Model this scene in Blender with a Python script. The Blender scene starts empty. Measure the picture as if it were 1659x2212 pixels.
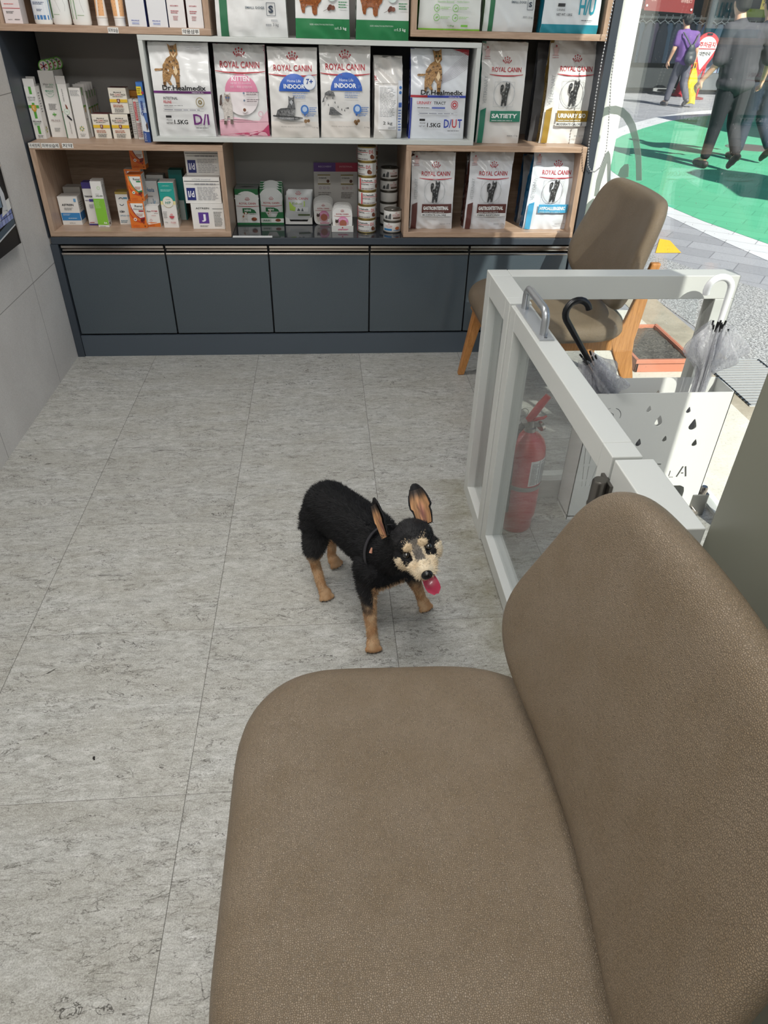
import bpy, bmesh, math, random
from math import sin, cos, pi, radians
from mathutils import Vector, Matrix, noise, geometry
random.seed(7)
S = bpy.context.scene
COL = S.collection
V = Vector

# ------------------------------------------------------------------ camera
CH = 1.40
FPX = 1487.069
PITCH, YAW, ROLL = 0.6265455, -0.0964083, 0.0274381
IW, IH = 1659.0, 2212.0


def cam_axes():
    cy, sy = cos(YAW), sin(YAW)
    r = V((cy, sy, 0)); f = V((-sy, cy, 0)); u = V((0, 0, 1))
    cp, sp = cos(PITCH), sin(PITCH)
    f2 = f * cp - u * sp; u2 = u * cp + f * sp
    cr, sr = cos(ROLL), sin(ROLL)
    return r * cr + u2 * sr, u2 * cr - r * sr, f2


CR, CU, CF = cam_axes()
cd = bpy.data.cameras.new('camera')
cam = bpy.data.objects.new('camera', cd)
COL.objects.link(cam)
m = Matrix((CR, CU, -CF)).transposed().to_4x4()
m.translation = V((0, 0, CH))
cam.matrix_world = m
cd.sensor_fit = 'VERTICAL'
cd.sensor_height = 36.0
cd.sensor_width = 27.0
cd.lens = FPX / IH * 36.0
cd.clip_start = 0.02
cd.clip_end = 200
S.camera = cam


def ray(px, py):
    return CF + CR * ((px - IW / 2) / FPX) - CU * ((py - IH / 2) / FPX)


def at_z(px, py, z):
    d = ray(px, py); return V((0, 0, CH)) + d * ((z - CH) / d.z)


def at_y(px, py, y):
    d = ray(px, py); return V((0, 0, CH)) + d * (y / d.y)


def at_x(px, py, x):
    d = ray(px, py); return V((0, 0, CH)) + d * (x / d.x)


# ------------------------------------------------------------------ light
S.view_settings.view_transform = 'Standard'
S.view_settings.look = 'None'
S.view_settings.gamma = 1.0
S.view_settings.use_curve_mapping = False
S.view_settings.exposure = 0.0
S.cycles.max_bounces = 10
S.cycles.transparent_max_bounces = 24
S.cycles.sample_clamp_indirect = 6.0
S.cycles.caustics_reflective = False
S.cycles.caustics_refractive = False
S.cycles.use_denoising = True

w = bpy.data.worlds.new('sky_world'); S.world = w
w.use_nodes = True
wn = w.node_tree.nodes; wl = w.node_tree.links
wn.clear()
sky = wn.new('ShaderNodeTexSky'); sky.sky_type = 'NISHITA'
sky.sun_disc = False
sky.sun_elevation = radians(42); sky.sun_rotation = radians(162)
sky.air_density = 1.0; sky.dust_density = 1.5
bg = wn.new('ShaderNodeBackground'); bg.inputs[1].default_value = 0.14
wo = wn.new('ShaderNodeOutputWorld')
wl.new(sky.outputs[0], bg.inputs[0]); wl.new(bg.outputs[0], wo.inputs[0])

SUN_DIR = V((-0.303 * cos(radians(42)), 0.953 * cos(radians(42)), -sin(radians(42)))).normalized()
sd = bpy.data.lights.new('sun', 'SUN'); sd.energy = 9.0; sd.angle = radians(0.6)
sd.color = (1.0, 0.95, 0.87)
so = bpy.data.objects.new('sun', sd); COL.objects.link(so)
so.location = (3, -4, 8)
so.rotation_euler = SUN_DIR.to_track_quat('-Z', 'Y').to_euler()


def area(name, loc, sx, sy, power, color, rot=(0, 0, 0), parent=None):
    ld = bpy.data.lights.new(name, 'AREA'); ld.shape = 'RECTANGLE'
    ld.size = sx; ld.size_y = sy; ld.energy = power; ld.color = color
    o = bpy.data.objects.new(name, ld); COL.objects.link(o)
    o.location = loc; o.rotation_euler = rot
    return o


CEIL = 2.55
LAMPS = [(-0.55, 2.35), (-0.15, 0.6), (-0.3, -1.3)]
LAMP_W = 24.0
LAMP_K = (0.78, 1.0, 1.1)


# ------------------------------------------------------------------ colour and materials
def lin(h):
    if isinstance(h, str):
        h = h.lstrip('#')
        c = [int(h[i:i + 2], 16) / 255 for i in (0, 2, 4)]
    else:
        c = [x / 255 for x in h]
    return tuple((x / 12.92 if x <= 0.04045 else ((x + 0.055) / 1.055) ** 2.4) for x in c) + (1.0,)


MATS = {}


def mat(hexc, rough=0.5, metal=0.0, spec=0.5, coat=0.0, key=None):
    k = (hexc if isinstance(hexc, str) else tuple(hexc), rough, metal, spec, coat)
    if k in MATS: return MATS[k]
    mm = bpy.data.materials.new('surface_' + str(len(MATS)))
    mm.use_nodes = True
    b = mm.node_tree.nodes['Principled BSDF']
    b.inputs['Base Color'].default_value = lin(hexc)
    b.inputs['Roughness'].default_value = rough
    b.inputs['Metallic'].default_value = metal
    b.inputs['Specular IOR Level'].default_value = spec
    b.inputs['Coat Weight'].default_value = coat
    # faint procedural unevenness of the finish
    n = mm.node_tree.nodes.new('ShaderNodeTexNoise'); n.inputs['Scale'].default_value = 60
    bp = mm.node_tree.nodes.new('ShaderNodeBump'); bp.inputs['Strength'].default_value = 0.04
    bp.inputs['Distance'].default_value = 0.001
    mm.node_tree.links.new(n.outputs[0], bp.inputs['Height'])
    mm.node_tree.links.new(bp.outputs[0], b.inputs['Normal'])
    MATS[k] = mm
    return mm


class NT:
    """small node-tree builder"""
    def __init__(self, name):
        self.m = bpy.data.materials.new(name); self.m.use_nodes = True
        self.t = self.m.node_tree; self.b = self.t.nodes['Principled BSDF']
        self.out = self.t.nodes['Material Output']

    def n(self, typ, **kw):
        x = self.t.nodes.new('ShaderNode' + typ)
        for k, v in kw.items():
            if k.startswith('i_'):
                kk = k[2:]
                kk = int(kk) if kk.isdigit() else kk.replace('_', ' ')
                x.inputs[kk].default_value = v
            else:
                setattr(x, k, v)
        return x

    def l(self, a, b):
        self.t.links.new(a, b)

    def math(self, op, a, b=None, c=None, clamp=False):
        x = self.n('Math', operation=op, use_clamp=clamp)
        for i, v in enumerate((a, b, c)):
            if v is None: continue
            if isinstance(v, (int, float)): x.inputs[i].default_value = v
            else: self.l(v, x.inputs[i])
        return x.outputs[0]

    def mix(self, f, a, b, blend='MIX'):
        x = self.n('Mix', data_type='RGBA', blend_type=blend)
        if isinstance(f, (int, float)): x.inputs[0].default_value = f
        else: self.l(f, x.inputs[0])
        for i, v in ((6, a), (7, b)):
            if isinstance(v, tuple): x.inputs[i].default_value = v
            else: self.l(v, x.inputs[i])
        return x.outputs[2]

    def ramp(self, f, stops, interp='LINEAR'):
        x = self.n('ValToRGB'); x.color_ramp.interpolation = interp
        e = x.color_ramp.elements
        while len(e) < len(stops): e.new(0.5)
        for i, (p, c) in enumerate(stops):
            e[i].position = p
            e[i].color = c if len(c) == 4 else tuple(c) + (1,)
        self.l(f, x.inputs[0])
        return x.outputs[0]

    def coords(self, which='Object'):
        return self.n('TexCoord').outputs[which]

    def pos(self):
        return self.n('NewGeometry').outputs['Position']

    def mapping(self, v, scale=(1, 1, 1), loc=(0, 0, 0), rot=(0, 0, 0)):
        x = self.n('Mapping'); x.inputs['Scale'].default_value = scale
        x.inputs['Location'].default_value = loc; x.inputs['Rotation'].default_value = rot
        self.l(v, x.inputs[0]); return x.outputs[0]

    def noise(self, v, scale, detail=4, rough=0.5, dist=0.0):
        x = self.n('TexNoise'); x.inputs['Scale'].default_value = scale
        x.inputs['Detail'].default_value = detail; x.inputs['Roughness'].default_value = rough
        x.inputs['Distortion'].default_value = dist
        self.l(v, x.inputs['Vector']); return x.outputs[0]

    def bump(self, h, strength=0.3, dist=0.002):
        x = self.n('Bump'); x.inputs['Strength'].default_value = strength
        x.inputs['Distance'].default_value = dist
        self.l(h, x.inputs['Height']); self.l(x.outputs[0], self.b.inputs['Normal'])
        return x


BW = lambda v: (v, v, v, 1)

# --- floor tiles
TX0, TY0, TD = -0.8375, 1.3948, 0.5036


def make_floor_mat():
    t = NT('stone_floor_tiles')
    p = t.pos()
    sx = t.n('SeparateXYZ'); t.l(p, sx.inputs[0])
    gx = t.math('DIVIDE', t.math('SUBTRACT', sx.outputs[0], TX0), TD)
    gy = t.math('DIVIDE', t.math('SUBTRACT', sx.outputs[1], TY0), TD)
    cx = t.math('FLOOR', gx); cy = t.math('FLOOR', gy)
    off = t.n('CombineXYZ')
    t.l(t.math('MULTIPLY', cx, 3.71), off.inputs[0]); t.l(t.math('MULTIPLY', cy, 1.93), off.inputs[1])
    wh = t.n('TexWhiteNoise', noise_dimensions='2D')
    cc = t.n('CombineXYZ'); t.l(cx, cc.inputs[0]); t.l(cy, cc.inputs[1]); t.l(cc.outputs[0], wh.inputs['Vector'])
    va = t.n('VectorMath', operation='ADD'); t.l(p, va.inputs[0]); t.l(off.outputs[0], va.inputs[1])
    q = va.outputs[0]
    qs = t.mapping(q, scale=(1.0, 3.0, 1.0))
    big = t.noise(qs, 3.2, 6, 0.62, 0.6)
    mid = t.noise(t.mapping(q, scale=(9, 24, 9)), 2.4, 9, 0.78, 0.5)
    fine = t.noise(t.mapping(q, scale=(26, 52, 26)), 3.0, 4, 0.7, 0.3)
    base = t.ramp(mid, [(0.30, lin('#868581')), (0.44, lin('#a8a8a4')), (0.56, lin('#bdbdba')), (0.72, lin('#d4d4d2'))])
    base = t.mix(t.ramp(big, [(0.35, BW(0.0)), (0.65, BW(0.45))]), base, lin('#9b978b'))
    base = t.mix(t.ramp(fine, [(0.3, BW(0.55)), (0.5, BW(0))]), base, lin('#87857e'))
    base = t.mix(t.ramp(fine, [(0.6, BW(0)), (0.75, BW(0.45))]), base, lin('#d9dad6'))
    # cracks: thin iso-lines of stretched noise
    def veins(scale, sy, width, thr, seed, det):
        vq = t.mapping(q, scale=(1, sy, 1), loc=(seed, seed * 2, 0))
        a = t.noise(vq, scale, det, 0.58, 0.7)
        d = t.math('ABSOLUTE', t.math('SUBTRACT', a, 0.5))
        line = t.math('SUBTRACT', 1.0, t.math('DIVIDE', d, width), clamp=True)
        msk = t.ramp(t.noise(t.mapping(q, scale=(1, 2.2, 1), loc=(seed * 5, 3, 1)), 6.5, 4, 0.6), [(thr, BW(0)), (thr + 0.08, BW(1))])
        return t.math('MULTIPLY', line, msk)
    v1 = veins(3.4, 3.3, 0.0048, 0.47, 2.3, 6)
    v2 = veins(8.0, 3.4, 0.010, 0.42, 7.1, 5)
    v3 = veins(19.0, 3.0, 0.016, 0.46, 3.7, 4)
    gr_ = t.noise(q, 330, 3, 0.8)
    base = t.mix(t.ramp(gr_, [(0.38, BW(0.42)), (0.5, BW(0))]), base, lin('#6a6862'))
    base = t.mix(t.ramp(gr_, [(0.55, BW(0)), (0.66, BW(0.4))]), base, lin('#e2e2e0'))
    base = t.mix(t.math('MULTIPLY', v3, 0.5), base, lin('#5a564c'))
    base = t.mix(t.math('MULTIPLY', v2, 0.75), base, lin('#403c34'))
    base = t.mix(t.math('MULTIPLY', v1, 1.0), base, lin('#2e2a24'))
    sp = t.ramp(t.noise(t.mapping(q, scale=(60, 110, 60)), 2.0, 3, 0.8), [(0.22, BW(0.8)), (0.34, BW(0))])
    base = t.mix(sp, base, lin('#5c574d'))
    # per tile tone
    tone = t.math('MULTIPLY_ADD', wh.outputs[0], 0.10, 0.93)
    hsv = t.n('HueSaturation'); t.l(base, hsv.inputs['Color']); t.l(tone, hsv.inputs['Value'])
    base = hsv.outputs[0]
    # joints
    fx = t.math('FRACT', gx); fy = t.math('FRACT', gy)
    ex = t.math('MINIMUM', fx, t.math('SUBTRACT', 1.0, fx)); ey = t.math('MINIMUM', fy, t.math('SUBTRACT', 1.0, fy))
    jx = t.math('LESS_THAN', ex, 0.0016); jy = t.math('LESS_THAN', ey, 0.0014)
    j = t.math('MAXIMUM', jx, t.math('MULTIPLY', jy, 0.75))
    base = t.mix(t.math('MULTIPLY', j, 0.8), base, lin('#3d3a34'))
    # old yellow-brown grime along the foot of the gate
    gxn = t.math('SUBTRACT', 1.0, t.math('DIVIDE', t.math('ABSOLUTE', t.math('SUBTRACT', sx.outputs[0], 0.47)), 0.12), clamp=True)
    gyn = t.math('MULTIPLY', t.math('GREATER_THAN', sx.outputs[1], 0.9), t.math('LESS_THAN', sx.outputs[1], 2.12))
    gr = t.math('MULTIPLY', t.math('MULTIPLY', gxn, gyn), t.ramp(t.noise(q, 9, 5, 0.6), [(0.35, BW(0.15)), (0.7, BW(0.75))]))
    base = t.mix(gr, base, lin('#6e6a52'))
    t.l(base, t.b.inputs['Base Color'])
    t.l(t.ramp(fine, [(0.3, BW(0.50)), (0.7, BW(0.36))]), t.b.inputs['Roughness'])
    t.b.inputs['Specular IOR Level'].default_value = 0.35
    h = t.math('SUBTRACT', t.math('MULTIPLY', mid, 0.6), t.math('ADD', t.math('MULTIPLY', j, 1.0), t.math('MULTIPLY', v1, 0.6)))
    t.bump(h, 0.25, 0.002)
    return t.m


M_FLOOR = make_floor_mat()


def make_leather(name, c1, c2, scale=230.0, rough=0.5):
    t = NT(name)
    p = t.coords('Object')
    wob = t.noise(p, 12, 4, 0.55)
    vm = t.n('VectorMath', operation='ADD'); nz = t.n('TexNoise'); nz.inputs['Scale'].default_value = 90
    t.l(p, nz.inputs['Vector'])
    ms = t.n('VectorMath', operation='SCALE'); ms.inputs['Scale'].default_value = 0.005
    t.l(nz.outputs['Color'], ms.inputs[0]); t.l(p, vm.inputs[0]); t.l(ms.outputs[0], vm.inputs[1])
    vo = t.n('TexVoronoi', feature='DISTANCE_TO_EDGE'); vo.inputs['Scale'].default_value = scale; vo.inputs['Randomness'].default_value = 0.72
    t.l(vm.outputs[0], vo.inputs['Vector'])
    e = t.ramp(vo.outputs['Distance'], [(0.0, BW(0)), (0.07, BW(0.55)), (0.30, BW(1))], 'EASE')
    base = t.mix(t.ramp(wob, [(0.35, BW(0)), (0.65, BW(1))]), lin(c1), lin(c2))
    base = t.mix(t.math('MULTIPLY', t.math('SUBTRACT', 1.0, e), 0.75), base, tuple(x * 0.42 for x in lin(c1)[:3]) + (1,))
    t.l(base, t.b.inputs['Base Color'])
    t.b.inputs['Roughness'].default_value = rough
    t.b.inputs['Specular IOR Level'].default_value = 0.45
    big = t.noise(p, 30, 3, 0.5)
    t.bump(t.math('ADD', e, t.math('MULTIPLY', big, 0.8)), 0.8, 0.0008)
    return t.m


M_LEATHER = make_leather('taupe_pebbled_leather', '#827361', '#7a6a56', 400, 0.42)


def make_wood(name, c1, c2, scale=1.0, rough=0.45, axis=0, contrast=1.0):
    t = NT(name)
    p = t.coords('Object')
    sc = [28.0, 28.0, 28.0]; sc[axis] = 1.6
    q = t.mapping(p, scale=tuple(s * scale for s in sc))
    a = t.noise(q, 3.0, 6, 0.65, 0.7)
    b = t.noise(t.mapping(q, scale=(3, 3, 3)), 4.0, 3, 0.6)
    base = t.mix(t.ramp(a, [(0.35, BW(0)), (0.65, BW(contrast))]), lin(c1), lin(c2))
    base = t.mix(t.ramp(b, [(0.35, BW(0.25 * contrast)), (0.55, BW(0))]), base, tuple(x * 0.6 for x in lin(c2)[:3]) + (1,))
    t.l(base, t.b.inputs['Base Color'])
    t.b.inputs['Roughness'].default_value = rough
    t.bump(a, 0.08, 0.001)
    return t.m


M_SHELFWOOD = make_wood('pale_oak_laminate', '#c0a590', '#a48872', 1.0, 0.42, 0)
M_SHELFWOODV = make_wood('pale_oak_laminate_upright', '#c0a590', '#a48872', 1.0, 0.42, 2)
M_LEG = make_wood('honey_oak_legs', '#c98f55', '#a8703a', 1.6, 0.4, 2)
M_NAVY = mat('#3b424b', 0.38, 0, 0.4)
M_GREYBOARD = mat('#c9ccc9', 0.45)
M_WHITEMETAL = mat('#c9cbc8', 0.32, 0, 0.45)
M_CHROME = mat('#b3aca6', 0.16, 1.0)
M_STEEL = mat('#9a9a98', 0.35, 1.0)
M_BLACK = mat('#0b0b0c', 0.5)
M_WHITE = mat('#f2f2f0', 0.5)


def make_gloss_navy():
    t = NT('gloss_slate_lacquer')
    p = t.pos()
    f = t.noise(p, 420, 2, 0.5)
    t.l(t.ramp(f, [(0.3, lin('#444d54')), (0.7, lin('#4c565e'))]), t.b.inputs['Base Color'])
    t.b.inputs['Roughness'].default_value = 0.14
    t.b.inputs['Specular IOR Level'].default_value = 0.6
    t.bump(t.noise(p, 9, 2, 0.5), 0.05, 0.002)
    return t.m


M_DOOR = make_gloss_navy()


def make_counter():
    t = NT('polished_dark_worktop')
    t.b.inputs['Base Color'].default_value = lin('#2c3036')
    t.b.inputs['Roughness'].default_value = 0.07
    t.b.inputs['Specular IOR Level'].default_value = 0.7
    return t.m


M_COUNTER = make_counter()


def make_walltile():
    t = NT('matte_grey_wall_tile')
    p = t.pos(); sx = t.n('SeparateXYZ'); t.l(p, sx.inputs[0])
    y = t.math('DIVIDE', t.math('SUBTRACT', sx.outputs[1], 2.345), 0.661)
    z = t.math('DIVIDE', t.math('SUBTRACT', sx.outputs[2], 0.453), 0.66)
    fy = t.math('FRACT', y); fz = t.math('FRACT', z)
    ey = t.math('MINIMUM', fy, t.math('SUBTRACT', 1.0, fy)); ez = t.math('MINIMUM', fz, t.math('SUBTRACT', 1.0, fz))
    j = t.math('MAXIMUM', t.math('LESS_THAN', ey, 0.0022), t.math('LESS_THAN', ez, 0.0022))
    a = t.noise(p, 3.0, 6, 0.6, 0.4); g = t.noise(p, 300, 2, 0.5)
    b = t.ramp(a, [(0.3, lin('#c9c5c2')), (0.7, lin('#d8d5d2'))])
    b = t.mix(t.ramp(g, [(0.35, BW(0.3)), (0.6, BW(0))]), b, lin('#a5a19e'))
    b = t.mix(t.math('MULTIPLY', j, 0.75), b, lin('#5a5753'))
    t.l(b, t.b.inputs['Base Color']); t.b.inputs['Roughness'].default_value = 0.55
    t.bump(t.math('SUBTRACT', t.math('MULTIPLY', g, 0.3), j), 0.25, 0.0015)
    return t.m


M_WALLTILE = make_walltile()


def make_glass(name, tint=(0.93, 0.97, 0.95, 1), refl=0.35, dirt=0.0, extra=0.0):
    t = NT(name)
    tr = t.n('BsdfTransparent'); tr.inputs[0].default_value = tint
    gl = t.n('BsdfGlossy'); gl.inputs['Roughness'].default_value = 0.02
    fr = t.n('Fresnel')
    t.l(t.math('MULTIPLY_ADD', t.n('NewGeometry').outputs['Backfacing'], 1 / 1.45 - 1.45, 1.45), fr.inputs[0])
    mx = t.n('MixShader')
    t.l(t.math('MULTIPLY_ADD', fr.outputs[0], 1.0, extra), mx.inputs[0])
    t.l(tr.outputs[0], mx.inputs[1]); t.l(gl.outputs[0], mx.inputs[2])
    last = mx.outputs[0]
    if dirt > 0:
        p = t.pos()
        vo = t.n('TexVoronoi'); vo.inputs['Scale'].default_value = 55
        t.l(p, vo.inputs['Vector'])
        sp = t.math('LESS_THAN', vo.outputs['Distance'], t.math('MULTIPLY', t.ramp(t.noise(p, 30, 2), [(0.5, BW(0)), (0.75, BW(0.35))]), 0.6))
        film = t.ramp(t.noise(t.mapping(p, scale=(1, 4, 1)), 5, 5, 0.6), [(0.4, BW(0)), (0.8, BW(0.010))])
        df = t.n('BsdfDiffuse'); df.inputs[0].default_value = (0.8, 0.8, 0.8, 1)
        m2 = t.n('MixShader')
        t.l(t.math('MULTIPLY', t.math('ADD', t.math('MULTIPLY', sp, 0.3), film), dirt), m2.inputs[0])
        t.l(last, m2.inputs[1]); t.l(df.outputs[0], m2.inputs[2])
        last = m2.outputs[0]
    t.l(last, t.out.inputs[0])
    return t.m


M_SHOPGLASS = make_glass('shopfront_glass', (0.96, 0.985, 0.97, 1), dirt=1.0)
M_GATEGLASS = make_glass('gate_panel_glass', (0.985, 0.995, 0.99, 1), dirt=0.6, extra=0.0)


# ------------------------------------------------------------------ objects
def setp(o, label=None, cat=None, group=None, kind=None):
    if label: o['label'] = label
    if cat: o['category'] = cat
    if group: o['group'] = group
    if kind: o['kind'] = kind
    return o


def empty(name, loc, label=None, cat=None, group=None, rz=0.0):
    o = bpy.data.objects.new(name, None)
    o.empty_display_size = 0.05
    COL.objects.link(o); o.location = loc; o.rotation_euler = (0, 0, rz)
    return setp(o, label, cat, group)


class MB:
    """collects shapes and links them as one mesh object"""
    def __init__(self):
        self.v = []; self.f = []; self.mi = []; self.ms = []; self.sm = []

    def m(self, mt):
        if mt not in self.ms: self.ms.append(mt)
        return self.ms.index(mt)

    def add(self, vs, fs, mt, smooth=False):
        b = len(self.v); k = self.m(mt)
        self.v += [tuple(x) for x in vs]
        for f in fs:
            self.f.append(tuple(i + b for i in f)); self.mi.append(k); self.sm.append(smooth)
        return self

    def box(self, x0, x1, y0, y1, z0, z1, mt, T=None):
        vs = [V((x, y, z)) for x in (x0, x1) for y in (y0, y1) for z in (z0, z1)]
        if T is not None: vs = [T @ p for p in vs]
        fs = [(0, 1, 3, 2), (4, 6, 7, 5), (0, 4, 5, 1), (2, 3, 7, 6), (0, 2, 6, 4), (1, 5, 7, 3)]
        return self.add(vs, fs, mt)

    def tube(self, pts, r, mt, n=12, caps=True, closed=False):
        pts = [V(p) for p in pts]
        rs = r if isinstance(r, (list, tuple)) else [r] * len(pts)
        vs = []; N = len(pts); prev = None
        for i, p in enumerate(pts):
            if closed: d = pts[(i + 1) % N] - pts[i - 1]
            else: d = pts[min(i + 1, N - 1)] - pts[max(i - 1, 0)]
            d.normalize()
            if prev is None:
                a = V((0, 0, 1)) if abs(d.z) < 0.9 else V((1, 0, 0))
                u = d.cross(a).normalized()
            else:
                u = (prev - d * prev.dot(d)).normalized()
            prev = u; w_ = d.cross(u)
            for k in range(n):
                an = 2 * pi * k / n
                vs.append(p + (u * cos(an) + w_ * sin(an)) * rs[i])
        fs = []
        for i in range(N if closed else N - 1):
            for k in range(n):
                a = i * n + k; b = i * n + (k + 1) % n
                j = (i + 1) % N
                fs.append((a, b, j * n + (k + 1) % n, j * n + k))
        if caps and not closed:
            fs.append(tuple(reversed(range(n)))); fs.append(tuple((N - 1) * n + k for k in range(n)))
        return self.add(vs, fs, mt, True)

    def lathe(self, prof, mt, n=32, c=(0, 0, 0), T=None, a0=0, a1=2 * pi):
        full = abs(a1 - a0 - 2 * pi) < 1e-6
        k = n if full else n + 1
        vs = []
        for (r, z) in prof:
            for i in range(k):
                a = a0 + (a1 - a0) * i / n
                p = V((c[0] + r * cos(a), c[1] + r * sin(a), c[2] + z))
                vs.append(T @ p if T is not None else p)
        fs = []
        for j in range(len(prof) - 1):
            for i in range(n):
                a = j * k + i; b = j * k + (i + 1) % k
                fs.append((a, b, b + k, a + k))
        return self.add(vs, fs, mt, True)

    def grid(self, fn, nu, nv, mt, smooth=True, closed_u=False):
        vs = [fn(i / nu, j / nv) for j in range(nv + 1) for i in range(nu if closed_u else nu + 1)]
        k = nu if closed_u else nu + 1
        fs = []
        for j in range(nv):
            for i in range(nu):
                a = j * k + i; b = j * k + (i + 1) % k
                fs.append((a, b, b + k, a + k))
        return self.add(vs, fs, mt, smooth)

    def prism(self, pts, fn0, fn1, mt, smooth=False):
        """2d polygon extruded between two maps"""
        n = len(pts)
        vs = [fn0(*p) for p in pts] + [fn1(*p) for p in pts]
        tri = geometry.tessellate_polygon([[V((p[0], p[1], 0)) for p in pts]])
        fs = [tuple(t) for t in tri] + [tuple(i + n for i in reversed(t)) for t in tri]
        fs += [(i, (i + 1) % n, (i + 1) % n + n, i + n) for i in range(n)]
        return self.add(vs, fs, mt, smooth)

    def sphere(self, c, r, mt, n=16, sc=(1, 1, 1), T=None):
        prof = [(sin(pi * j / n) + 1e-5, -cos(pi * j / n)) for j in range(n + 1)]
        vs = []
        for (rr, z) in prof:
            for i in range(n * 2):
                a = pi * i / n
                p = V((rr * cos(a) * r * sc[0], rr * sin(a) * r * sc[1], z * r * sc[2]))
                if T is not None: p = T @ p
                vs.append(p + V(c))
        k = n * 2; fs = []
        for j in range(n):
            for i in range(k):
                a = j * k + i; b = j * k + (i + 1) % k
                fs.append((a, b, b + k, a + k))
        return self.add(vs, fs, mt, True)

    def build(self, name, parent=None, loc=None, label=None, cat=None, group=None, kind=None, bevel=0, seg=2, subsurf=0, recalc=True):
        me = bpy.data.meshes.new(name)
        me.from_pydata(self.v, [], self.f)
        for mt in self.ms: me.materials.append(mt)
        me.polygons.foreach_set('material_index', self.mi)
        me.polygons.foreach_set('use_smooth', self.sm)
        if recalc:
            bm = bmesh.new(); bm.from_mesh(me)
            bmesh.ops.recalc_face_normals(bm, faces=bm.faces)
            bm.to_mesh(me); bm.free()
        if loc is not None:
            me.transform(Matrix.Translation(-V(loc)))
        me.update()
        if any(self.sm): me.set_sharp_from_angle(angle=radians(42))
        o = bpy.data.objects.new(name, me); COL.objects.link(o)
        if loc is not None: o.location = loc
        if parent is not None:
            o.parent = parent
        setp(o, label, cat, group, kind)
        if bevel:
            b = o.modifiers.new('bevel', 'BEVEL'); b.width = bevel; b.segments = seg
            b.limit_method = 'ANGLE'; b.angle_limit = radians(40)
        if subsurf:
            s = o.modifiers.new('smooth', 'SUBSURF'); s.levels = subsurf; s.render_levels = subsurf
        return o


def local(parent, p):
    """world point in the frame of an unscaled parent empty"""
    return parent.matrix_basis.inverted() @ V(p)


def dup(o, loc=None, rz=None, label=None, group=None, parent=None):
    c = o.copy(); COL.objects.link(c)
    if parent is not None: c.parent = parent
    if loc is not None: c.location = loc
    if rz is not None: c.rotation_euler = (0, 0, rz)
    if label: c['label'] = label
    if group: c['group'] = group
    for ch in list(o.children):
        dup(ch, parent=c)
    return c


# ------------------------------------------------------------------ lettering
TXT = {}


def text_mesh(s, bold=0.0):
    k = (s, bold)
    if k in TXT: return TXT[k]
    cu = bpy.data.curves.new('lettering', 'FONT'); cu.body = s
    cu.resolution_u = 2; cu.offset = bold
    o = bpy.data.objects.new('lettering', cu); COL.objects.link(o)
    dg = bpy.context.evaluated_depsgraph_get(); dg.update()
    me = bpy.data.meshes.new_from_object(o.evaluated_get(dg))
    vs = [(v.co.x, v.co.y) for v in me.vertices]
    fs = [tuple(p.vertices) for p in me.polygons]
    bpy.data.objects.remove(o); bpy.data.curves.remove(cu); bpy.data.meshes.remove(me)
    if vs:
        x0 = min(v[0] for v in vs); x1 = max(v[0] for v in vs); y0 = min(v[1] for v in vs); y1 = max(v[1] for v in vs)
        vs = [((x - x0) / (x1 - x0 + 1e-9), (y - y0) / (y1 - y0 + 1e-9)) for x, y in vs]
        asp = (x1 - x0) / (y1 - y0 + 1e-9)
    else: asp = 1
    TXT[k] = (vs, fs, asp)
    return TXT[k]


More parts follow.
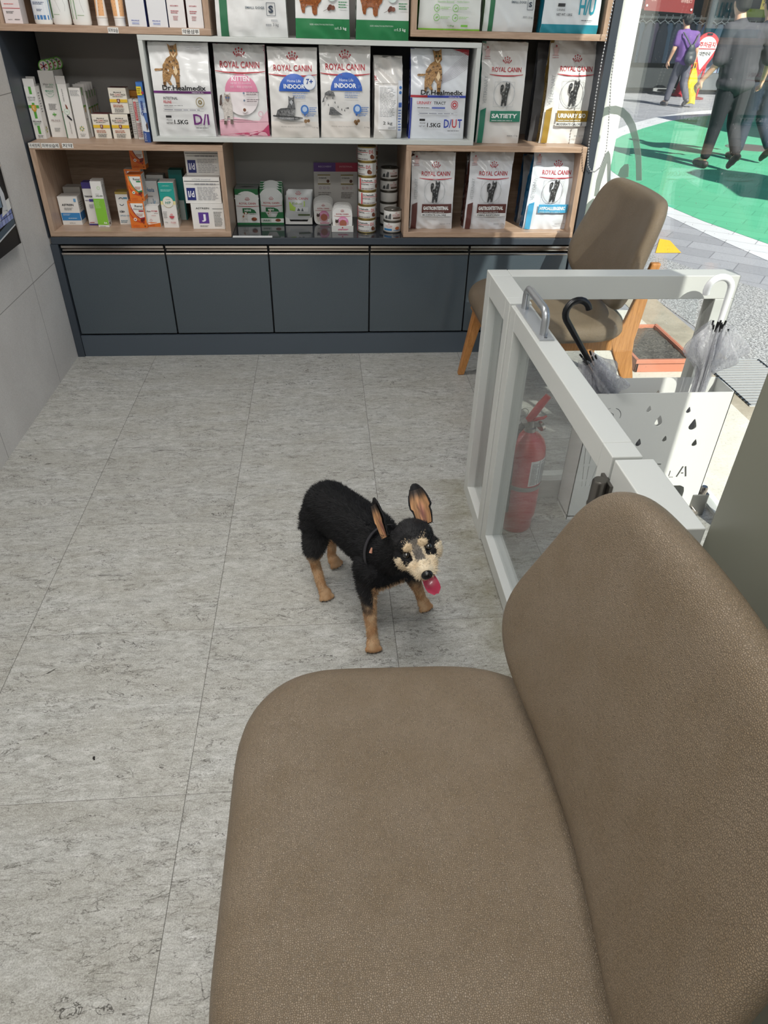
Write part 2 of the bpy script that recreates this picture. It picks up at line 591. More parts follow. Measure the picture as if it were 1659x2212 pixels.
class Face:
    """prints flat artwork on a panel. Units are fractions of width and height."""
    def __init__(self, mb, fn, w, h, step=0.00035, cell=0.012):
        self.mb = mb; self.fn = fn; self.w = w; self.h = h; self.k = 1; self.st = step; self.cell = cell

    def P(self, x, z):
        return self.fn(x * self.w, z * self.h, self.st * self.k)

    def mt(self, c):
        return c if not isinstance(c, (str, tuple)) else mat(c, 0.42)

    def rect(self, x0, z0, x1, z1, c):
        nx = max(1, int(abs(x1 - x0) * self.w / self.cell)); nz = max(1, int(abs(z1 - z0) * self.h / self.cell))
        self.mb.grid(lambda u, v: self.P(x0 + (x1 - x0) * u, z0 + (z1 - z0) * v), nx, nz, self.mt(c), True)
        self.k += 1

    def poly(self, pts, c):
        if self.cell < 0.012:
            q = []
            for a, b in zip(pts, list(pts[1:]) + [pts[0]]):
                n = max(1, int(math.hypot((b[0] - a[0]) * self.w, (b[1] - a[1]) * self.h) / self.cell))
                q += [(a[0] + (b[0] - a[0]) * i / n, a[1] + (b[1] - a[1]) * i / n) for i in range(n)]
            pts = q
        tri = geometry.tessellate_polygon([[V((p[0] * self.w, p[1] * self.h, 0)) for p in pts]])
        self.mb.add([self.P(*p) for p in pts], [tuple(t) for t in tri], self.mt(c), True)
        self.k += 1

    def disc(self, x, z, r, c, a0=0.0, a1=360.0, sz=1.0, r0=0.0):
        """r as fraction of width; round in metres"""
        n = max(6, int(28 * (a1 - a0) / 360)) if r * self.w > 0.006 else 8
        nr = max(1, int(r * self.w / self.cell)) if r0 == 0 else 1
        def g(u, v):
            a = radians(a0 + (a1 - a0) * u); rr = r0 + (r - r0) * max(v, 0.001)
            return self.P(x + rr * cos(a), z + rr * sin(a) * self.w / self.h * sz)
        self.mb.grid(g, n, nr, self.mt(c), True); self.k += 1

    def ring(self, x, z, r, t, c, a0=0.0, a1=360.0, sz=1.0):
        self.disc(x, z, r, c, a0, a1, sz, r0=r - t)

    def line(self, pts, t, c):
        """polyline of thickness t (fraction of width)"""
        for a, b in zip(pts[:-1], pts[1:]):
            dx = (b[0] - a[0]) * self.w; dz = (b[1] - a[1]) * self.h
            L = math.hypot(dx, dz) or 1e-6
            nx = -dz / L * t * self.w / 2; nz = dx / L * t * self.w / 2
            q = [(a[0] * self.w + nx, a[1] * self.h + nz), (a[0] * self.w - nx, a[1] * self.h - nz),
                 (b[0] * self.w - nx, b[1] * self.h - nz), (b[0] * self.w + nx, b[1] * self.h + nz)]
            self.mb.add([self.fn(p[0], p[1], self.st * self.k) for p in q], [(0, 1, 2, 3)], self.mt(c), True)
        self.k += 1

    def text(self, s, x, z, h, c, w=None, al='C', bold=0.0, rot=0):
        """h = height of the lettering as fraction of panel height; w = total width fraction"""
        vs, fs, asp = text_mesh(s, bold)
        H = h * (self.w if rot else self.h)
        W_ = (w * (self.h if rot else self.w)) if w else H * asp
        out = []
        for (u, v) in vs:
            if rot == 0:
                X = x * self.w + (u - (0.5 if al == 'C' else 1.0 if al == 'R' else 0.0)) * W_; Z = z * self.h + (v - 0.5) * H
            else:
                X = x * self.w - (v - 0.5) * H * (1 if rot > 0 else -1); Z = z * self.h + (u - 0.5) * W_ * (1 if rot > 0 else -1)
            out.append(self.fn(X, Z, self.st * self.k))
        self.mb.add(out, fs, self.mt(c), True); self.k += 1

    def lines(self, x0, x1, z0, z1, n, c, t=0.45, seed=1):
        rnd = random.Random(seed)
        for i in range(n):
            z = z1 - (z1 - z0) * (i + 0.5) / n
            hh = (z1 - z0) / n * t / 2
            x = x0
            xe = x1 - (x1 - x0) * rnd.random() * 0.25
            while x < xe - 0.01:
                e = min(xe, x + (x1 - x0) * (0.10 + 0.16 * rnd.random()))
                self.mb.add([self.P(x, z - hh), self.P(e, z - hh), self.P(e, z + hh), self.P(x, z + hh)], [(0, 1, 2, 3)], self.mt(c), True)
                x = e + (x1 - x0) * 0.03
        self.k += 1


def crown(F, x, z, w_, c='#b01c2e'):
    """five-point crown of dots over two arcs"""
    k = F.w / F.h
    for i in range(5):
        a = radians(150 - 30 * i)
        F.disc(x + 0.50 * w_ * cos(a), z + (0.62 * sin(a) - 0.1) * w_ * k, 0.050 * w_ + 0.012 * w_, c, sz=1.3); F.k -= 1
        F.disc(x + 0.40 * w_ * cos(a), z + (0.40 * sin(a) - 0.1) * w_ * k, 0.040 * w_ + 0.010 * w_, c, sz=1.6); F.k -= 1
    F.ring(x, z - 0.22 * w_ * k, 0.38 * w_, 0.05 * w_, c, 45, 135); F.ring(x, z - 0.32 * w_ * k, 0.38 * w_, 0.05 * w_, c, 45, 135)


def logo(F, x, z, w_, c='#b01c2e', line=True, lw=None, h=None):
    k = F.w / F.h
    hh = h or w_ * 0.135 * k
    F.text('ROYAL CANIN', x, z, hh, c, w=w_, bold=0.012)
    crown(F, x, z + 0.185 * w_ * k, w_ * 0.30, c)
    if line:
        lw = lw or w_
        n = 14
        pts_t = []; pts_b = []
        for i in range(n + 1):
            u = i / n * 2 - 1
            zz = z - 0.135 * w_ * k - 0.028 * w_ * k * (1 - u * u)
            pts_t.append((x + u * lw / 2, zz + 0.006 * w_ * k)); pts_b.append((x + u * lw / 2, zz - (0.008 + 0.018 * (1 - u * u)) * w_ * k))
        for i in range(n):
            F.mb.add([F.P(*pts_b[i]), F.P(*pts_b[i + 1]), F.P(*pts_t[i + 1]), F.P(*pts_t[i])], [(0, 1, 2, 3)], F.mt(c), True)
        F.k += 1
# ================================================================== the room
GX = 1.36            # plane of the shop window
XL = -1.212          # left wall
YB = 3.735           # wall behind the shelves
YF = 3.307           # front plane of the shelving
RX = 0.56            # side of the entrance column


def slab(name, x0, x1, y0, y1, z0, z1, mt, kind='structure', **kw):
    return MB().box(x0, x1, y0, y1, z0, z1, mt).build(name, kind=kind, **kw)


M_PAINT = mat('#d9d8d2', 0.6)
M_COLUMN = mat('#77786c', 0.38, 0, 0.45)
slab('floor', XL - 0.1, GX, -2.6, YB + 0.1, -0.08, 0.0, M_FLOOR)
slab('ceiling', XL - 0.1, GX + 0.1, -2.6, YB + 0.1, CEIL, CEIL + 0.1, M_PAINT)
slab('wall_left', XL - 0.1, XL, -2.6, YB + 0.1, 0, CEIL, M_WALLTILE)
slab('wall_back', XL, GX + 0.02, YB, YB + 0.1, 0, CEIL, M_PAINT)
slab('wall_rear', XL, GX, -2.6, -2.5, 0, CEIL, M_PAINT)
MB().box(RX, GX + 0.1, -2.5, 0.775, 0, CEIL, M_COLUMN).build('wall_right', kind='structure', bevel=0.006)
slab('trim_1', 1.205, GX - 0.012, YB - 0.05, YB, 0, CEIL, mat('#eeeeec', 0.4))      # white jamb beside the shelving

for i, (lx, ly) in enumerate(LAMPS):
    e = empty('ceiling_light', (lx, ly, CEIL),
              ['flat white ceiling light panel over the shelves', 'flat white ceiling light panel over the chair',
               'flat white ceiling light panel at the back of the room'][i], 'ceiling light', 'ceiling light panels')
    MB().box(-0.62, 0.62, -0.17, 0.17, -0.03, -0.002, M_WHITEMETAL).build('frame', e, bevel=0.004)
    dm = NT('lit_diffuser'); dm.b.inputs['Emission Color'].default_value = (1, 0.98, 0.94, 1); dm.b.inputs['Emission Strength'].default_value = 3.0
    MB().box(-0.58, 0.58, -0.14, 0.14, -0.034, -0.030, dm.m).build('diffuser', e)
    a = area('lamp_light', (lx, ly, CEIL - 0.04), 1.15, 0.28, LAMP_W * LAMP_K[i], (1.0, 0.985, 0.95))
    a.parent = e; a.location = (0, 0, -0.04)

# shop window: frame, pane and the lettering stuck on it
fm = MB()
for y in (YB - 0.02, 1.70, 0.80):
    fm.box(GX - 0.02, GX + 0.03, y - 0.025, y + 0.025, 0.02, 2.45, M_WHITEMETAL)
fm.box(GX - 0.02, GX + 0.03, 0.775, YB, 2.40, 2.50, M_WHITEMETAL)
fm.box(GX - 0.02, GX + 0.03, 0.775, YB, -0.03, 0.012, M_WHITEMETAL)
win = fm.build('window_1', kind='structure')
MB().box(GX, GX + 0.008, 0.80, YB - 0.02, 0.012, 2.40, M_SHOPGLASS).build('pane', win, kind='structure')
slab('trim_2', GX - 0.02, GX + 0.1, 0.775, YB + 0.1, 2.5, CEIL, M_PAINT)

# sticker lettering in grey-green vinyl on the pane: two arches and a wedge
def make_vinyl():
    t = NT('translucent_vinyl'); c = lin('#a3b0a6')
    d = t.n('BsdfDiffuse'); d.inputs[0].default_value = c
    r = t.n('BsdfTranslucent'); r.inputs[0].default_value = lin('#b4c2b6')
    mx = t.n('MixShader'); mx.inputs[0].default_value = 0.5
    t.l(d.outputs[0], mx.inputs[1]); t.l(r.outputs[0], mx.inputs[2]); t.l(mx.outputs[0], t.out.inputs[0])
    tp = t.n('BsdfTransparent'); m2 = t.n('MixShader'); m2.inputs[0].default_value = 0.62
    t.l(tp.outputs[0], m2.inputs[1]); t.l(mx.outputs[0], m2.inputs[2]); t.l(m2.outputs[0], t.out.inputs[0])
    return t.m


M_STICK = make_vinyl()


def sticker(name, outline_px, label):
    X = GX - 0.003
    pts = [at_x(px, py, X) for px, py in outline_px]
    p2 = [(p.y, p.z) for p in pts]
    MB().prism(p2, lambda y, z: V((X, y, z)), lambda y, z: V((X + 0.0015, y, z)), M_STICK).build(name, None, label=label, cat='window sticker', group='grey-green lettering on the shop window')


sticker('window_sticker', [(1286, 247), (1297, 236), (1312, 230), (1330, 228), (1346, 233), (1360, 246), (1372, 268), (1380, 300), (1385, 340), (1386, 390),
                           (1374, 390), (1373, 345), (1367, 305), (1358, 276), (1346, 256), (1334, 248), (1318, 246), (1304, 251), (1288, 266)],
        'tall grey-green arch of window lettering rising behind the far chair')
sticker('window_sticker', [(1314, 325), (1318, 334), (1319, 360), (1318, 395), (1311, 395), (1311, 350), (1305, 372), (1298, 395), (1291, 424), (1283, 424), (1288, 390), (1297, 358), (1306, 334)],
        'thin pointed grey-green stroke of window lettering next to the bead chain')
sticker('window_sticker', [(1334, 379), (1340, 364), (1349, 355), (1357, 354), (1358, 362), (1357, 382), (1345, 386)],
        'small grey-green wedge of window lettering just above the far chair backrest')
sticker('window_sticker', [(1285, 291), (1294, 289), (1296, 296), (1293, 306), (1283, 314), (1280, 308)],
        'small grey-green hook of window lettering against the white jamb')
sticker('window_sticker', [(1258, 452), (1272, 436), (1282, 428), (1284, 436), (1270, 452), (1259, 470), (1256, 466)],
        'short curved grey-green stroke of window lettering low beside the cabinet')

# ================================================================== shelving
# base cabinets
XS = [-1.176, -0.716, -0.249, 0.219, 0.690, 1.174]
ZD0, ZD1, ZC = 0.108, 0.532, 0.562
M_INSIDE = mat('#14161a', 0.6)
for i in range(5):
    x0, x1 = XS[i] + 0.0035, XS[i + 1] - 0.0035
    if i == 0:
        xc = (x0 + x1) / 2
    wd = x1 - x0
    wh = ['at the left wall', 'second from the left wall', 'in the middle of the row', 'second from the window, partly behind the dog side of the gate', 'nearest the window, reflecting daylight'][i]
    if i == 3: wh = 'fourth along from the left wall'
    e = empty('base_cabinet', ((x0 + x1) / 2, YF + 0.01, 0.0),
              'glossy slate grey base cabinet ' + wh, 'cabinet', 'slate grey base cabinets under the worktop')
    hw = wd / 2
    c = MB()
    c.box(-hw - 0.003, -hw + 0.015, 0.012, 0.40, ZD0, ZD1, M_INSIDE); c.box(hw - 0.015, hw + 0.003, 0.012, 0.40, ZD0, ZD1, M_INSIDE)
    c.box(-hw, hw, 0.385, 0.40, ZD0, ZD1, M_INSIDE); c.box(-hw, hw, 0.012, 0.4, ZD0, ZD0 + 0.015, M_INSIDE)
    c.box(-hw, hw, 0.012, 0.05, ZD1 - 0.012, ZD1, M_INSIDE)
    c.build('carcass', e)
    d = MB().box(-hw, hw, -0.010, 0.010, ZD0 + 0.004, 0.484, M_DOOR).build('door', e, bevel=0.0015)
    # bright recessed pull: lip on the door and a cove rail above
    h = MB()
    prof = [(-0.012, 0.484), (-0.014, 0.489), (-0.010, 0.493), (0.004, 0.493), (0.006, 0.486), (0.006, 0.484)]
    h.prism([(p[0], p[1]) for p in prof], lambda y, z: V((-hw, y, z)), lambda y, z: V((hw, y, z)), M_CHROME)
    h.build('handle', d)
    r = MB()
    prof = [(-0.010, 0.524), (-0.012, 0.515), (-0.006, 0.508), (0.0, 0.505), (-0.001, 0.500), (0.012, 0.500), (0.012, 0.524)]
    r.prism(prof, lambda y, z: V((-hw + 0.002, y, z)), lambda y, z: V((hw - 0.002, y, z)), M_CHROME)
    r.build('pull_rail', e)

o = MB().box(-1.176, 1.174, YF - 0.006, YF + 0.012, 0.0, 0.104, mat('#4b545e', 0.25, 0, 0.5)).build('plinth', label='slate grey plinth board under the row of base cabinets', cat='plinth')
o = MB().box(-1.203, 1.20, YF - 0.004, YB - 0.03, ZD1 + 0.001, ZC, M_COUNTER).box(-1.203, 1.20, YF - 0.010, YF - 0.004, ZD1 + 0.001, ZC - 0.001, M_NAVY).build(
    'worktop', label='long polished dark worktop on top of the base cabinets', cat='worktop', bevel=0.001)
for nm, xa, xb, lb in (('end_panel', -1.211, -1.178, 'tall dark navy end panel of the shelving at the left wall'), ('end_panel', 1.177, 1.206, 'tall dark navy end panel of the shelving at the window')):
    MB().box(xa, xb, YF - 0.012, YB - 0.02, 0, 2.3, M_NAVY).build(nm, label=lb, cat='end panel', bevel=0.001) if False else None
# the panels stand outside the stacked boxes
MB().box(-1.2115, -1.2085, YF - 0.012, YB - 0.02, ZC, 2.3, M_NAVY).box(-1.211, -1.178, YF - 0.012, YB - 0.02, 0, ZD1, M_NAVY).build('end_panel', label='tall dark navy end panel of the shelving at the left wall', cat='end panel')
MB().box(1.180, 1.212, YF - 0.012, YB - 0.055, ZC + 0.001, 2.3, M_NAVY).box(1.1765, 1.212, YF - 0.012, YB - 0.055, 0, ZD1, M_NAVY).build('end_panel', label='tall dark navy end panel of the shelving at the window', cat='end panel')
MB().box(-1.203, 1.17, YB - 0.03, YB - 0.005, ZC, 2.3, mat('#8f8d8b', 0.6)).build('back_panel', label='grey back panel closing the shelving behind the products', cat='back panel')


def cubby(name, x0, x1, z0, z1, mt, mtv, label, t=0.023, back=None, group='open display boxes stacked on the worktop'):
    e = empty(name, ((x0 + x1) / 2, YF, z0), label, 'shelf', group)
    hw = (x1 - x0) / 2; H = z1 - z0; D = 0.395
    MB().box(-hw, hw, 0, D, 0, t, mt).build('bottom_board', e, bevel=0.0012)
    MB().box(-hw, hw, 0, D, H - t, H, mt).build('top_board', e, bevel=0.0012)
    MB().box(-hw, -hw + t, 0.0005, D, t, H - t, mtv).build('side_board', e, bevel=0.0008)
    MB().box(hw - t, hw, 0.0005, D, t, H - t, mtv).build('side_board', e, bevel=0.0008)
    MB().box(-hw + t, hw - t, D - 0.012, D, t, H - t, back or mtv).build('backing', e)
    return e


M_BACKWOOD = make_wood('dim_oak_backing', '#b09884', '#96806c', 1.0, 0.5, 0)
sh_ll = cubby('display_shelf', -1.2025, -0.409, ZC + 0.001, 0.933, M_SHELFWOOD, M_SHELFWOODV, 'pale oak open shelf box on the left end of the worktop', back=M_BACKWOOD)
sh_rl = cubby('display_shelf', 0.374, 1.1755, ZC + 0.001, 0.944, M_SHELFWOOD, M_SHELFWOODV, 'pale oak open shelf box on the right end of the worktop by the window', back=M_BACKWOOD)
sh_g = cubby('display_shelf', -0.693, 0.664, 0.945, 1.313, M_GREYBOARD, M_GREYBOARD, 'wide light grey open shelf box in the middle of the stacked shelves', t=0.018, back=mat('#55565a', 0.6))
sh_ul = cubby('display_shelf', -1.2025, -0.407, 1.3145, 1.70, M_SHELFWOOD, M_SHELFWOODV, 'pale oak open shelf box at the top left above the grey one', back=M_BACKWOOD)
sh_ur = cubby('display_shelf', 0.374, 1.1775, 1.328, 1.71, M_SHELFWOOD, M_SHELFWOODV, 'pale oak open shelf box at the top right above the cat food bags', back=M_BACKWOOD)

# Hangul shelf labels
def shelf_tag(sh, pxl, pxr, word):
    a = at_y(*pxl, YF); b = at_y(*pxr, YF)
    o = sh.location
    x0, x1 = a.x - o.x, b.x - o.x; zc = (a.z + b.z) / 2 - o.z
    h = 0.019
    mb = MB()
    mb.box(x0, x1, -0.0012, 0, zc - h / 2, zc + h / 2, mat('#e4e2de', 0.5))
    F = Face(mb, lambda x, z, of: V((x0 + x, -0.0013 - of, zc - h / 2 + z)), x1 - x0, h)
    F.text(word, 0.5, 0.5, 0.72, '#1b1b1b', w=0.9, bold=0.01)
    mb.build('shelf_label', sh)


shelf_tag(sh_ul, (233, 65), (256, 66), '피부보습'); shelf_tag(sh_ul, (393, 68), (431, 69), '약용샴푸')
shelf_tag(sh_ll, (62, 314), (87, 314), '귀세정제'); shelf_tag(sh_ll, (89, 314), (128, 315), '피부보습제'); shelf_tag(sh_ll, (134, 314), (158, 315), '치약')

# ================================================================== chairs
def superpad(outl, mapf, prof, rings, mt, dish):
    """pad from an outline; mapf(u,v,d) places it; prof = [(inset, depth)...] from underside to upper edge"""
    mb = MB(); n = len(outl)
    cx = sum(p[0] for p in outl) / n; cy = sum(p[1] for p in outl) / n
    vs = []; fs = []
    def ring(s_in, d, k=None):
        out = []
        for (x, y) in outl:
            dx, dy = x - cx, y - cy; L = math.hypot(dx, dy)
            s = (L - s_in) / L if k is None else k * (L - s_in) / L
            X, Y = cx + dx * s, cy + dy * s
            out.append(mapf(X, Y, d + (dish(X, Y) if d > 0 else 0)))
        return out
    layers = [ring(prof[0][0], prof[0][1], k) for k in (0.02, 0.5, 0.85)]
    layers += [ring(i, d) for i, d in prof]
    i, d = prof[-1]
    layers += [ring(i, d, k) for k in rings]
    for L in layers: vs += L
    for j in range(len(layers) - 1):
        for a in range(n):
            b = (a + 1) % n
            fs.append((j * n + a, j * n + b, (j + 1) * n + b, (j + 1) * n + a))
    fs.append(tuple(range(n - 1, -1, -1))); fs.append(tuple((len(layers) - 1) * n + a for a in range(n)))
    mb.add(vs, fs, mt, True)
    return mb


def rounded(corners, n=9):
    """corners = [(x, y, radius)] counter-clockwise; returns smooth closed outline"""
    out = []; N = len(corners)
    for i, (x, y, r) in enumerate(corners):
        p = V((x, y)); a = (V(corners[i - 1][:2]) - p).normalized(); b = (V(corners[(i + 1) % N][:2]) - p).normalized()
        p0 = p + a * r; p1 = p + b * r
        for k in range(n):
            t = k / (n - 1)
            out.append(tuple(p0 * (1 - t) ** 2 + p * 2 * t * (1 - t) + p1 * t * t))
    # insert points on long edges
    res = []
    for i, p in enumerate(out):
        q = out[(i + 1) % len(out)]
        res.append(p)
        d = math.hypot(q[0] - p[0], q[1] - p[1]); k = int(d / 0.035)
        for j in range(1, k + 1): res.append((p[0] + (q[0] - p[0]) * j / (k + 1), p[1] + (q[1] - p[1]) * j / (k + 1)))
    return res


def make_chair(loc, label):
    """side chair facing -x: origin on the floor under the middle of the seat"""
    e = empty('side_chair', loc, label, 'chair', 'taupe leather side chairs')
    out = rounded([(-0.275, -0.345, 0.19), (0.30, -0.330, 0.215), (0.30, 0.330, 0.215), (-0.275, 0.345, 0.19)])
    def dish(x, y):
        return -0.012 * math.exp(-((x + 0.0) / 0.16) ** 2 - (y / 0.2) ** 2) - 0.020 * max(0, (-x - 0.12) / 0.17) ** 2
    ZS = 0.375
    prof = [(0.030, 0.001), (0.008, 0.006), (0.0, 0.022), (0.001, 0.040), (0.008, 0.056), (0.022, 0.066), (0.045, 0.071)]
    superpad(out, lambda x, y, d: V((x, y, ZS + d)), prof, (0.9, 0.78, 0.62, 0.45, 0.3, 0.15, 0.04), M_LEATHER, dish).build('seat', e, subsurf=1)
    # back cushion
    bo = rounded([(-0.360, 0.0, 0.135), (0.360, 0.0, 0.135), (0.283, 0.377, 0.095), (-0.283, 0.377, 0.095)])
    rec = radians(15.57)
    def bmap(u, v, d):
        v = v - 0.060 * max(0, 1 - (u / 0.36) ** 2) * (1 - v / 0.377)
        base = V((0.275 + v * sin(rec), u, 0.508 + v * cos(rec)))
        nrm = V((-cos(rec), 0, sin(rec)))
        bend = V((-0.0475 * (u / 0.3) ** 2, 0, 0))
        return base + nrm * d + bend
    prof = [(0.030, -0.001), (0.008, 0.004), (0.0, 0.018), (0.001, 0.032), (0.008, 0.045), (0.020, 0.053), (0.042, 0.057)]
    superpad(bo, bmap, prof, (0.9, 0.78, 0.62, 0.45, 0.3, 0.15, 0.04), M_LEATHER, lambda x, y: 0.0).build('backrest', e, subsurf=1)
    # wooden frame under the seat
    MB().box(-0.235, 0.26, -0.252, -0.232, 0.318, 0.374, M_LEG).box(-0.235, 0.26, 0.232, 0.252, 0.318, 0.374, M_LEG).box(-0.245, -0.222, -0.252, 0.252, 0.318, 0.374, M_LEG).box(0.235, 0.258, -0.252, 0.252, 0.318, 0.374, M_LEG).build('seat_rail', e, bevel=0.004)
    for s in (-1, 1):
        # front legs: tapered, splayed
        mb = MB(); vs = []
        for t in (0, 0.3, 0.65, 1.0):
            x = -0.205 - 0.060 * (1 - t); y = s * (0.205 + 0.035 * (1 - t)); z = 0.372 * t
            a = 0.015 + 0.011 * t
            vs += [V((x - a, y - a, z)), V((x + a, y - a, z)), V((x + a, y + a, z)), V((x - a, y + a, z))]
        fs = [(3, 2, 1, 0), (12, 13, 14, 15)] + [(j * 4 + k, j * 4 + (k + 1) % 4, j * 4 + 4 + (k + 1) % 4, j * 4 + 4 + k) for j in range(3) for k in range(4)]
        mb.add(vs, fs, M_LEG); mb.build('leg', e, bevel=0.005, seg=3)
        # rear legs run up behind the backrest
        mb = MB(); vs = []
        prf = [(0.385, 0.250, 0.0, 0.030), (0.345, 0.246, 0.16, 0.042), (0.290, 0.242, 0.30, 0.080), (0.275, 0.240, 0.36, 0.100), (0.300, 0.238, 0.43, 0.066), (0.318, 0.236, 0.53, 0.048), (0.345, 0.230, 0.66, 0.036)]
        for (x, y, z, wd) in prf:
            vs += [V((x - wd / 2, s * y - 0.013, z)), V((x + wd / 2, s * y - 0.013, z)), V((x + wd / 2, s * y + 0.013, z)), V((x - wd / 2, s * y + 0.013, z))]
        nn = len(prf)
        fs = [(3, 2, 1, 0), tuple((nn - 1) * 4 + i for i in range(4))] + [(j * 4 + k, j * 4 + (k + 1) % 4, j * 4 + 4 + (k + 1) % 4, j * 4 + 4 + k) for j in range(nn - 1) for k in range(4)]
        mb.add(vs, fs, M_LEG); mb.build('leg', e, bevel=0.006, seg=3)
    return e


chair_a = make_chair((0.105, 0.521, 0.0), 'large taupe leather side chair in the foreground beside the grey column')
chair_b = dup(chair_a, loc=(0.911, 2.80, 0.0), label='taupe leather side chair with oak legs standing by the window behind the gate')

# ================================================================== gate
g = empty('low_gate', (0.52, 1.4, 0.0), 'waist-high white metal gate with glass panels around the entrance', 'gate')
GZ = 0.79


def gadd(name, boxes, mt=M_WHITEMETAL, parent=g, bevel=0.002):
    mb = MB()
    for b in boxes: mb.box(b[0] - 0.52, b[1] - 0.52, b[2] - 1.4, b[3] - 1.4, b[4], b[5], mt)
    return mb.build(name, parent, bevel=bevel)


# narrow fixed panel at the far corner
fx = gadd('corner_panel', [(0.487, 0.547, 1.995, 2.050, 0, GZ), (0.487, 0.547, 1.755, 1.800, 0, GZ), (0.487, 0.547, 1.8, 1.995, GZ - 0.062, GZ), (0.487, 0.547, 1.8, 1.995, 0, 0.05)])
gadd('glass', [(0.512, 0.518, 1.8, 1.995, 0.05, GZ - 0.062)], M_GATEGLASS, fx, 0)
# swinging leaf
lf = gadd('leaf', [(0.490, 0.545, 1.700, 1.750, 0.012, GZ - 0.003), (0.490, 0.545, 0.985, 1.035, 0.012, GZ - 0.003),
                   (0.490, 0.545, 1.035, 1.700, GZ - 0.055, GZ - 0.003), (0.490, 0.545, 1.035, 1.700, 0.012, 0.062)])
gadd('glass', [(0.514, 0.520, 1.035, 1.700, 0.062, GZ - 0.055)], M_GATEGLASS, lf, 0)
# pull handle on a plate on top of the leaf
hx = 0.517 - 0.52
gadd('handle_plate', [(0.500, 0.536, 1.505, 1.745, GZ - 0.003, GZ + 0.001)], mat('#b9bcc0', 0.35, 0.6), lf, 0.001)
pts = []
y0, y1 = 1.535 - 1.4, 1.715 - 1.4
for y, z in [(y1, GZ), (y1, GZ + 0.035), (y1 - 0.004, GZ + 0.046), (y1 - 0.014, GZ + 0.054), (y1 - 0.03, GZ + 0.056), (y0 + 0.03, GZ + 0.056), (y0 + 0.014, GZ + 0.054), (y0 + 0.004, GZ + 0.046), (y0, GZ + 0.035), (y0, GZ)]:
    pts.append((hx, y, z))
MB().tube(pts, 0.0095, mat('#a9acb0', 0.32, 0.7), 14).build('handle', lf)
for yy in (1.515, 1.737):
    MB().tube([(hx, yy - 1.4, GZ - 0.001), (hx, yy - 1.4, GZ + 0.0022)], 0.004, M_STEEL, 10).build('screw', lf)
# fixed post run to the column
gadd('fixed_panel', [(0.490, 0.5595, 0.776, 0.975, 0.0, GZ - 0.002)])
# far run towards the window
fr = gadd('far_panel', [(0.548, 1.245, 1.985, 2.050, GZ - 0.07, GZ), (1.185, 1.245, 1.985, 2.050, 0.0, GZ - 0.07), (0.548, 0.60, 1.995, 2.045, 0.0, GZ - 0.07), (0.60, 1.185, 1.985, 2.050, 0.0, 0.075)])
gadd('glass', [(0.60, 1.185, 2.010, 2.016, 0.075, GZ - 0.07)], M_GATEGLASS, fr, 0)
# self-closing hinge
MB().lathe([(0.0, 0.0), (0.0135, 0.0), (0.0135, 0.036), (0.0147, 0.038), (0.0147, 0.042), (0.0135, 0.044), (0.0135, 0.088), (0.011, 0.092), (0.0, 0.092)], mat('#6f6c68', 0.3, 0.9), 24, (-0.046, 0.976 - 1.4, 0.655)).box(-0.036, -0.028, 0.955 - 1.4, 1.000 - 1.4, 0.67, 0.745, mat('#6f6c68', 0.3, 0.9)).build('hinge', g)
# small latch on the floor side
# ================================================================== fire extinguisher
RED = mat('#b3242f', 0.28, 0, 0.5, 0.4)
ex = empty('fire_extinguisher', (0.625, 1.835, 0.0), 'red fire extinguisher on the floor behind the gate glass', 'fire extinguisher')
MB().lathe([(0.0, 0.0), (0.050, 0.0), (0.054, 0.006), (0.054, 0.045), (0.060, 0.060), (0.0605, 0.085), (0.0605, 0.285), (0.058, 0.310), (0.050, 0.332), (0.036, 0.348), (0.022, 0.356), (0.018, 0.362), (0.0, 0.362)], RED, 40).build('tank', ex)
MB().lathe([(0.0, 0.360), (0.018, 0.360), (0.018, 0.374), (0.012, 0.377), (0.012, 0.398), (0.0, 0.398)], M_STEEL, 20).box(-0.030, 0.026, -0.008, 0.008, 0.378, 0.392, M_STEEL).build('valve', ex)
MB().tube([(-0.01, 0, 0.398), (0.004, 0, 0.420), (0.022, 0, 0.452), (0.040, 0, 0.480)], [0.011, 0.012, 0.012, 0.010], RED, 12).build('lever', ex)
MB().tube([(-0.012, 0, 0.392), (0.010, 0, 0.400), (0.036, 0.0, 0.405), (0.046, 0.0, 0.412)], [0.006, 0.006, 0.005, 0.003], RED, 10).build('carry_grip', ex)
MB().tube([(-0.028 + 0.013 * cos(a * pi / 8), -0.004, 0.428 + 0.013 * sin(a * pi / 8)) for a in range(16)], 0.0013, M_STEEL, 8, closed=True).build('pull_ring', ex)
gm = MB(); gT = Matrix.Translation((0.032, -0.004, 0.380)) @ Matrix.Rotation(radians(70), 4, 'Y') @ Matrix.Rotation(radians(-25), 4, 'X')
gm.lathe([(0.0, -0.006), (0.016, -0.006), (0.017, 0.003), (0.014, 0.005), (0.0, 0.005)], M_CHROME, 20, T=gT); gm.lathe([(0.0, 0.0053), (0.0125, 0.0053)], M_WHITE, 20, T=gT); gm.build('pressure_gauge', ex)
MB().tube([(-0.030, -0.012, 0.386), (-0.052, -0.030, 0.372), (-0.063, -0.042, 0.335), (-0.060, -0.048, 0.26), (-0.056, -0.048, 0.16), (-0.054, -0.046, 0.09)], 0.0098, mat('#2b2b2c', 0.55), 14).build('hose', ex)
MB().lathe([(0.0612, 0.172), (0.0625, 0.172), (0.0625, 0.187), (0.0612, 0.187)], M_STEEL, 36).build('band', ex)
lbm = MB()
LA0, LA1 = radians(-88), radians(8)
lbm.grid(lambda u, v: V((0.0610 * cos(LA0 + (LA1 - LA0) * u), 0.0610 * sin(LA0 + (LA1 - LA0) * u), 0.192 + 0.092 * v)), 24, 2, mat('#dcdcda', 0.4))
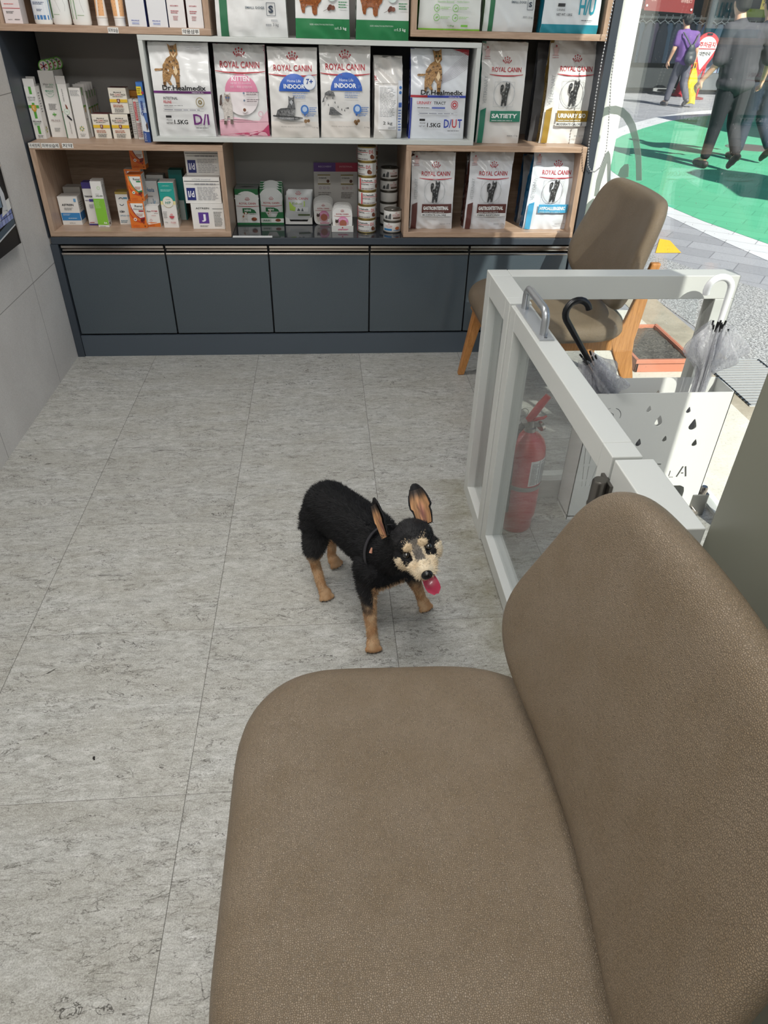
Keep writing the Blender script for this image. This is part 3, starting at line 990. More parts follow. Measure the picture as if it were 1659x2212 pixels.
LF = Face(lbm, lambda x, z, of: V(((0.0611 + of) * cos(LA0 + x / 0.061), (0.0611 + of) * sin(LA0 + x / 0.061), 0.192 + z)), 0.061 * (LA1 - LA0), 0.092)
LF.rect(0.30, 0.02, 0.32, 0.98, '#222222'); LF.rect(0.66, 0.03, 0.69, 0.97, '#1c1c1c')
LF.text('소화기', 0.48, 0.92, 0.08, '#111111', w=0.25)
LF.lines(0.36, 0.64, 0.05, 0.85, 14, '#555555', 0.4, 3); LF.lines(0.04, 0.27, 0.05, 0.92, 15, '#666666', 0.4, 4); LF.lines(0.72, 0.95, 0.06, 0.94, 18, '#555555', 0.4, 5)
lbm.build('label', ex)

# ================================================================== umbrella stand with cut-out drops
st = empty('umbrella_stand', (1.035, 1.905, 0.0), 'white sheet metal umbrella stand with cut-out raindrops and letters', 'umbrella stand')
SW, SD, SH = 0.225, 0.055, 0.475
M_ST = mat('#e3e4e2', 0.35, 0, 0.4)


def drop(cx, cz, r):
    pts = []
    for k in range(18):
        a = 2 * pi * k / 18
        x = r * 0.62 * cos(a); z = r * 0.62 * sin(a)
        if z > 0:
            f = 1 - z / (r * 0.62); x *= (0.25 + 0.75 * f) ** 0.8; z = z * 2.1
        pts.append((cx + x, cz + z))
    return pts


drops = [(-0.036, 0.417, 0.012), (0.094, 0.411, 0.012), (0.007, 0.372, 0.020), (0.124, 0.356, 0.021), (0.044, 0.309, 0.012), (-0.040, 0.296, 0.015), (0.149, 0.291, 0.014), (-0.19, 0.41, 0.010)]


def sheet_with_holes(holes, x0, x1, z0, z1, y, th, mt):
    """flat sheet with real holes cut through it"""
    cu = bpy.data.curves.new('sheet', 'CURVE'); cu.dimensions = '2D'; cu.fill_mode = 'BOTH'; cu.extrude = th / 2
    for L in [[(x0, z0), (x1, z0), (x1, z1), (x0, z1)]] + holes:
        sp_ = cu.splines.new('POLY'); sp_.points.add(len(L) - 1)
        for i, p in enumerate(L): sp_.points[i].co = (p[0], p[1], 0, 1)
        sp_.use_cyclic_u = True
    o = bpy.data.objects.new('sheet', cu); COL.objects.link(o)
    dg_ = bpy.context.evaluated_depsgraph_get(); dg_.update()
    me = bpy.data.meshes.new_from_object(o.evaluated_get(dg_))
    vs = [V((v.co.x, y + th / 2 + v.co.z, v.co.y)) for v in me.vertices]; fs = [tuple(p.vertices) for p in me.polygons]
    bpy.data.objects.remove(o); bpy.data.curves.remove(cu); bpy.data.meshes.remove(me)
    return vs, fs


holes = [drop(*d) for d in drops]
# umbrella drawing as thin slots (left half) : handle hook, ribs
def slot(pts, wd):
    L = []; R = []
    for i, p in enumerate(pts):
        a = V(pts[max(i - 1, 0)]); b = V(pts[min(i + 1, len(pts) - 1)]); d = (b - a).normalized(); n_ = V((-d.y, d.x)) * wd / 2
        L.append((p[0] + n_.x, p[1] + n_.y)); R.append((p[0] - n_.x, p[1] - n_.y))
    return L + R[::-1]


holes.append(slot([(-0.155 + 0.028 * cos(radians(a)), 0.398 + 0.028 * sin(radians(a))) for a in range(175, 85, -15)], 0.0022))
holes.append(slot([(-0.150 + 0.028 * cos(radians(a)), 0.398 + 0.028 * sin(radians(a))) for a in range(75, -16, -15)], 0.0022))
holes.append(slot([(-0.165, 0.403), (-0.155, 0.410), (-0.146, 0.404), (-0.146, 0.394), (-0.150, 0.386), (-0.143, 0.380), (-0.134, 0.384)], 0.0022))
for k, (xa, xb) in enumerate(((-0.212, -0.190), (-0.190, -0.182), (-0.152, -0.176))):
    for (za, zb) in ((0.290, 0.225), (0.215, 0.165), (0.157, 0.137)):
        f = lambda z: xa + (xb - xa) * (0.290 - z) / 0.21
        holes.append(slot([(f(za), za), (f((za + zb) / 2), (za + zb) / 2), (f(zb), zb)], 0.002))
# stencil letters U M B R E L L A : the bars are slots
def bars(L, x, z, s):
    D = {'E': [[(0, 0), (0, 1)], [(0.12, 1), (0.7, 1)], [(0.12, 0.52), (0.55, 0.52)], [(0.12, 0), (0.7, 0)]],
         'L': [[(0, 1), (0, 0.12)], [(0.05, 0), (0.6, 0)]],
         'A': [[(0, 0), (0.29, 1)], [(0.49, 1), (0.78, 0)], [(0.29, 0.36), (0.49, 0.36)]],
         'U': [[(0, 1), (0, 0.2)], [(0.1, 0.04), (0.5, 0.04)], [(0.6, 0.2), (0.6, 1)]],
         'M': [[(0, 0), (0, 1)], [(0.2, 0.9), (0.32, 0.5)], [(0.50, 0.5), (0.62, 0.9)], [(0.82, 1), (0.82, 0)]],
         'B': [[(0, 0), (0, 1)], [(0.2, 1), (0.45, 1)], [(0.2, 0.5), (0.45, 0.5)], [(0.2, 0), (0.45, 0)], [(0.62, 0.85), (0.62, 0.65)], [(0.62, 0.35), (0.62, 0.15)]],
         'R': [[(0, 0), (0, 1)], [(0.2, 1), (0.45, 1)], [(0.62, 0.85), (0.62, 0.65)], [(0.2, 0.5), (0.45, 0.5)], [(0.35, 0.3), (0.6, 0)]]}
    return [slot([(x + a[0] * s, z + a[1] * s), (x + b[0] * s, z + b[1] * s)], 0.0058 if s > 0.03 else 0.0036) for a, b in D[L]]


xx = -0.092
for L, s, dz in (('U', 0.044, 0), ('M', 0.024, 0), ('B', 0.024, 0), ('R', 0.024, 0), ('E', 0.044, 0.008), ('L', 0.026, 0), ('L', 0.026, 0), ('A', 0.042, 0)):
    holes += bars(L, xx, 0.164 + dz, s); xx += s * 0.82 + 0.006
# rounded foot opening
foot = [(-0.12, 0.002), (0.168, 0.002), (0.168, 0.105), (0.163, 0.122), (0.148, 0.13), (-0.10, 0.13), (-0.115, 0.122), (-0.12, 0.105)]
holes.append(foot)
mb = MB()
vs, fs = sheet_with_holes(holes, -SW, SW, 0.0, SH, -SD, 0.0025, M_ST); mb.add(vs, fs, M_ST)
mb.build('front_panel', st)
mb = MB(); hb = [drop(-d[0], d[1], d[2]) for d in drops]
vs, fs = sheet_with_holes(hb, -SW, SW, 0.0, SH, SD - 0.0025, 0.0025, M_ST); mb.add(vs, fs, M_ST); mb.build('rear_panel', st)
MB().box(-SW, -SW + 0.0025, -SD, SD, 0, SH, M_ST).build('side_panel', st); MB().box(SW - 0.0025, SW, -SD, SD, 0, SH, M_ST).build('side_panel', st)
MB().box(-SW, SW, -SD, SD, 0.012, 0.016, M_ST).build('drip_tray', st)

# umbrellas standing in it
M_PVC = None


def make_pvc():
    t = NT('clear_plastic_film')
    p = t.coords('Object')
    tr = t.n('BsdfTransparent'); tr.inputs[0].default_value = (0.97, 0.97, 0.985, 1)
    gl = t.n('BsdfGlossy'); gl.inputs['Roughness'].default_value = 0.22; gl.inputs[0].default_value = (0.9, 0.9, 0.95, 1)
    df0 = t.n('BsdfDiffuse'); df0.inputs[0].default_value = (0.85, 0.85, 0.88, 1)
    dt0 = t.n('BsdfTranslucent'); dt0.inputs[0].default_value = (0.85, 0.85, 0.88, 1)
    df = t.n('MixShader'); t.l(df0.outputs[0], df.inputs[1]); t.l(dt0.outputs[0], df.inputs[2])
    f = t.ramp(t.noise(t.mapping(p, scale=(1, 1, 0.3)), 45, 4, 0.7, 1.0), [(0.32, BW(0.12)), (0.66, BW(0.55))])
    m1 = t.n('MixShader'); t.l(f, m1.inputs[0]); t.l(tr.outputs[0], m1.inputs[1]); t.l(df.outputs[0], m1.inputs[2])
    fr = t.n('Fresnel'); t.l(t.math('MULTIPLY_ADD', t.n('NewGeometry').outputs['Backfacing'], 1 / 1.5 - 1.5, 1.5), fr.inputs[0])
    m2 = t.n('MixShader'); t.l(t.math('MULTIPLY', fr.outputs[0], 0.8), m2.inputs[0]); t.l(m1.outputs[0], m2.inputs[1]); t.l(gl.outputs[0], m2.inputs[2])
    bp = t.n('Bump'); bp.inputs['Strength'].default_value = 0.8; bp.inputs['Distance'].default_value = 0.01
    t.l(t.noise(t.mapping(p, scale=(1, 1, 0.25)), 60, 3, 0.6, 2.0), bp.inputs['Height'])
    t.l(bp.outputs[0], gl.inputs['Normal']); t.l(bp.outputs[0], df0.inputs['Normal']); t.l(bp.outputs[0], fr.inputs['Normal'])
    t.l(m2.outputs[0], t.out.inputs[0])
    return t.m


M_PVC = make_pvc()


def umbrella(label, p_top, p_rib, hook_dir, hcol, seed, hookr, fl, flare_at, zend=0.03):
    """closed umbrella on the line from the grip top through the rib ends, down into the stand"""
    top = V(p_top); rib = V(p_rib)
    ax = (top - rib).normalized()
    foot = top - ax * ((top.z - zend) / ax.z)
    L = (top - foot).length; kr = (rib - foot).length
    e = empty('umbrella', foot, label, 'umbrella', 'clear plastic umbrellas in the stand')
    hd = V(hook_dir); hd = (hd - ax * hd.dot(ax)).normalized()
    side = ax.cross(hd).normalized()
    rnd = random.Random(seed)
    Mh = mat(hcol, 0.3, 0, 0.5)
    MB().tube([V((0, 0, 0)), ax * kr], 0.004, M_STEEL, 10).build('shaft', e)
    pts = [ax * (kr + 0.012), ax * L]
    for a in range(1, 13):
        an = pi * 1.12 * a / 12
        pts.append(ax * L + hd * hookr * (1 - cos(an)) + ax * hookr * sin(an))
    MB().tube(pts, [0.0080] + [0.0100] * (len(pts) - 2) + [0.0098], Mh, 16).build('handle', e)
    mb = MB()
    for k in range(8):
        a = 2 * pi * k / 8 + 0.3
        r1 = 0.012 + 0.016 * rnd.random(); zt = kr + rnd.uniform(-0.022, 0.012)
        d = hd * cos(a) + side * sin(a)
        mb.tube([ax * 0.25 + d * 0.006, ax * (kr - 0.10) + d * 0.014, ax * zt + d * r1], 0.0011, mat('#8a8a8e', 0.4, 0.6), 6)
        mb.tube([ax * zt + d * r1, ax * (zt + 0.013) + d * (r1 + 0.002)], 0.0030, M_BLACK, 8)
    mb.tube([ax * (kr - 0.02), ax * (kr + 0.014)], 0.0080, M_BLACK, 12)
    mb.build('ribs', e)
    ph = [rnd.random() * 6 for _ in range(8)]
    k0 = 0.22
    def rad(k, a, big):
        z = foot.z + ax.z * k
        env = math.exp(-((k - flare_at) / (0.045 if k < flare_at else 0.06)) ** 2)
        base = 0.017 + 0.010 * sin(8 * a + ph[0]) * 0.6
        r = base + (fl if big else fl * 0.45) * env * (0.55 + 0.45 * sin(3 * a + ph[1]) + 0.35 * sin(8 * a + ph[2] + 14 * k) + 0.2 * sin(13 * a + 30 * k))
        return max(0.006, r)
    def g_(u, v, big=True):
        a = 2 * pi * u; k = k0 + (kr - 0.004 - k0) * v
        d = hd * cos(a) + side * sin(a)
        return ax * (k + 0.010 * sin(8 * a + ph[3]) * v) + d * rad(k, a, big)
    mb = MB(); mb.grid(g_, 112, 40, M_PVC, True, True); mb.build('canopy', e)
    mb = MB(); mb.grid(lambda u, v: g_(u + 0.03, v * 0.96, False) * 1.0, 80, 30, M_PVC, True, True); mb.build('inner_folds', e)
    return e


umbrella('clear umbrella with a black hooked handle leaning left in the stand', at_y(1224, 692, 1.90), at_y(1268, 772, 1.90), (1, 0.1, 0.2), '#131418', 3, 0.036, 0.068, 0.575)
umbrella('clear umbrella with a white hooked handle leaning right in the stand', at_y(1578, 626, 1.90), at_y(1553, 703, 1.90), (-1, 0, 0), '#eceef2', 9, 0.036, 0.070, 0.565)
# ================================================================== outside: street, painted ground, shop opposite
def make_asphalt():
    t = NT('speckled_asphalt'); p = t.pos()
    a = t.noise(p, 95, 4, 0.85); b = t.noise(p, 2.2, 4, 0.6); vo = t.n('TexVoronoi'); vo.inputs['Scale'].default_value = 220
    t.l(p, vo.inputs['Vector'])
    c = t.ramp(a, [(0.40, lin('#3c3e42')), (0.50, lin('#85868a')), (0.60, lin('#cfcfd1'))])
    c = t.mix(t.ramp(b, [(0.4, BW(0)), (0.7, BW(0.35))]), c, lin('#9d9c98'))
    t.l(c, t.b.inputs['Base Color']); t.b.inputs['Roughness'].default_value = 0.85
    t.bump(a, 0.5, 0.004); return t.m


def make_pavers(name, c1, c2, cj, noise_amt=0.4, bw=0.42, bh=0.21):
    t = NT(name); p = t.pos()
    q = t.mapping(p, rot=(0, 0, radians(38)))
    br = t.n('TexBrick'); br.offset = 0.5
    br.inputs['Color1'].default_value = lin(c1); br.inputs['Color2'].default_value = lin(c2); br.inputs['Mortar'].default_value = lin(cj)
    br.inputs['Scale'].default_value = 1.0; br.inputs['Mortar Size'].default_value = 0.004; br.inputs['Brick Width'].default_value = bw; br.inputs['Row Height'].default_value = bh
    br.inputs['Bias'].default_value = 0.0
    t.l(q, br.inputs['Vector'])
    a = t.noise(p, 120, 3, 0.7); b = t.noise(p, 1.7, 5, 0.6)
    c = t.mix(t.ramp(a, [(0.35, BW(noise_amt)), (0.6, BW(0))]), br.outputs[0], lin(cj))
    c = t.mix(t.ramp(b, [(0.45, BW(0)), (0.75, BW(0.3))]), c, lin(c2))
    t.l(c, t.b.inputs['Base Color']); t.b.inputs['Roughness'].default_value = 0.8
    t.bump(t.math('SUBTRACT', t.math('MULTIPLY', a, 0.3), br.outputs[1]), 0.4, 0.004); return t.m


def make_concrete(name, c1, c2):
    t = NT(name); p = t.pos()
    a = t.noise(p, 3.5, 7, 0.7, 0.3); f = t.noise(p, 90, 3, 0.7)
    c = t.mix(t.ramp(a, [(0.35, BW(0)), (0.65, BW(1))]), lin(c1), lin(c2))
    c = t.mix(t.ramp(f, [(0.3, BW(0.5)), (0.5, BW(0))]), c, tuple(x * 0.5 for x in lin(c1)[:3]) + (1,))
    t.l(c, t.b.inputs['Base Color']); t.b.inputs['Roughness'].default_value = 0.8
    t.bump(f, 0.3, 0.003); return t.m


M_ASPH = make_asphalt()
M_PAV = make_pavers('grey_street_pavers', '#9fa0a6', '#8d8e94', '#6e6e75')
M_GREEN = make_pavers('green_painted_pavers', '#55ab86', '#4fa27e', '#3f8d6c', 0.12, 0.42, 0.21)
M_ROADW = make_pavers('white_painted_pavers', '#cfd0d4', '#c3c4c8', '#8d8d92', 0.25)
M_GRANITE = make_concrete('white_granite_step', '#cfccc4', '#bdb9b0')
M_CURB = make_concrete('worn_concrete_kerb', '#b3aa9b', '#8f8779')

slab('street', 2.06, 40, -12, 45, -0.30, -0.004, M_PAV)
slab('kerb', 1.83, 2.06, -3, 14, -0.3, -0.001, M_CURB)
slab('doorstep', GX + 0.0005, 1.83, -3, 3.9, -0.3, 0.0, M_GRANITE)
slab('side_ground', -20, 1.83, 3.905, 45, -0.3, -0.004, M_PAV)
slab('jamb_outside', GX + 0.036, GX + 0.12, 3.78, 3.9, 0, 2.8, mat('#ededea', 0.5))
slab('wall_shopfront', -3, GX + 0.035, YB + 0.11, 3.9, 0, 3.2, M_PAINT)


def ground_poly(name, px, z, mt, th=0.002, label=None):
    pts = [at_z(x, y, z) for x, y in px]
    return MB().prism([(p.x, p.y) for p in pts], lambda x, y: V((x, y, z)), lambda x, y: V((x, y, z + th)), mt).build(name, kind='structure')


ground_poly('road_asphalt', [(1402, 548), (1480, 575), (1560, 600), (1700, 640), (1900, 720), (1900, 1100), (1700, 1000), (1585, 840), (1500, 706), (1400, 636), (1352, 590), (1360, 540)], -0.0035, M_ASPH)
ground_poly('road_white_border', [(1278, 335), (1288, 304), (1318, 286), (1360, 268), (1420, 253), (1480, 243), (1536, 238), (1640, 230), (1800, 228), (2300, 250), (2300, 700), (1900, 640), (1659, 564), (1525, 505), (1440, 466), (1360, 425), (1318, 398), (1285, 370)], -0.0035, M_ROADW)
ground_poly('road_green_area', [(1296, 335), (1308, 312), (1345, 293), (1390, 277), (1440, 263), (1500, 253), (1560, 247), (1700, 240), (1900, 250), (2250, 300), (2250, 660), (1900, 610), (1659, 527), (1520, 478), (1440, 444), (1370, 405), (1323, 371), (1300, 350)], -0.0012, M_GREEN)
ground_poly('road_yellow_mark', [(1425, 516), (1447, 520), (1471, 546), (1416, 546)], -0.001, mat('#e9b02c', 0.8))
mh = at_z(1622, 319, 0.001)
MB().lathe([(0.0, 0.002), (0.30, 0.002), (0.31, 0.0), (0.33, 0.004), (0.34, 0.0)], mat('#6f6a66', 0.6, 0.3), 32, (mh.x, mh.y, 0)).build('manhole_cover', label='round grey manhole cover in the green painted street', cat='manhole cover')

# drain grate beside the kerb
dg = MB(); a = at_z(1560, 785, 0); b = at_z(1625, 832, 0)
gx0, gx1, gy0, gy1 = 1.90, 2.22, 2.66, 3.16
dg.box(gx0, gx0 + 0.012, gy0, gy1, -0.02, 0.004, M_STEEL).box(gx1 - 0.012, gx1, gy0, gy1, -0.02, 0.004, M_STEEL)
for i in range(19):
    y = gy0 + (gy1 - gy0) * i / 18
    dg.box(gx0, gx1, y - 0.0075, y + 0.0075, -0.02, 0.004, mat('#b4b5b6', 0.45, 0.3))
for i in range(1, 4):
    x = gx0 + (gx1 - gx0) * i / 4
    dg.box(x - 0.004, x + 0.004, gy0, gy1, -0.02, 0.001, M_STEEL)
dg.box(gx0, gx1, gy0, gy1, -0.003, -0.0005, mat('#3c3c3e', 0.8))
dg.build('drain_grate', label='galvanised drain grate in the pavement right of the umbrellas', cat='drain grate')

# planter and mat on the doorstep
pl = empty('planter_box', (1.66, 3.17, 0.0), 'long terracotta coloured planter box of dark soil outside the window', 'planter')
MTC = mat('#b5735c', 0.6)
mb = MB()
x0, x1, y0, y1, h = -0.15, 0.135, -0.14, 0.33, 0.065
t_ = 0.012
mb.box(x0, x1, y0, y0 + t_, 0, h, MTC).box(x0, x1, y1 - t_, y1, 0, h, MTC).box(x0, x0 + t_, y0, y1, 0, h, MTC).box(x1 - t_, x1, y0, y1, 0, h, MTC)
mb.box(x0 - 0.008, x1 + 0.008, y0 - 0.008, y0 + 0.006, h - 0.018, h + 0.002, MTC).box(x1 - 0.006, x1 + 0.008, y0, y1, h - 0.018, h + 0.002, MTC).box(x0 - 0.008, x0 + 0.006, y0, y1, h - 0.018, h + 0.002, MTC)
mb.build('box', pl, bevel=0.002)
sm = NT('potting_soil'); sp = sm.pos(); sn = sm.noise(sp, 90, 4, 0.7)
sm.l(sm.ramp(sn, [(0.35, lin('#2a2622')), (0.7, lin('#77716a'))]), sm.b.inputs['Base Color']); sm.bump(sn, 1.0, 0.01)
MB().grid(lambda u, v: V((x0 + t_ + (x1 - x0 - 2 * t_) * u, y0 + t_ + (y1 - y0 - 2 * t_) * v, 0.048 + 0.010 * noise.noise(V((u * 9, v * 14, 0))))), 16, 26, sm.m).build('soil', pl)
MB().box(1.43, 1.56, 2.72, 2.86, 0.0, 0.008, sm.m).build('door_mat', label='small dark grey mat on the step in front of the planter', cat='mat')

# bead chain of the roller blind, hanging in a loop
ch = []
for (px, py, Y) in [(1347, -60, 3.36), (1342, 0, 3.36), (1336, 50, 3.37), (1328, 110, 3.38), (1320, 175, 3.39), (1317, 230, 3.39), (1314, 280, 3.395), (1310, 320, 3.40), (1304, 345, 3.39), (1296, 362, 3.36), (1285, 371, 3.315), (1276, 370, 3.285), (1270, 358, 3.278), (1270, 340, 3.275), (1272, 310, 3.27), (1279, 265, 3.27), (1288, 200, 3.27), (1300, 130, 3.27), (1314, 60, 3.27), (1326, 0, 3.27), (1338, -60, 3.27)]:
    ch.append(at_y(px, py, Y))
mb = MB(); mb.tube(ch, 0.0009, mat('#9a9a9c', 0.4, 0.5), 5)
acc = 0.0
for a, b in zip(ch[:-1], ch[1:]):
    L = (b - a).length; s = acc
    while s < L:
        mb.sphere(a + (b - a) * (s / L), 0.0034, mat('#b9b9bc', 0.3, 0.6), 4); s += 0.0115
    acc = s - L
mb.build('bead_chain', label='grey plastic bead chain loop of the window blind beside the shelves', cat='blind chain')

# floor lock / door fitting at the foot of the entrance
bk = at_z(1505, 1085, 0.05)
fl = empty('door_fitting', (bk.x, bk.y, 0.0), 'small chrome door fitting at floor level right of the umbrella stand', 'door fitting')
MB().box(-0.03, 0.03, -0.012, 0.012, 0.0, 0.09, M_STEEL).build('plate', fl, bevel=0.003)
MB().lathe([(0, 0), (0.012, 0), (0.012, 0.02), (0.009, 0.026), (0, 0.026)], M_CHROME, 20, (0.01, 0.0, 0.09)).build('knob', fl)
MB().tube([(-0.015, -0.012, 0.03), (-0.015, -0.035, 0.03)], 0.008, M_CHROME, 14).build('bolt', fl)

# ---- shop across the street
SY = 19.0
M_DK = mat('#2a3338', 0.7)
sh = empty('shop_building', (11.0, SY, 0.0), 'clothes shop across the street with a dark open front', 'building')
mb = MB()
mb.box(-8, 12, 2.2, 2.6, 0, 5.2, M_DK).box(-8, 12, 0, 2.4, 3.0, 5.2, mat('#4a5860', 0.7)).box(-8, 12, 0.3, 2.4, -0.05, 0.12, mat('#8a8d90', 0.8))
mb.build('wall', sh)
MB().box(-8, 12, -2.2, 0.3, 2.95, 3.05, mat('#4a5a62', 0.7)).build('awning', sh)
mb = MB()
for x in (-6.3, -1.9, 2.2, 6.5): MB().box(x, x + 0.12, 0.0, 0.12, 0.1, 3.0, mat('#5d6a70', 0.5)).build('front_post', sh)
mb = MB(); mb.box(-6.2, -3.55, 0.05, 0.08, 1.50, 2.6, mat('#76888f', 0.3))
F = Face(mb, lambda x, z, of: V((-6.0 + x, 0.05 - of * 6, 1.52 + z)), 2.3, 0.5)
F.text('455-8051', 0.72, 0.45, 0.55, '#b04a4e', w=1.0, bold=0.03)
mb.build('number_pane', sh)
mb = MB()
for (xa, xb, c, z0, z1) in ((-6.3, 12, '#9aa3a2', 1.45, 1.50), (-4.6, -1.9, '#1f4a58', 1.02, 1.36), (-6.3, 12, '#2c3439', 0.98, 1.01)):
    mb.box(xa, xb, 0.75, 0.8, z0, z1, mat(c, 0.6))
mb.build('hanging_rail', sh)
mb = MB()
mb.box(-6.3, -2.6, -0.55, -0.15, 0.12, 0.50, mat('#2c3134', 0.8)).box(-2.5, 3.0, -0.5, -0.1, 0.1, 0.42, mat('#5a6064', 0.8))
mb.build('display_ledge', sh)
mb = MB()
for k, (x, z, c, s, cs) in enumerate(((-0.62, 1.8, '#e6cf58', '봄신상\n9,900', '#5a3a20'), (-0.30, 1.72, '#e8b8a8', '특가\n19,800', '#8c2026'), (0.28, 1.75, '#e9e6e0', '세일\n5,000', '#b0343a'), (0.58, 1.84, '#e6cf58', '균일', '#5a3a20'))):
    mb = MB(); mb.box(x - 0.16, x + 0.16, -0.09, -0.08, z - 0.13, z + 0.13, mat(c, 0.6))
    F = Face(mb, lambda xx, zz, of, x=x, z=z: V((x - 0.16 + xx, -0.091 - of * 6, z - 0.13 + zz)), 0.32, 0.26)
    F.text(s, 0.5, 0.5, 0.7, cs, w=0.8, bold=0.02); mb.build('price_card', sh)
MB().box(-0.95, 0.9, 0.15, 0.6, 1.52, 1.68, mat('#7f9438', 0.7)).box(-1.1, 1.1, 0.1, 0.16, 1.46, 1.52, mat('#30373b', 0.7)).build('upper_shelf', sh)
# garments: each hangs on its own
cols = ['#27333a', '#3a4a58', '#2f5278', '#5579a6', '#6f8fb8', '#2a3140', '#4a4552', '#2b2f36', '#55606c', '#39404c', '#615a70', '#34434a']
names = {'#27333a': 'black', '#3a4a58': 'dark slate', '#2f5278': 'deep blue', '#5579a6': 'denim blue', '#6f8fb8': 'light blue', '#2a3140': 'navy', '#4a4552': 'dark plum', '#2b2f36': 'charcoal', '#55606c': 'grey blue', '#39404c': 'dark grey', '#615a70': 'dusty purple', '#34434a': 'dark teal grey'}
rnd = random.Random(5)


def brighter(c):
    r = [min(255, int(int(c[i:i + 2], 16) * 1.5 + 12)) for i in (1, 3, 5)]
    return '#%02x%02x%02x' % tuple(r)


def garment(x, y, ztop, w_, h_, c, label, group):
    e = empty('hanging_garment', (x, y, ztop), label, 'garment', group)
    ph = rnd.random() * 6
    def g_(u, v):
        a = 2 * pi * u
        ww = w_ / 2 * (0.35 + 0.65 * min(1, v * 5)) * (1 + 0.12 * v)
        return V((ww * cos(a), (0.045 + 0.03 * v) * sin(a) + 0.018 * sin(4 * a + ph) * v, -0.05 - h_ * v))
    MB().grid(g_, 20, 8, mat(brighter(c), 0.85), True, True).build('cloth', e)
    MB().tube([(0, 0, 0.09), (0.02, 0, 0.11), (0.03, 0, 0.08), (0.0, 0, 0.02), (0, 0, -0.01)], 0.006, mat('#d6dde0', 0.3), 6).tube([(-w_ * 0.45, 0, -0.07), (0, 0, 0.0), (w_ * 0.45, 0, -0.07)], 0.010, mat('#d6dde0', 0.3), 6).build('hanger', e)
    return e


seqs = []
x = -5.2
i = 0
ORD = ['first', 'second', 'third', 'fourth', 'fifth', 'sixth', 'seventh', 'eighth', 'ninth', 'tenth', 'eleventh', 'twelfth', 'thirteenth', 'fourteenth', 'fifteenth', 'sixteenth', 'seventeenth', 'eighteenth', 'nineteenth', 'twentieth']
def nth(i): return ORD[i] + ' from the left' if i < 18 else ORD[35 - i] + ' from the right'
while x < 1.0:
    if -4.55 < x < -3.8: c = ['#5579a6', '#6f8fb8', '#5579a6', '#2f5278'][i % 4]; h_ = 0.95
    elif x < -4.55: c = ['#27333a', '#2b2f36', '#34434a'][i % 3]; h_ = 0.85
    elif x < -1.9: c = ['#39404c', '#4a4552', '#2b2f36', '#3a4a58'][i % 4]; h_ = 0.80
    else: c = ['#2f5278', '#2a3140', '#55606c', '#615a70', '#3a4a58'][i % 5]; h_ = 1.05
    zone = 'at the left of the rail' if x < -4.55 else 'in the long blue run of the rail' if x < -3.8 else 'in the middle of the rail' if x < -1.9 else 'on the right half of the rail'
    garment(11 + x, SY + 0.45 + 0.05 * (i % 2), 1.42, 0.30 if x > -1.9 else 0.26, h_, c,
            '%s garment on the rail of the shop opposite, %s' % (names[c], nth(i)), 'clothes hanging in the shop across the street')
    x += 0.175; i += 1
# red banner
bn = at_y(1450, 10, 15.4)
mb = MB(); pp = [at_y(px, py, 15.4) for px, py in ((1404, -60), (1512, -66), (1496, 30), (1391, 22))]
mb.prism([(p.x, p.z) for p in pp], lambda x, z: V((x, 15.4, z)), lambda x, z: V((x, 15.43, z)), mat('#741c1c', 0.6))
F = Face(mb, lambda x, z, of: V((pp[3].x + x, 15.4 - of * 10, pp[3].z + z)), pp[2].x - pp[3].x, pp[0].z - pp[3].z)
F.text('상호', 0.16, 0.30, 0.10, '#d9b8b0', w=0.10); F.text('네이버블로그', 0.82, 0.27, 0.10, '#d9b8b0', w=0.22)
F.disc(0.04, 0.13, 0.018, '#e2e2e2'); F.disc(0.95, 0.05, 0.018, '#e2e2e2')
mb.build('red_banner', label='dark red hanging banner above the person in the purple shirt', cat='banner')
MB().tube([(pp[0].x + 0.15, 15.43, pp[0].z - 0.02), (pp[0].x + 0.15, SY, 3.3)], 0.015, M_STEEL, 8).tube([(pp[1].x - 0.15, 15.43, pp[1].z - 0.02), (pp[1].x - 0.15, SY, 3.3)], 0.015, M_STEEL, 8).build('banner_pole', label='pair of thin steel arms carrying the red banner from the shop', cat='banner arm')

# no-parking sign
sp = at_z(1502, 214, 0.0)
sg = empty('parking_sign', (sp.x, sp.y, 0), 'red and white drop-shaped no-parking sign on a thin pole', 'sign')
MB().lathe([(0.0, 0), (0.16, 0), (0.16, 0.03), (0.03, 0.05), (0.0, 0.05)], mat('#7c2a30', 0.5), 24).tube([(0, 0, 0.03), (0.05, 0, 0.75)], 0.025, mat('#b0303a', 0.5), 12).build('pole', sg)
mb = MB(); SC = at_y(1525, 104, sp.y); ox = SC.x - sp.x; oz = SC.z
out = []
for k in range(40):
    a = 2 * pi * k / 40; x = 0.27 * sin(a); z = 0.28 * cos(a)
    if z < 0: z *= 1.9; x *= max(0.12, (1 + z / 0.62)) ** 0.8
    out.append((x + ox - 0.10 * max(0, -z), oz + z))
mb.prism(out, lambda x, z: V((x, -0.03, z)), lambda x, z: V((x, 0.01, z)), mat('#b53a42', 0.45))
inn = [((x - ox) * 0.8 + ox, (z - oz) * 0.74 + oz) for x, z in out]
mb.prism(inn, lambda x, z: V((x, -0.034, z)), lambda x, z: V((x, -0.02, z)), mat('#e3e2e2', 0.5))
F = Face(mb, lambda x, z, of: V((ox - 0.25 + x, -0.035 - of * 5, oz - 0.30 + z)), 0.5, 0.55)
F.text('주차금지', 0.5, 0.66, 0.18, '#b53a42', w=0.72, bold=0.03); F.text('대한약국', 0.48, 0.36, 0.14, '#3a3a3c', w=0.5, bold=0.02)
F.rect(0.10, 0.51, 0.90, 0.54, '#b53a42'); F.rect(0.38, 0.97, 0.62, 1.03, '#2a1a1c')
mb.build('sign_board', sg)
cp_ = at_z(1474, 207, 0.0)
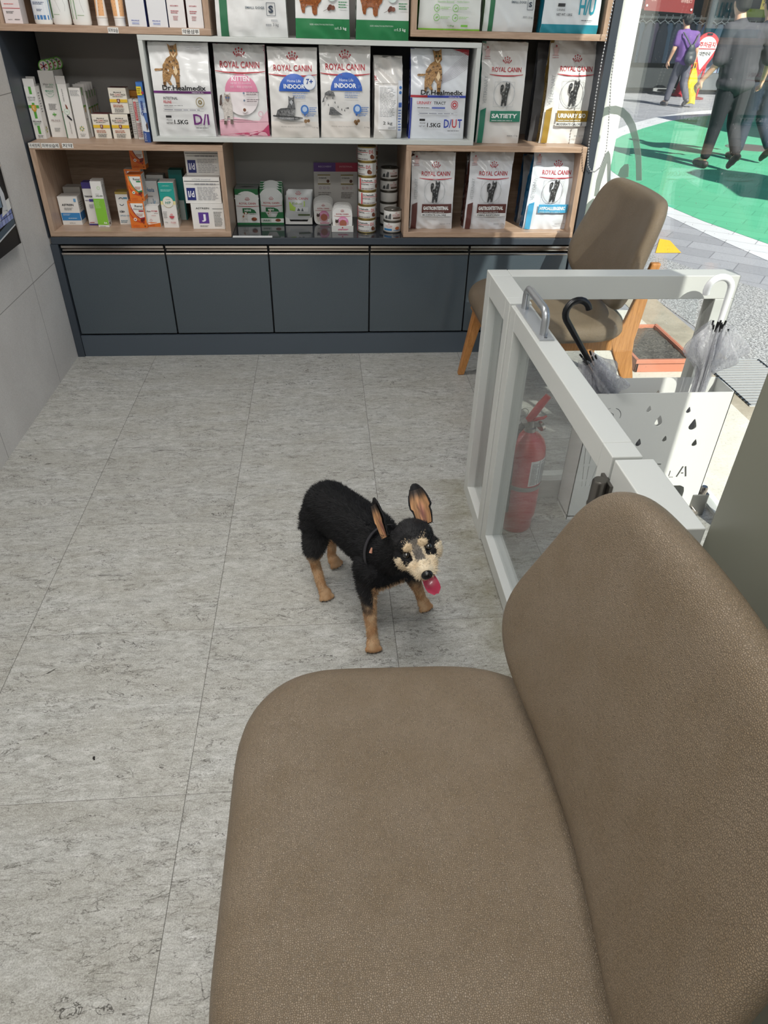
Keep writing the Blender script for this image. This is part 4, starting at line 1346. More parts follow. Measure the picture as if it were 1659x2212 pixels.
MB().lathe([(0.0, 0), (0.26, 0), (0.26, 0.03), (0.20, 0.05), (0.035, 0.72), (0.0, 0.73)], mat('#a8303a', 0.5), 28, (cp_.x, cp_.y, 0)).build('traffic_cone', label='red traffic cone standing behind the legs of the person in purple', cat='traffic cone')

# two made-up canopies out of view, outlined to shade the green paint
def canopy(shadow_px, h, label, post):
    k = h / (-SUN_DIR.z)
    pts = [at_z(x, y, 0.0) - SUN_DIR * k for x, y in shadow_px]
    e = empty('added_shade_canopy', (pts[post].x, pts[post].y, 0.0), label, 'canopy', 'added shade canopies out of view')
    o = V((pts[post].x, pts[post].y, 0))
    MB().prism([(p.x, p.y) for p in pts], lambda x, y: V((x, y, h)) - o, lambda x, y: V((x, y, h + 0.03)) - o, mat('#3f6a8c', 0.8)).build('roof', e)
    MB().tube([(0.0, 0.0, 0.0), (0, 0, h)], 0.03, M_STEEL, 12).build('post', e)


canopy([(1486, 374), (1506, 367), (1560, 367), (1640, 376), (1760, 400), (1900, 470), (1760, 450), (1640, 430), (1600, 425), (1562, 398), (1520, 388)], 2.6, 'blue fabric canopy on a post added out of view to cast shade, nearer of two', 5)
canopy([(1418, 253), (1470, 249), (1560, 245), (1700, 250), (1900, 262), (1900, 330), (1700, 308), (1590, 290), (1500, 270)], 2.6, 'blue fabric canopy on a post added out of view to cast shade, farther of two', 5)
# ================================================================== goods on the shelves
Z_LL = ZC + 0.0245; Z_RL = Z_LL; Z_G = 0.9635; Z_UL = 1.338; Z_UR = 1.3515; Z_LT = 0.9335; Z_RT = 0.9445; Z_GT = 1.3135; Z_C = ZC + 0.0005


def spot(bl, br, tl, z, ymin=YF + 0.006, yaw=False):
    """stand an item on height z from where its front foot and top show"""
    a = at_z(bl[0], bl[1], z); b = at_z(br[0], br[1], z)
    y = max(ymin, (a.y + b.y) / 2)
    a = at_y(bl[0], bl[1], y); b = at_y(br[0], br[1], y)
    t = at_y(tl[0], tl[1], y)
    return (a.x + b.x) / 2, y, b.x - a.x, t.z - z


def carton(name, label, cat, group, bl, br, tl, z, depth, art, body='#e8e6e3', side=None, top=None, yaw=0.0, flap=False, y=None, hgt=None, xoff=0.0):
    x, yy, w_, h_ = spot(bl, br, tl, z)
    if y is not None:
        yy = y; a = at_y(bl[0], bl[1], yy); b = at_y(br[0], br[1], yy); x = (a.x + b.x) / 2; w_ = b.x - a.x; h_ = at_y(tl[0], tl[1], yy).z - z
    if hgt: h_ = hgt
    mb = MB(); hw = w_ / 2
    mb.box(-hw, hw, 0, depth, 0, h_, mat(body, 0.45))
    F = Face(mb, lambda X, Z, o: V((-hw + X, -o, Z)), w_, h_)
    if side:
        G = Face(mb, lambda X, Z, o: V((hw + o, X, Z)), depth, h_)
        side(G)
        G2 = Face(mb, lambda X, Z, o: V((-hw - o, depth - X, Z)), depth, h_)
        side(G2)
    if top:
        T = Face(mb, lambda X, Z, o: V((-hw + X, Z, h_ + o)), w_, depth)
        if callable(top): top(T)
        else: T.rect(0.0, 0.0, 1, 1, top)
    if flap:
        mb.box(-hw, hw, 0.002, 0.0028, h_, h_ + 0.028, mat('#dcdad8', 0.5))
        mb.box(-hw + 0.001, hw, 0.002, depth * 0.9, h_ + 0.0005, h_ + 0.001, mat('#c9c7c4', 0.5))
    art(F)
    o = mb.build(name, label=label, cat=cat, group=group)
    o.location = (x + xoff, yy, z); o.rotation_euler = (0, 0, yaw)
    return o


BOXG = 'small medicine and supplement cartons on the shelves'
GR = '#5aa845'


def a_ear(F):
    F.rect(0.36, 0.0, 0.62, 1.0, '#f1f1ef')
    F.rect(0.38, 0.86, 0.62, 1.0, GR); F.rect(0.38, 0.40, 0.62, 0.70, GR); F.rect(0.02, 0.60, 0.98, 0.655, GR); F.rect(0.38, 0.10, 0.62, 0.26, GR)
    F.poly([(0.28, 0.66), (0.72, 0.66), (0.72, 0.57), (0.5, 0.52), (0.28, 0.57)], '#d8a23c'); F.text('E', 0.5, 0.605, 0.06, '#f3e7c8', w=0.2)
    F.text('aroma ear', 0.5, 0.80, 0.028, '#33473a', w=0.7); F.text('Cleanser', 0.5, 0.76, 0.03, '#33473a', w=0.6)
    F.text('PRUNUS', 0.5, 0.345, 0.028, '#222a26', w=0.8, bold=0.02); F.lines(0.2, 0.8, 0.27, 0.32, 2, '#6a9a70'); F.lines(0.3, 0.8, 0.03, 0.08, 2, '#555555')


def s_ear(F):
    F.lines(0.3, 0.7, 0.5, 0.9, 8, '#8a8a8a'); flower(F, 0.5, 0.17, 0.3)


def flower(F, x, z, r):
    for k in range(8):
        a = 45 * k; k2 = F.w / F.h
        c = ['#3f7f3a', '#c9b43c'][k % 2]
        ax_, az = cos(radians(a)), sin(radians(a)); bx, bz = -az, ax_
        F.poly([(x + ax_ * r * .25, z + az * r * .25 * k2), (x + ax_ * r * .6 + bx * r * .25, z + (az * r * .6 + bz * r * .25) * k2), (x + ax_ * r, z + az * r * k2), (x + ax_ * r * .5 - bx * r * .1, z + (az * r * .5 - bz * r * .1) * k2)], c); F.k -= 1
    F.k += 1


def a_hair(F):
    F.text('Hair', 0.36, 0.80, 0.035, '#4a4a4a', w=0.34); F.text('skin', 0.70, 0.80, 0.035, '#4fa07c', w=0.28); F.text('essence', 0.55, 0.762, 0.022, '#5a7a6a', w=0.5)
    F.text('헤어스킨', 0.5, 0.70, 0.035, '#4fa07c', w=0.56, bold=0.02); F.text('에센스', 0.5, 0.665, 0.022, '#4fa07c', w=0.3)
    F.ring(0.5, 0.69, 0.30, 0.02, '#7cb89a', 200, 340); F.lines(0.25, 0.8, 0.42, 0.52, 5, '#777777')
    F.rect(0.37, 0.345, 0.63, 0.362, GR); F.rect(0.48, 0.32, 0.52, 0.387, GR); F.text('PRUNUS', 0.5, 0.26, 0.03, '#7c5a5c', w=0.58); F.lines(0.3, 0.7, 0.09, 0.15, 3, '#777777')


def a_fish(F):
    F.rect(0.0, 0.0, 0.06, 1.0, '#2f7d4f'); F.disc(0.52, 0.5, 0.30, '#a8c8a8'); F.disc(0.52, 0.5, 0.25, '#eef2ee'); F.text('자연', 0.52, 0.5, 0.04, '#4f9a60', w=0.3)
    F.poly([(0.5, 0.64), (0.62, 0.62), (0.72, 0.56), (0.6, 0.54), (0.52, 0.58)], '#7a3a24'); F.poly([(0.42, 0.42), (0.62, 0.37), (0.86, 0.33), (0.92, 0.355), (0.7, 0.41), (0.5, 0.44)], '#23262a')
    F.text('natural ear lotion', 0.5, 0.8, 0.14, '#555555', w=0.22, rot=-1); F.text('natural ear lotion', 0.6, 0.2, 0.13, '#777777', w=0.22, rot=-1); F.disc(0.1, 0.5, 0.04, '#c0282c')


def a_flower(F):
    F.lines(0.08, 0.9, 0.84, 0.96, 8, '#777777', 0.4, 3); flower(F, 0.5, 0.20, 0.26); F.text('PRUNUS', 0.5, 0.09, 0.018, '#3c4a3c', w=0.5); F.lines(0.3, 0.7, 0.04, 0.07, 2, '#888888')


def s_ear2(F):
    F.rect(0.40, 0.85, 0.65, 1.0, GR); F.rect(0.1, 0.62, 0.9, 0.66, GR); F.rect(0.40, 0.52, 0.62, 0.64, '#d0a240'); F.lines(0.3, 0.7, 0.35, 0.40, 2, '#333333')
    F.text('natural', 0.5, 0.22, 0.2, '#4f9a60', w=0.22, rot=-1)


carton('ear_cleaner_carton', 'white carton with a green cross and gold shield, leftmost on the upper left shelf', 'carton', BOXG, (77.8, 297), (100.6, 297.8), (53.4, 187), Z_LT, 0.052, a_ear, side=s_ear, flap=True, y=3.425)
carton('ear_cleaner_carton', 'white open carton standing just behind the leftmost green cross carton', 'carton', BOXG, (82, 290), (103, 291), (56, 182), Z_LT, 0.05, a_ear, flap=True, y=3.482)
carton('essence_carton', 'tallest white carton with a small green plus, topped by round stickers', 'carton', BOXG, (113.3, 296), (145, 296.5), (82, 152), Z_LT, 0.13, a_hair)
for k in range(4):
    c = at_y(95 + k * 9.5, 143 - k * 2.5, 3.488 + k * 0.03)
    mb = MB(); T = Matrix.Translation(c) @ Matrix.Rotation(radians(90), 4, 'X')
    mb.lathe([(0.0, 0.0), (0.0225, 0.0), (0.0225, 0.0012), (0.0, 0.0012)], mat('#5fa23c', 0.5), 24, T=T); mb.lathe([(0.0, 0.0016), (0.0185, 0.0016)], mat('#d5cfc8', 0.5), 20, T=T)
    for q in range(3):
        a = radians(30 + 60 * q); mb.box(-0.015, 0.015, -0.0022, 0.0022, 0.0018, 0.0021, mat(['#9c4a3c', '#4a4a7c', '#b05a6a'][q], 0.5), T @ Matrix.Rotation(a, 4, 'Z'))
    mb.build('round_tag', label=['round green-rimmed display tag at the front, standing on the tallest white carton', 'round green-rimmed display tag second from the front on the tallest white carton', 'round green-rimmed display tag third from the front on the tallest white carton', 'round green-rimmed display tag at the back of the tallest white carton'][k], cat='display tag', group='round display tags on the tallest carton')
carton('ear_lotion_carton', 'narrow white carton with a green edge and a small black fish drawing', 'carton', BOXG, (146.6, 298.6), (166.5, 299), (120.5, 181), Z_LT, 0.05, a_fish, flap=True)
carton('ear_cleaner_carton', 'white carton with a green and yellow flower mark near its foot', 'carton', BOXG, (169.8, 298.6), (193.5, 300), (146.5, 189.5), Z_LT, 0.045, a_flower, side=s_ear2)
for k in range(4):
    carton('ear_cleaner_carton', ['white flapped carton directly behind the flower-marked one', 'second white flapped carton behind the flower-marked one', 'third white flapped carton behind the flower-marked one', 'rearmost white flapped carton behind the flower-marked one'][k], 'carton', BOXG,
           (169.8, 298.6), (193.5, 300), (146.5, 189.5), Z_LT, 0.042, a_flower, side=s_ear2, flap=True, y=3.505 + 0.046 * k, hgt=0.168, xoff=0.020 + 0.012 * k)


def a_pads(F):
    F.rect(0, 0.90, 1, 0.97, '#f4efe0'); F.text('PRUNUS', 0.5, 0.82, 0.05, '#38302a', w=0.45, bold=0.03)
    F.text('EAR', 0.20, 0.735, 0.075, '#4a3a30', w=0.22, bold=0.01); F.text('CLINIC', 0.50, 0.735, 0.075, '#b3423a', w=0.34, bold=0.01); F.text('PADS', 0.82, 0.735, 0.075, '#4a3a30', w=0.26, bold=0.01)
    F.lines(0.2, 0.8, 0.64, 0.68, 1, '#55453a', 0.5)
    F.rect(0, 0.44, 1, 0.56, '#eac43c'); F.poly([(0.41, 0.57), (0.59, 0.57), (0.59, 0.46), (0.5, 0.40), (0.41, 0.46)], '#6e2430'); F.text('E', 0.5, 0.50, 0.08, '#f0e8e0', w=0.08, bold=0.03)
    F.lines(0.15, 0.85, 0.24, 0.36, 2, '#b06a50', 0.5, 2); F.lines(0.2, 0.85, 0.05, 0.2, 3, '#444444', 0.45, 5)


PG = 'cream and yellow ear pad cartons'
carton('ear_pad_carton', 'cream carton with a yellow band and dark red shield, lower left of the three', 'carton', PG, (207, 298.6), (242.4, 299.5), (196, 246), Z_LT, 0.06, a_pads, body='#eeeadf', top='#5c2428', side=lambda F: F.rect(0, 0, 1, 1, '#cfc9bb'))
carton('ear_pad_carton', 'cream carton with a yellow band and dark red shield, lower right of the three', 'carton', PG, (246.6, 299.5), (283.8, 300.3), (237, 246), Z_LT, 0.06, a_pads, body='#eeeadf', top='#5c2428', side=lambda F: (F.rect(0, 0, 1, 1, '#57534c'), F.lines(0.2, 0.8, 0.1, 0.9, 6, '#cfc9bb')))
ph_ = spot((246.6, 299.5), (283.8, 300.3), (237, 246), Z_LT)
carton('ear_pad_carton', 'cream carton with a yellow band and dark red shield, stacked on top', 'carton', PG, (241.6, 241.3), (279.2, 242.1), (232.3, 186.8), Z_LT + ph_[3] + 0.002, 0.06, a_pads, body='#eeeadf', top='#5c2428', y=ph_[1], hgt=ph_[3])
carton('orange_carton', 'plain orange carton behind the ear pad cartons', 'carton', BOXG, (290, 296), (318, 296), (272, 196), Z_LT, 0.05, lambda F: F.lines(0.2, 0.8, 0.8, 0.9, 2, '#8a5a20'), body='#c8862c', y=3.535)
carton('ointment_carton', 'slim grey-white carton between the ear pads and the toothpaste', 'carton', BOXG, (290.5, 299), (299, 300), (273, 214), Z_LT, 0.06, lambda F: F.lines(0.1, 0.9, 0.1, 0.9, 14, '#9a9a9a'), body='#cfcdc8')
carton('ointment_carton', 'slim white carton with a red strip of lettering beside the toothpaste', 'carton', BOXG, (300, 300.5), (312, 301.5), (283, 215), Z_LT, 0.06, lambda F: (F.rect(0.08, 0.48, 0.5, 0.95, '#c93a40'), F.text('SENSITIVE', 0.29, 0.72, 0.2, '#f4eeee', w=0.42, rot=-1), F.lines(0.55, 0.95, 0.05, 0.95, 18, '#9a9a9a'), F.lines(0.1, 0.9, 0.05, 0.42, 9, '#b06a6a')), body='#dedcd8')


def a_ora(F):
    for i in range(6):
        F.rect(0, 0.5 + i * 0.083, 1, 0.5 + (i + 1) * 0.083, ['#c9d6ea', '#a9c0e0', '#7da0d2', '#5683c4', '#3d6cb8', '#3e78c4'][i])
    F.rect(0, 0, 1, 0.18, '#28407c'); F.rect(0, 0.18, 1, 0.5, '#dfe6ee')
    F.poly([(0.35, 0.5), (1, 0.2), (1, 0.5)], '#5a7ab8'); F.poly([(0.0, 0.2), (0.5, 0.0), (1, 0.0), (1, 0.16)], '#33549c')
    F.rect(0.0, 0.79, 0.75, 0.93, '#e6cf3a'); F.lines(0.1, 0.6, 0.81, 0.91, 3, '#7a6a1c'); F.disc(0.85, 0.83, 0.2, '#b03a5a'); F.text('Oratene', 0.38, 0.58, 0.5, '#1f3a8a', w=0.24, rot=1, bold=0.02)
    F.text('ZYMOX', 0.3, 0.09, 0.3, '#d8e0f0', w=0.14, rot=1); F.poly([(0.6, 0.3), (0.9, 0.36), (0.95, 0.26), (0.7, 0.2)], '#5a4a44')


carton('toothpaste_carton', 'tall blue and white toothpaste carton with a yellow sticker against the grey shelf', 'carton', BOXG, (312.5, 302.5), (326.3, 303.6), (293.0, 177), Z_LT, 0.05, a_ora, body='#3d5f9c', y=YF + 0.06)

# ---- lower left box
def a_ast(F):
    F.rect(0.02, 0.16, 0.98, 0.43, '#3b86c4'); F.text('ASTREIN', 0.45, 0.71, 0.075, '#2b2b2b', w=0.60, bold=0.035); F.lines(0.24, 0.7, 0.52, 0.62, 3, '#888888')
    F.lines(0.12, 0.5, 0.34, 0.40, 2, '#cfe2f2'); F.lines(0.35, 0.8, 0.21, 0.27, 1, '#bcd6ec'); F.rect(0.80, 0.82, 0.92, 0.93, '#6fa3d0'); F.text('VETPLUS', 0.5, 0.07, 0.035, '#444444', w=0.3)


def s_ast(F):
    F.rect(0.02, 0.16, 0.98, 0.43, '#3b7ab4'); F.lines(0.2, 0.8, 0.5, 0.8, 4, '#9a9a9a')


carton('supplement_carton', 'white carton with a blue band at the left end of the lower shelf', 'carton', BOXG, (137, 485.3), (178.9, 486.2), (123, 424.5), Z_LL, 0.07, a_ast, side=s_ast)
carton('supplement_carton', 'dull grey carton standing behind the white one with the blue band', 'carton', BOXG, (150, 470), (186, 470), (141, 404), Z_LL, 0.07, lambda F: F.rect(0, 0, 1, 1, '#a19d98'), body='#a8a49f', y=YF + 0.20)


def a_ter(F):
    F.rect(0, 0.86, 1, 1, '#463a84'); F.rect(0, 0, 1, 0.035, '#463a84'); F.text('TERBIDERM', 0.5, 0.68, 0.04, '#3a3a44', w=0.8, bold=0.03); F.rect(0.5, 0.56, 0.98, 0.62, '#4a3c90')
    F.lines(0.1, 0.5, 0.57, 0.61, 1, '#8a8a9c'); F.lines(0.4, 0.9, 0.4, 0.5, 3, '#8a8a9c'); F.rect(0.1, 0.06, 0.6, 0.075, '#9c3040')


gsp = spot((213.6, 490.2), (236.8, 491), (193.8, 391.8), Z_LL)
carton('shampoo_carton', 'white carton with a purple top band leaning between blue and green ones', 'carton', BOXG, (193, 482), (213.5, 483), (174.5, 394), Z_LL, 0.05, a_ter, top='#463a84', y=gsp[1] + 0.035)


def a_grn(F):
    F.rect(0, 0.05, 1, 0.63, '#86c33e'); F.ring(0.68, 0.86, 0.14, 0.03, '#a9d884'); F.text('오틱스-큐어', 0.62, 0.69, 0.035, '#3c5a44', w=0.62, bold=0.03); F.lines(0.3, 0.65, 0.725, 0.74, 1, '#8a8a8a')
    F.lines(0.1, 0.6, 0.42, 0.6, 6, '#c9e8a4', 0.3); F.poly([(0.55, 0.08), (0.66, 0.13), (0.72, 0.09), (0.8, 0.12), (0.9, 0.08)], '#eaf5dc'); F.lines(0.15, 0.7, 0.01, 0.035, 1, '#888888')


def s_txt(F):
    F.lines(0.15, 0.85, 0.12, 0.92, 26, '#8f8f8f'); F.rect(0.3, 0.04, 0.7, 0.1, '#3a3a3a')


carton('ear_cleaner_carton', 'tall white and lime green carton on the lower left shelf', 'carton', BOXG, (213.6, 490.2), (236.8, 491), (193.8, 391.8), Z_LL, 0.038, a_grn, side=s_txt)
carton('ear_cleaner_carton', 'second lime green carton standing right behind the first', 'carton', BOXG, (213.6, 490.2), (236.8, 491), (193.8, 391.8), Z_LL, 0.038, a_grn, side=s_txt, y=gsp[1] + 0.041, hgt=gsp[3], xoff=0.004)


def a_hm(F):
    F.rect(0, 0.93, 1, 1, '#a9934c'); F.text('H/M+', 0.35, 0.40, 0.08, '#222c38', w=0.42, bold=0.03); F.ring(0.42, 0.66, 0.2, 0.05, '#36424e', 200, 340); F.ring(0.42, 0.76, 0.2, 0.05, '#36424e', 20, 160)
    F.text('CAPSULE + EGGS', 0.55, 0.28, 0.05, '#2f7a9c', w=0.9); F.lines(0.1, 0.7, 0.05, 0.15, 2, '#6f8fa0'); F.rect(0.62, 0.8, 0.95, 0.84, '#3f86a8')


carton('joint_supplement_carton', 'white carton with a gold top edge and a joint drawing left of the orange stack', 'carton', BOXG, (259, 477), (285, 478), (246.5, 414.5), Z_LL, 0.06, a_hm, top='#a9934c', y=gsp[1] + 0.05)


def a_ren(red, adv):
    def f(F):
        F.rect(0, 0, 1, 1, '#e0772a')
        F.poly([(0.10, 0.93), (0.93, 0.93), (0.93, 0.40), (0.80, 0.36), (0.60, 0.37), (0.42, 0.46), (0.25, 0.62), (0.14, 0.78)], '#eceae6')
        F.poly([(0.06, 0.95), (0.12, 0.93), (0.17, 0.75), (0.28, 0.58), (0.46, 0.42), (0.66, 0.33), (0.94, 0.34), (0.94, 0.42), (0.66, 0.38), (0.46, 0.47), (0.30, 0.64), (0.20, 0.80), (0.17, 0.95)], red)
        F.poly([(0.05, 0.62), (0.18, 0.46), (0.40, 0.32), (0.62, 0.26), (0.9, 0.28), (0.9, 0.2), (0.6, 0.2), (0.35, 0.26), (0.14, 0.4), (0.04, 0.54)], '#cf4a24')
        F.text('Renal', 0.66, 0.83, 0.085, '#3a3432', w=0.46, bold=0.01)
        if adv: F.text('Advanced', 0.62, 0.72, 0.06, '#3a3432', w=0.62)
        F.rect(0.62, 0.62 if adv else 0.72, 0.92, 0.67 if adv else 0.77, red); F.lines(0.45, 0.9, 0.44, 0.56, 3, '#b87a68')
        F.disc(0.33, 0.33, 0.10, '#efe6de'); F.disc(0.33, 0.33, 0.05, red)
        F.disc(0.74, 0.29, 0.10, '#6a2418', sz=0.8); F.disc(0.85, 0.33, 0.07, '#6a2418'); F.disc(0.82, 0.20, 0.05, '#8a3420')
        F.text('Candioli', 0.32, 0.10, 0.07, '#c23a26', w=0.42); F.disc(0.88, 0.08, 0.06, '#6a3a1c', sz=0.6)
    return f


def s_ren(F):
    F.rect(0, 0, 1, 0.16, '#d67a34'); F.lines(0.12, 0.9, 0.22, 0.95, 16, '#a8a29c')


rs = spot((284.5, 492), (319.2, 492.5), (274, 435), Z_LL)
OG = 'orange kidney supplement cartons in a stack'
carton('kidney_supplement_carton', 'orange carton with a red swirl at the bottom of the orange stack', 'carton', OG, (284.5, 492), (319.2, 492.5), (274, 435), Z_LL, 0.07, a_ren('#a32236', True), side=s_ren, top='#d06a2c')
carton('kidney_supplement_carton', 'orange carton with a green swirl in the middle of the orange stack', 'carton', OG, (281.5, 429.8), (312.5, 430.6), (271.5, 377), Z_LL + rs[3] + 0.001, 0.07, a_ren('#2f8a56', False), side=s_ren, top='#d06a2c', y=rs[1] + 0.004)
carton('kidney_supplement_carton', 'orange carton with a red swirl at the back lower tier', 'carton', OG, (284, 492), (318, 492.5), (276, 434), Z_LL, 0.06, a_ren('#a32236', True), side=s_ren, y=rs[1] + 0.10, hgt=rs[3], xoff=0.012)
zb = Z_LL + rs[3] + 0.001
carton('kidney_supplement_carton', 'orange carton with a red swirl in the second tier at the back', 'carton', OG, (284, 492), (318, 492.5), (276, 434), zb, 0.06, a_ren('#a32236', True), side=s_ren, y=rs[1] + 0.10, hgt=rs[3], xoff=0.012)
carton('kidney_supplement_carton', 'orange carton with a red swirl topping the orange stack under the upper board', 'carton', OG, (284.5, 361.5), (315, 362.3), (277, 310), zb + rs[3] + 0.001, 0.06, a_ren('#8f2a26', False), side=s_ren, y=rs[1] + 0.10, hgt=rs[3] * 0.98)


def a_duo(F):
    F.rect(0, 0, 1, 0.22, '#d9772c'); F.poly([(0, 0.22), (0.3, 0.16), (0.7, 0.2), (1, 0.32), (1, 0.2), (0, 0.1)], '#eceae6'); F.text('duo', 0.22, 0.76, 0.08, '#4a3432', w=0.30, bold=0.02); F.text('omega', 0.66, 0.76, 0.07, '#b8364a', w=0.5, bold=0.02)
    F.text('DEFENSE', 0.78, 0.66, 0.04, '#5a4440', w=0.3); F.lines(0.4, 0.75, 0.53, 0.57, 1, '#c86a6a'); F.ring(0.3, 0.32, 0.1, 0.02, '#b8364a'); F.text('Candioli', 0.34, 0.09, 0.06, '#b8361c', w=0.42)


carton('omega_supplement_carton', 'small white and orange carton right of the orange stack', 'carton', BOXG, (320.7, 489.7), (348, 490), (314, 445.3), Z_LL, 0.05, a_duo)


def a_hex(F):
    F.text('Hexia', 0.42, 0.80, 0.10, '#2f5f8a', w=0.62, bold=0.02); F.line([(0.35, 0.25), (0.68, 0.55)], 0.05, '#4a8ab8'); F.line([(0.35, 0.5), (0.62, 0.28)], 0.04, '#3a6a98'); F.line([(0.5, 0.2), (0.55, 0.6)], 0.03, '#2f5f8a'); F.lines(0.2, 0.6, 0.62, 0.68, 1, '#888888')


carton('supplement_carton', 'grey-white carton with blue crossed strokes half hidden by the teal one', 'carton', BOXG, (325, 489), (353, 489), (317.5, 391), Z_LL, 0.06, a_hex, body='#c9cbcc', y=3.445)


def a_hp(F):
    F.rect(0, 0.60, 1, 1, '#1f9a90'); F.rect(0, 0.5, 1, 0.60, '#e8dca0'); F.rect(0, 0.5, 1, 0.52, '#eceae6')
    F.disc(0.50, 0.58, 0.36, '#e9e6dc'); F.ring(0.5, 0.58, 0.36, 0.02, '#c9b67c'); F.text('H/P', 0.5, 0.565, 0.06, '#1f8a84', w=0.36, bold=0.02); F.text('가수분해', 0.5, 0.635, 0.025, '#4a9a94', w=0.28)
    F.text('( SUPPLEMENT )', 0.5, 0.93, 0.02, '#d8f0ec', w=0.5); F.lines(0.12, 0.88, 0.81, 0.86, 2, '#a8dcd6'); F.disc(0.62, 0.27, 0.17, '#c4505a', 180, 360); F.disc(0.62, 0.29, 0.10, '#e0a0a0', 0, 180)
    F.lines(0.06, 0.35, 0.22, 0.38, 5, '#9a9a9a'); F.text('140g', 0.20, 0.125, 0.03, '#555555', w=0.2); F.text('가수분해', 0.66, 0.12, 0.05, '#c4505a', w=0.36)


def s_hp(F):
    F.rect(0, 0.88, 1, 1, '#d8d8d4')
    for i, z in enumerate((0.18, 0.3, 0.42, 0.52)):
        F.disc(0.3, z, 0.12, '#3f9a86'); F.disc(0.68, z, 0.12, '#c8a86a' if i % 2 else '#3f9a86'); F.lines(0.15, 0.85, z - 0.045, z - 0.03, 1, '#999999')


hsp = spot((355.4, 491), (387.2, 492.5), (340, 394.5), Z_LL)
carton('hydrolysed_feed_carton', 'tall teal and white carton with a cream disc on the lower left shelf', 'carton', BOXG, (355.4, 491), (387.2, 492.5), (340, 394.5), Z_LL, 0.045, a_hp, side=s_hp)
carton('hydrolysed_feed_carton', 'second teal and white carton just behind the first', 'carton', BOXG, (355.4, 491), (387.2, 492.5), (340, 394.5), Z_LL, 0.045, a_hp, side=s_hp, y=hsp[1] + 0.048, hgt=hsp[3], xoff=0.006)
carton('teal_carton', 'teal topped carton at the back behind the cross-marked one', 'carton', BOXG, (333, 489), (368, 489), (325, 378), Z_LL, 0.06, lambda F: (F.rect(0, 0.7, 1, 0.92, '#1f8a84'), F.rect(0, 0.92, 1, 1, '#b9b7b3')), body='#b9b7b3', y=YF + 0.215)
carton('teal_carton', 'dark teal carton at the back left of the stacked wide cartons', 'carton', BOXG, (380, 489), (408, 489), (374, 367), Z_LL, 0.06, lambda F: (F.rect(0, 0.0, 1, 1, '#1c6f6c'), F.rect(0.1, 0.0, 0.9, 0.4, '#b7c4c2')), body='#1c6f6c', y=YF + 0.215)


def a_id(F):
    F.rect(0.02, 0.84, 0.98, 0.865, '#23232a'); F.text('UTG40 Intestinal', 0.5, 0.93, 0.06, '#9a9aa4', w=0.5); F.rect(0.06, 0.12, 0.30, 0.60, '#232c74'); F.text('I/d', 0.18, 0.36, 0.25, '#e8e8f0', w=0.17, bold=0.03)
    F.rect(0.06, 0.74, 0.98, 0.755, '#999999'); F.lines(0.36, 0.95, 0.12, 0.66, 9, '#a0a0a6', 0.35); F.lines(0.3, 0.9, 0.70, 0.8, 1, '#8a8a90')


carton('drawing_carton', 'white carton with a purple square letter mark at the foot of the wide carton stack', 'carton', 'wide white cartons in a stack', (418.5, 494), (487, 494.9), (412.2, 440), Z_LL, 0.09,
       lambda F: (F.text('ASTREIN', 0.35, 0.82, 0.07, '#2f2f32', w=0.42, bold=0.03), F.rect(0.20, 0.22, 0.52, 0.66, '#5c3a94'), F.text('J', 0.36, 0.44, 0.30, '#f0eef6', w=0.13, bold=0.04), F.lines(0.22, 0.5, 0.08, 0.15, 2, '#777777'), F.lines(0.68, 0.95, 0.1, 0.7, 10, '#8a8a8a'), F.rect(0.66, 0.80, 0.98, 0.82, '#777777')))
js = spot((418.5, 494), (487, 494.9), (412.2, 440), Z_LL)
carton('diet_carton', 'white carton with a dark blue square in the middle of the wide carton stack', 'carton', 'wide white cartons in a stack', (401.7, 436), (479.0, 437), (396, 383), Z_LL + js[3] + 0.001, 0.10, a_id, y=js[1] + 0.005)
carton('diet_carton', 'white carton with a dark blue square on top of the wide carton stack', 'carton', 'wide white cartons in a stack', (403, 370.4), (475.5, 371.6), (397, 322), Z_LL + js[3] + 0.001 + (at_y(396, 383, js[1]).z - at_y(401.7, 436, js[1]).z) + 0.002, 0.10, a_id, y=js[1] + 0.06)

# ---- middle bay on the dark worktop
def a_mini(F):
    F.rect(0, 0.84, 1, 1, '#1f6a3c'); F.disc(0.5, 0.52, 0.62, '#e9e9e7', 30, 150, r0=0); F.rect(0, 0.06, 1, 0.84, '#e9e9e7'); F.poly([(0, 0.84), (0, 0.90), (0.1, 0.86), (0.3, 0.84)], '#1f6a3c'); F.rect(0, 0, 1, 0.055, '#1f6a3c')
    logo(F, 0.52, 0.60, 0.72, lw=0.98, h=0.055)
    F.poly([(0.28, 0.47), (0.62, 0.47), (0.8, 0.42), (0.88, 0.33), (0.28, 0.33)], '#1f6a3c'); F.text('MINI', 0.5, 0.41, 0.06, '#eef2ee', w=0.28, bold=0.03); F.rect(0.55, 0.30, 0.86, 0.335, '#c9ccc8'); F.text('Adult', 0.68, 0.32, 0.03, '#4a4a4a', w=0.2)
    dog_small(F, 0.36, 0.20, 0.36); F.disc(0.76, 0.17, 0.12, '#7a3f24', sz=0.6); F.disc(0.80, 0.19, 0.06, '#a8552c', sz=0.6)


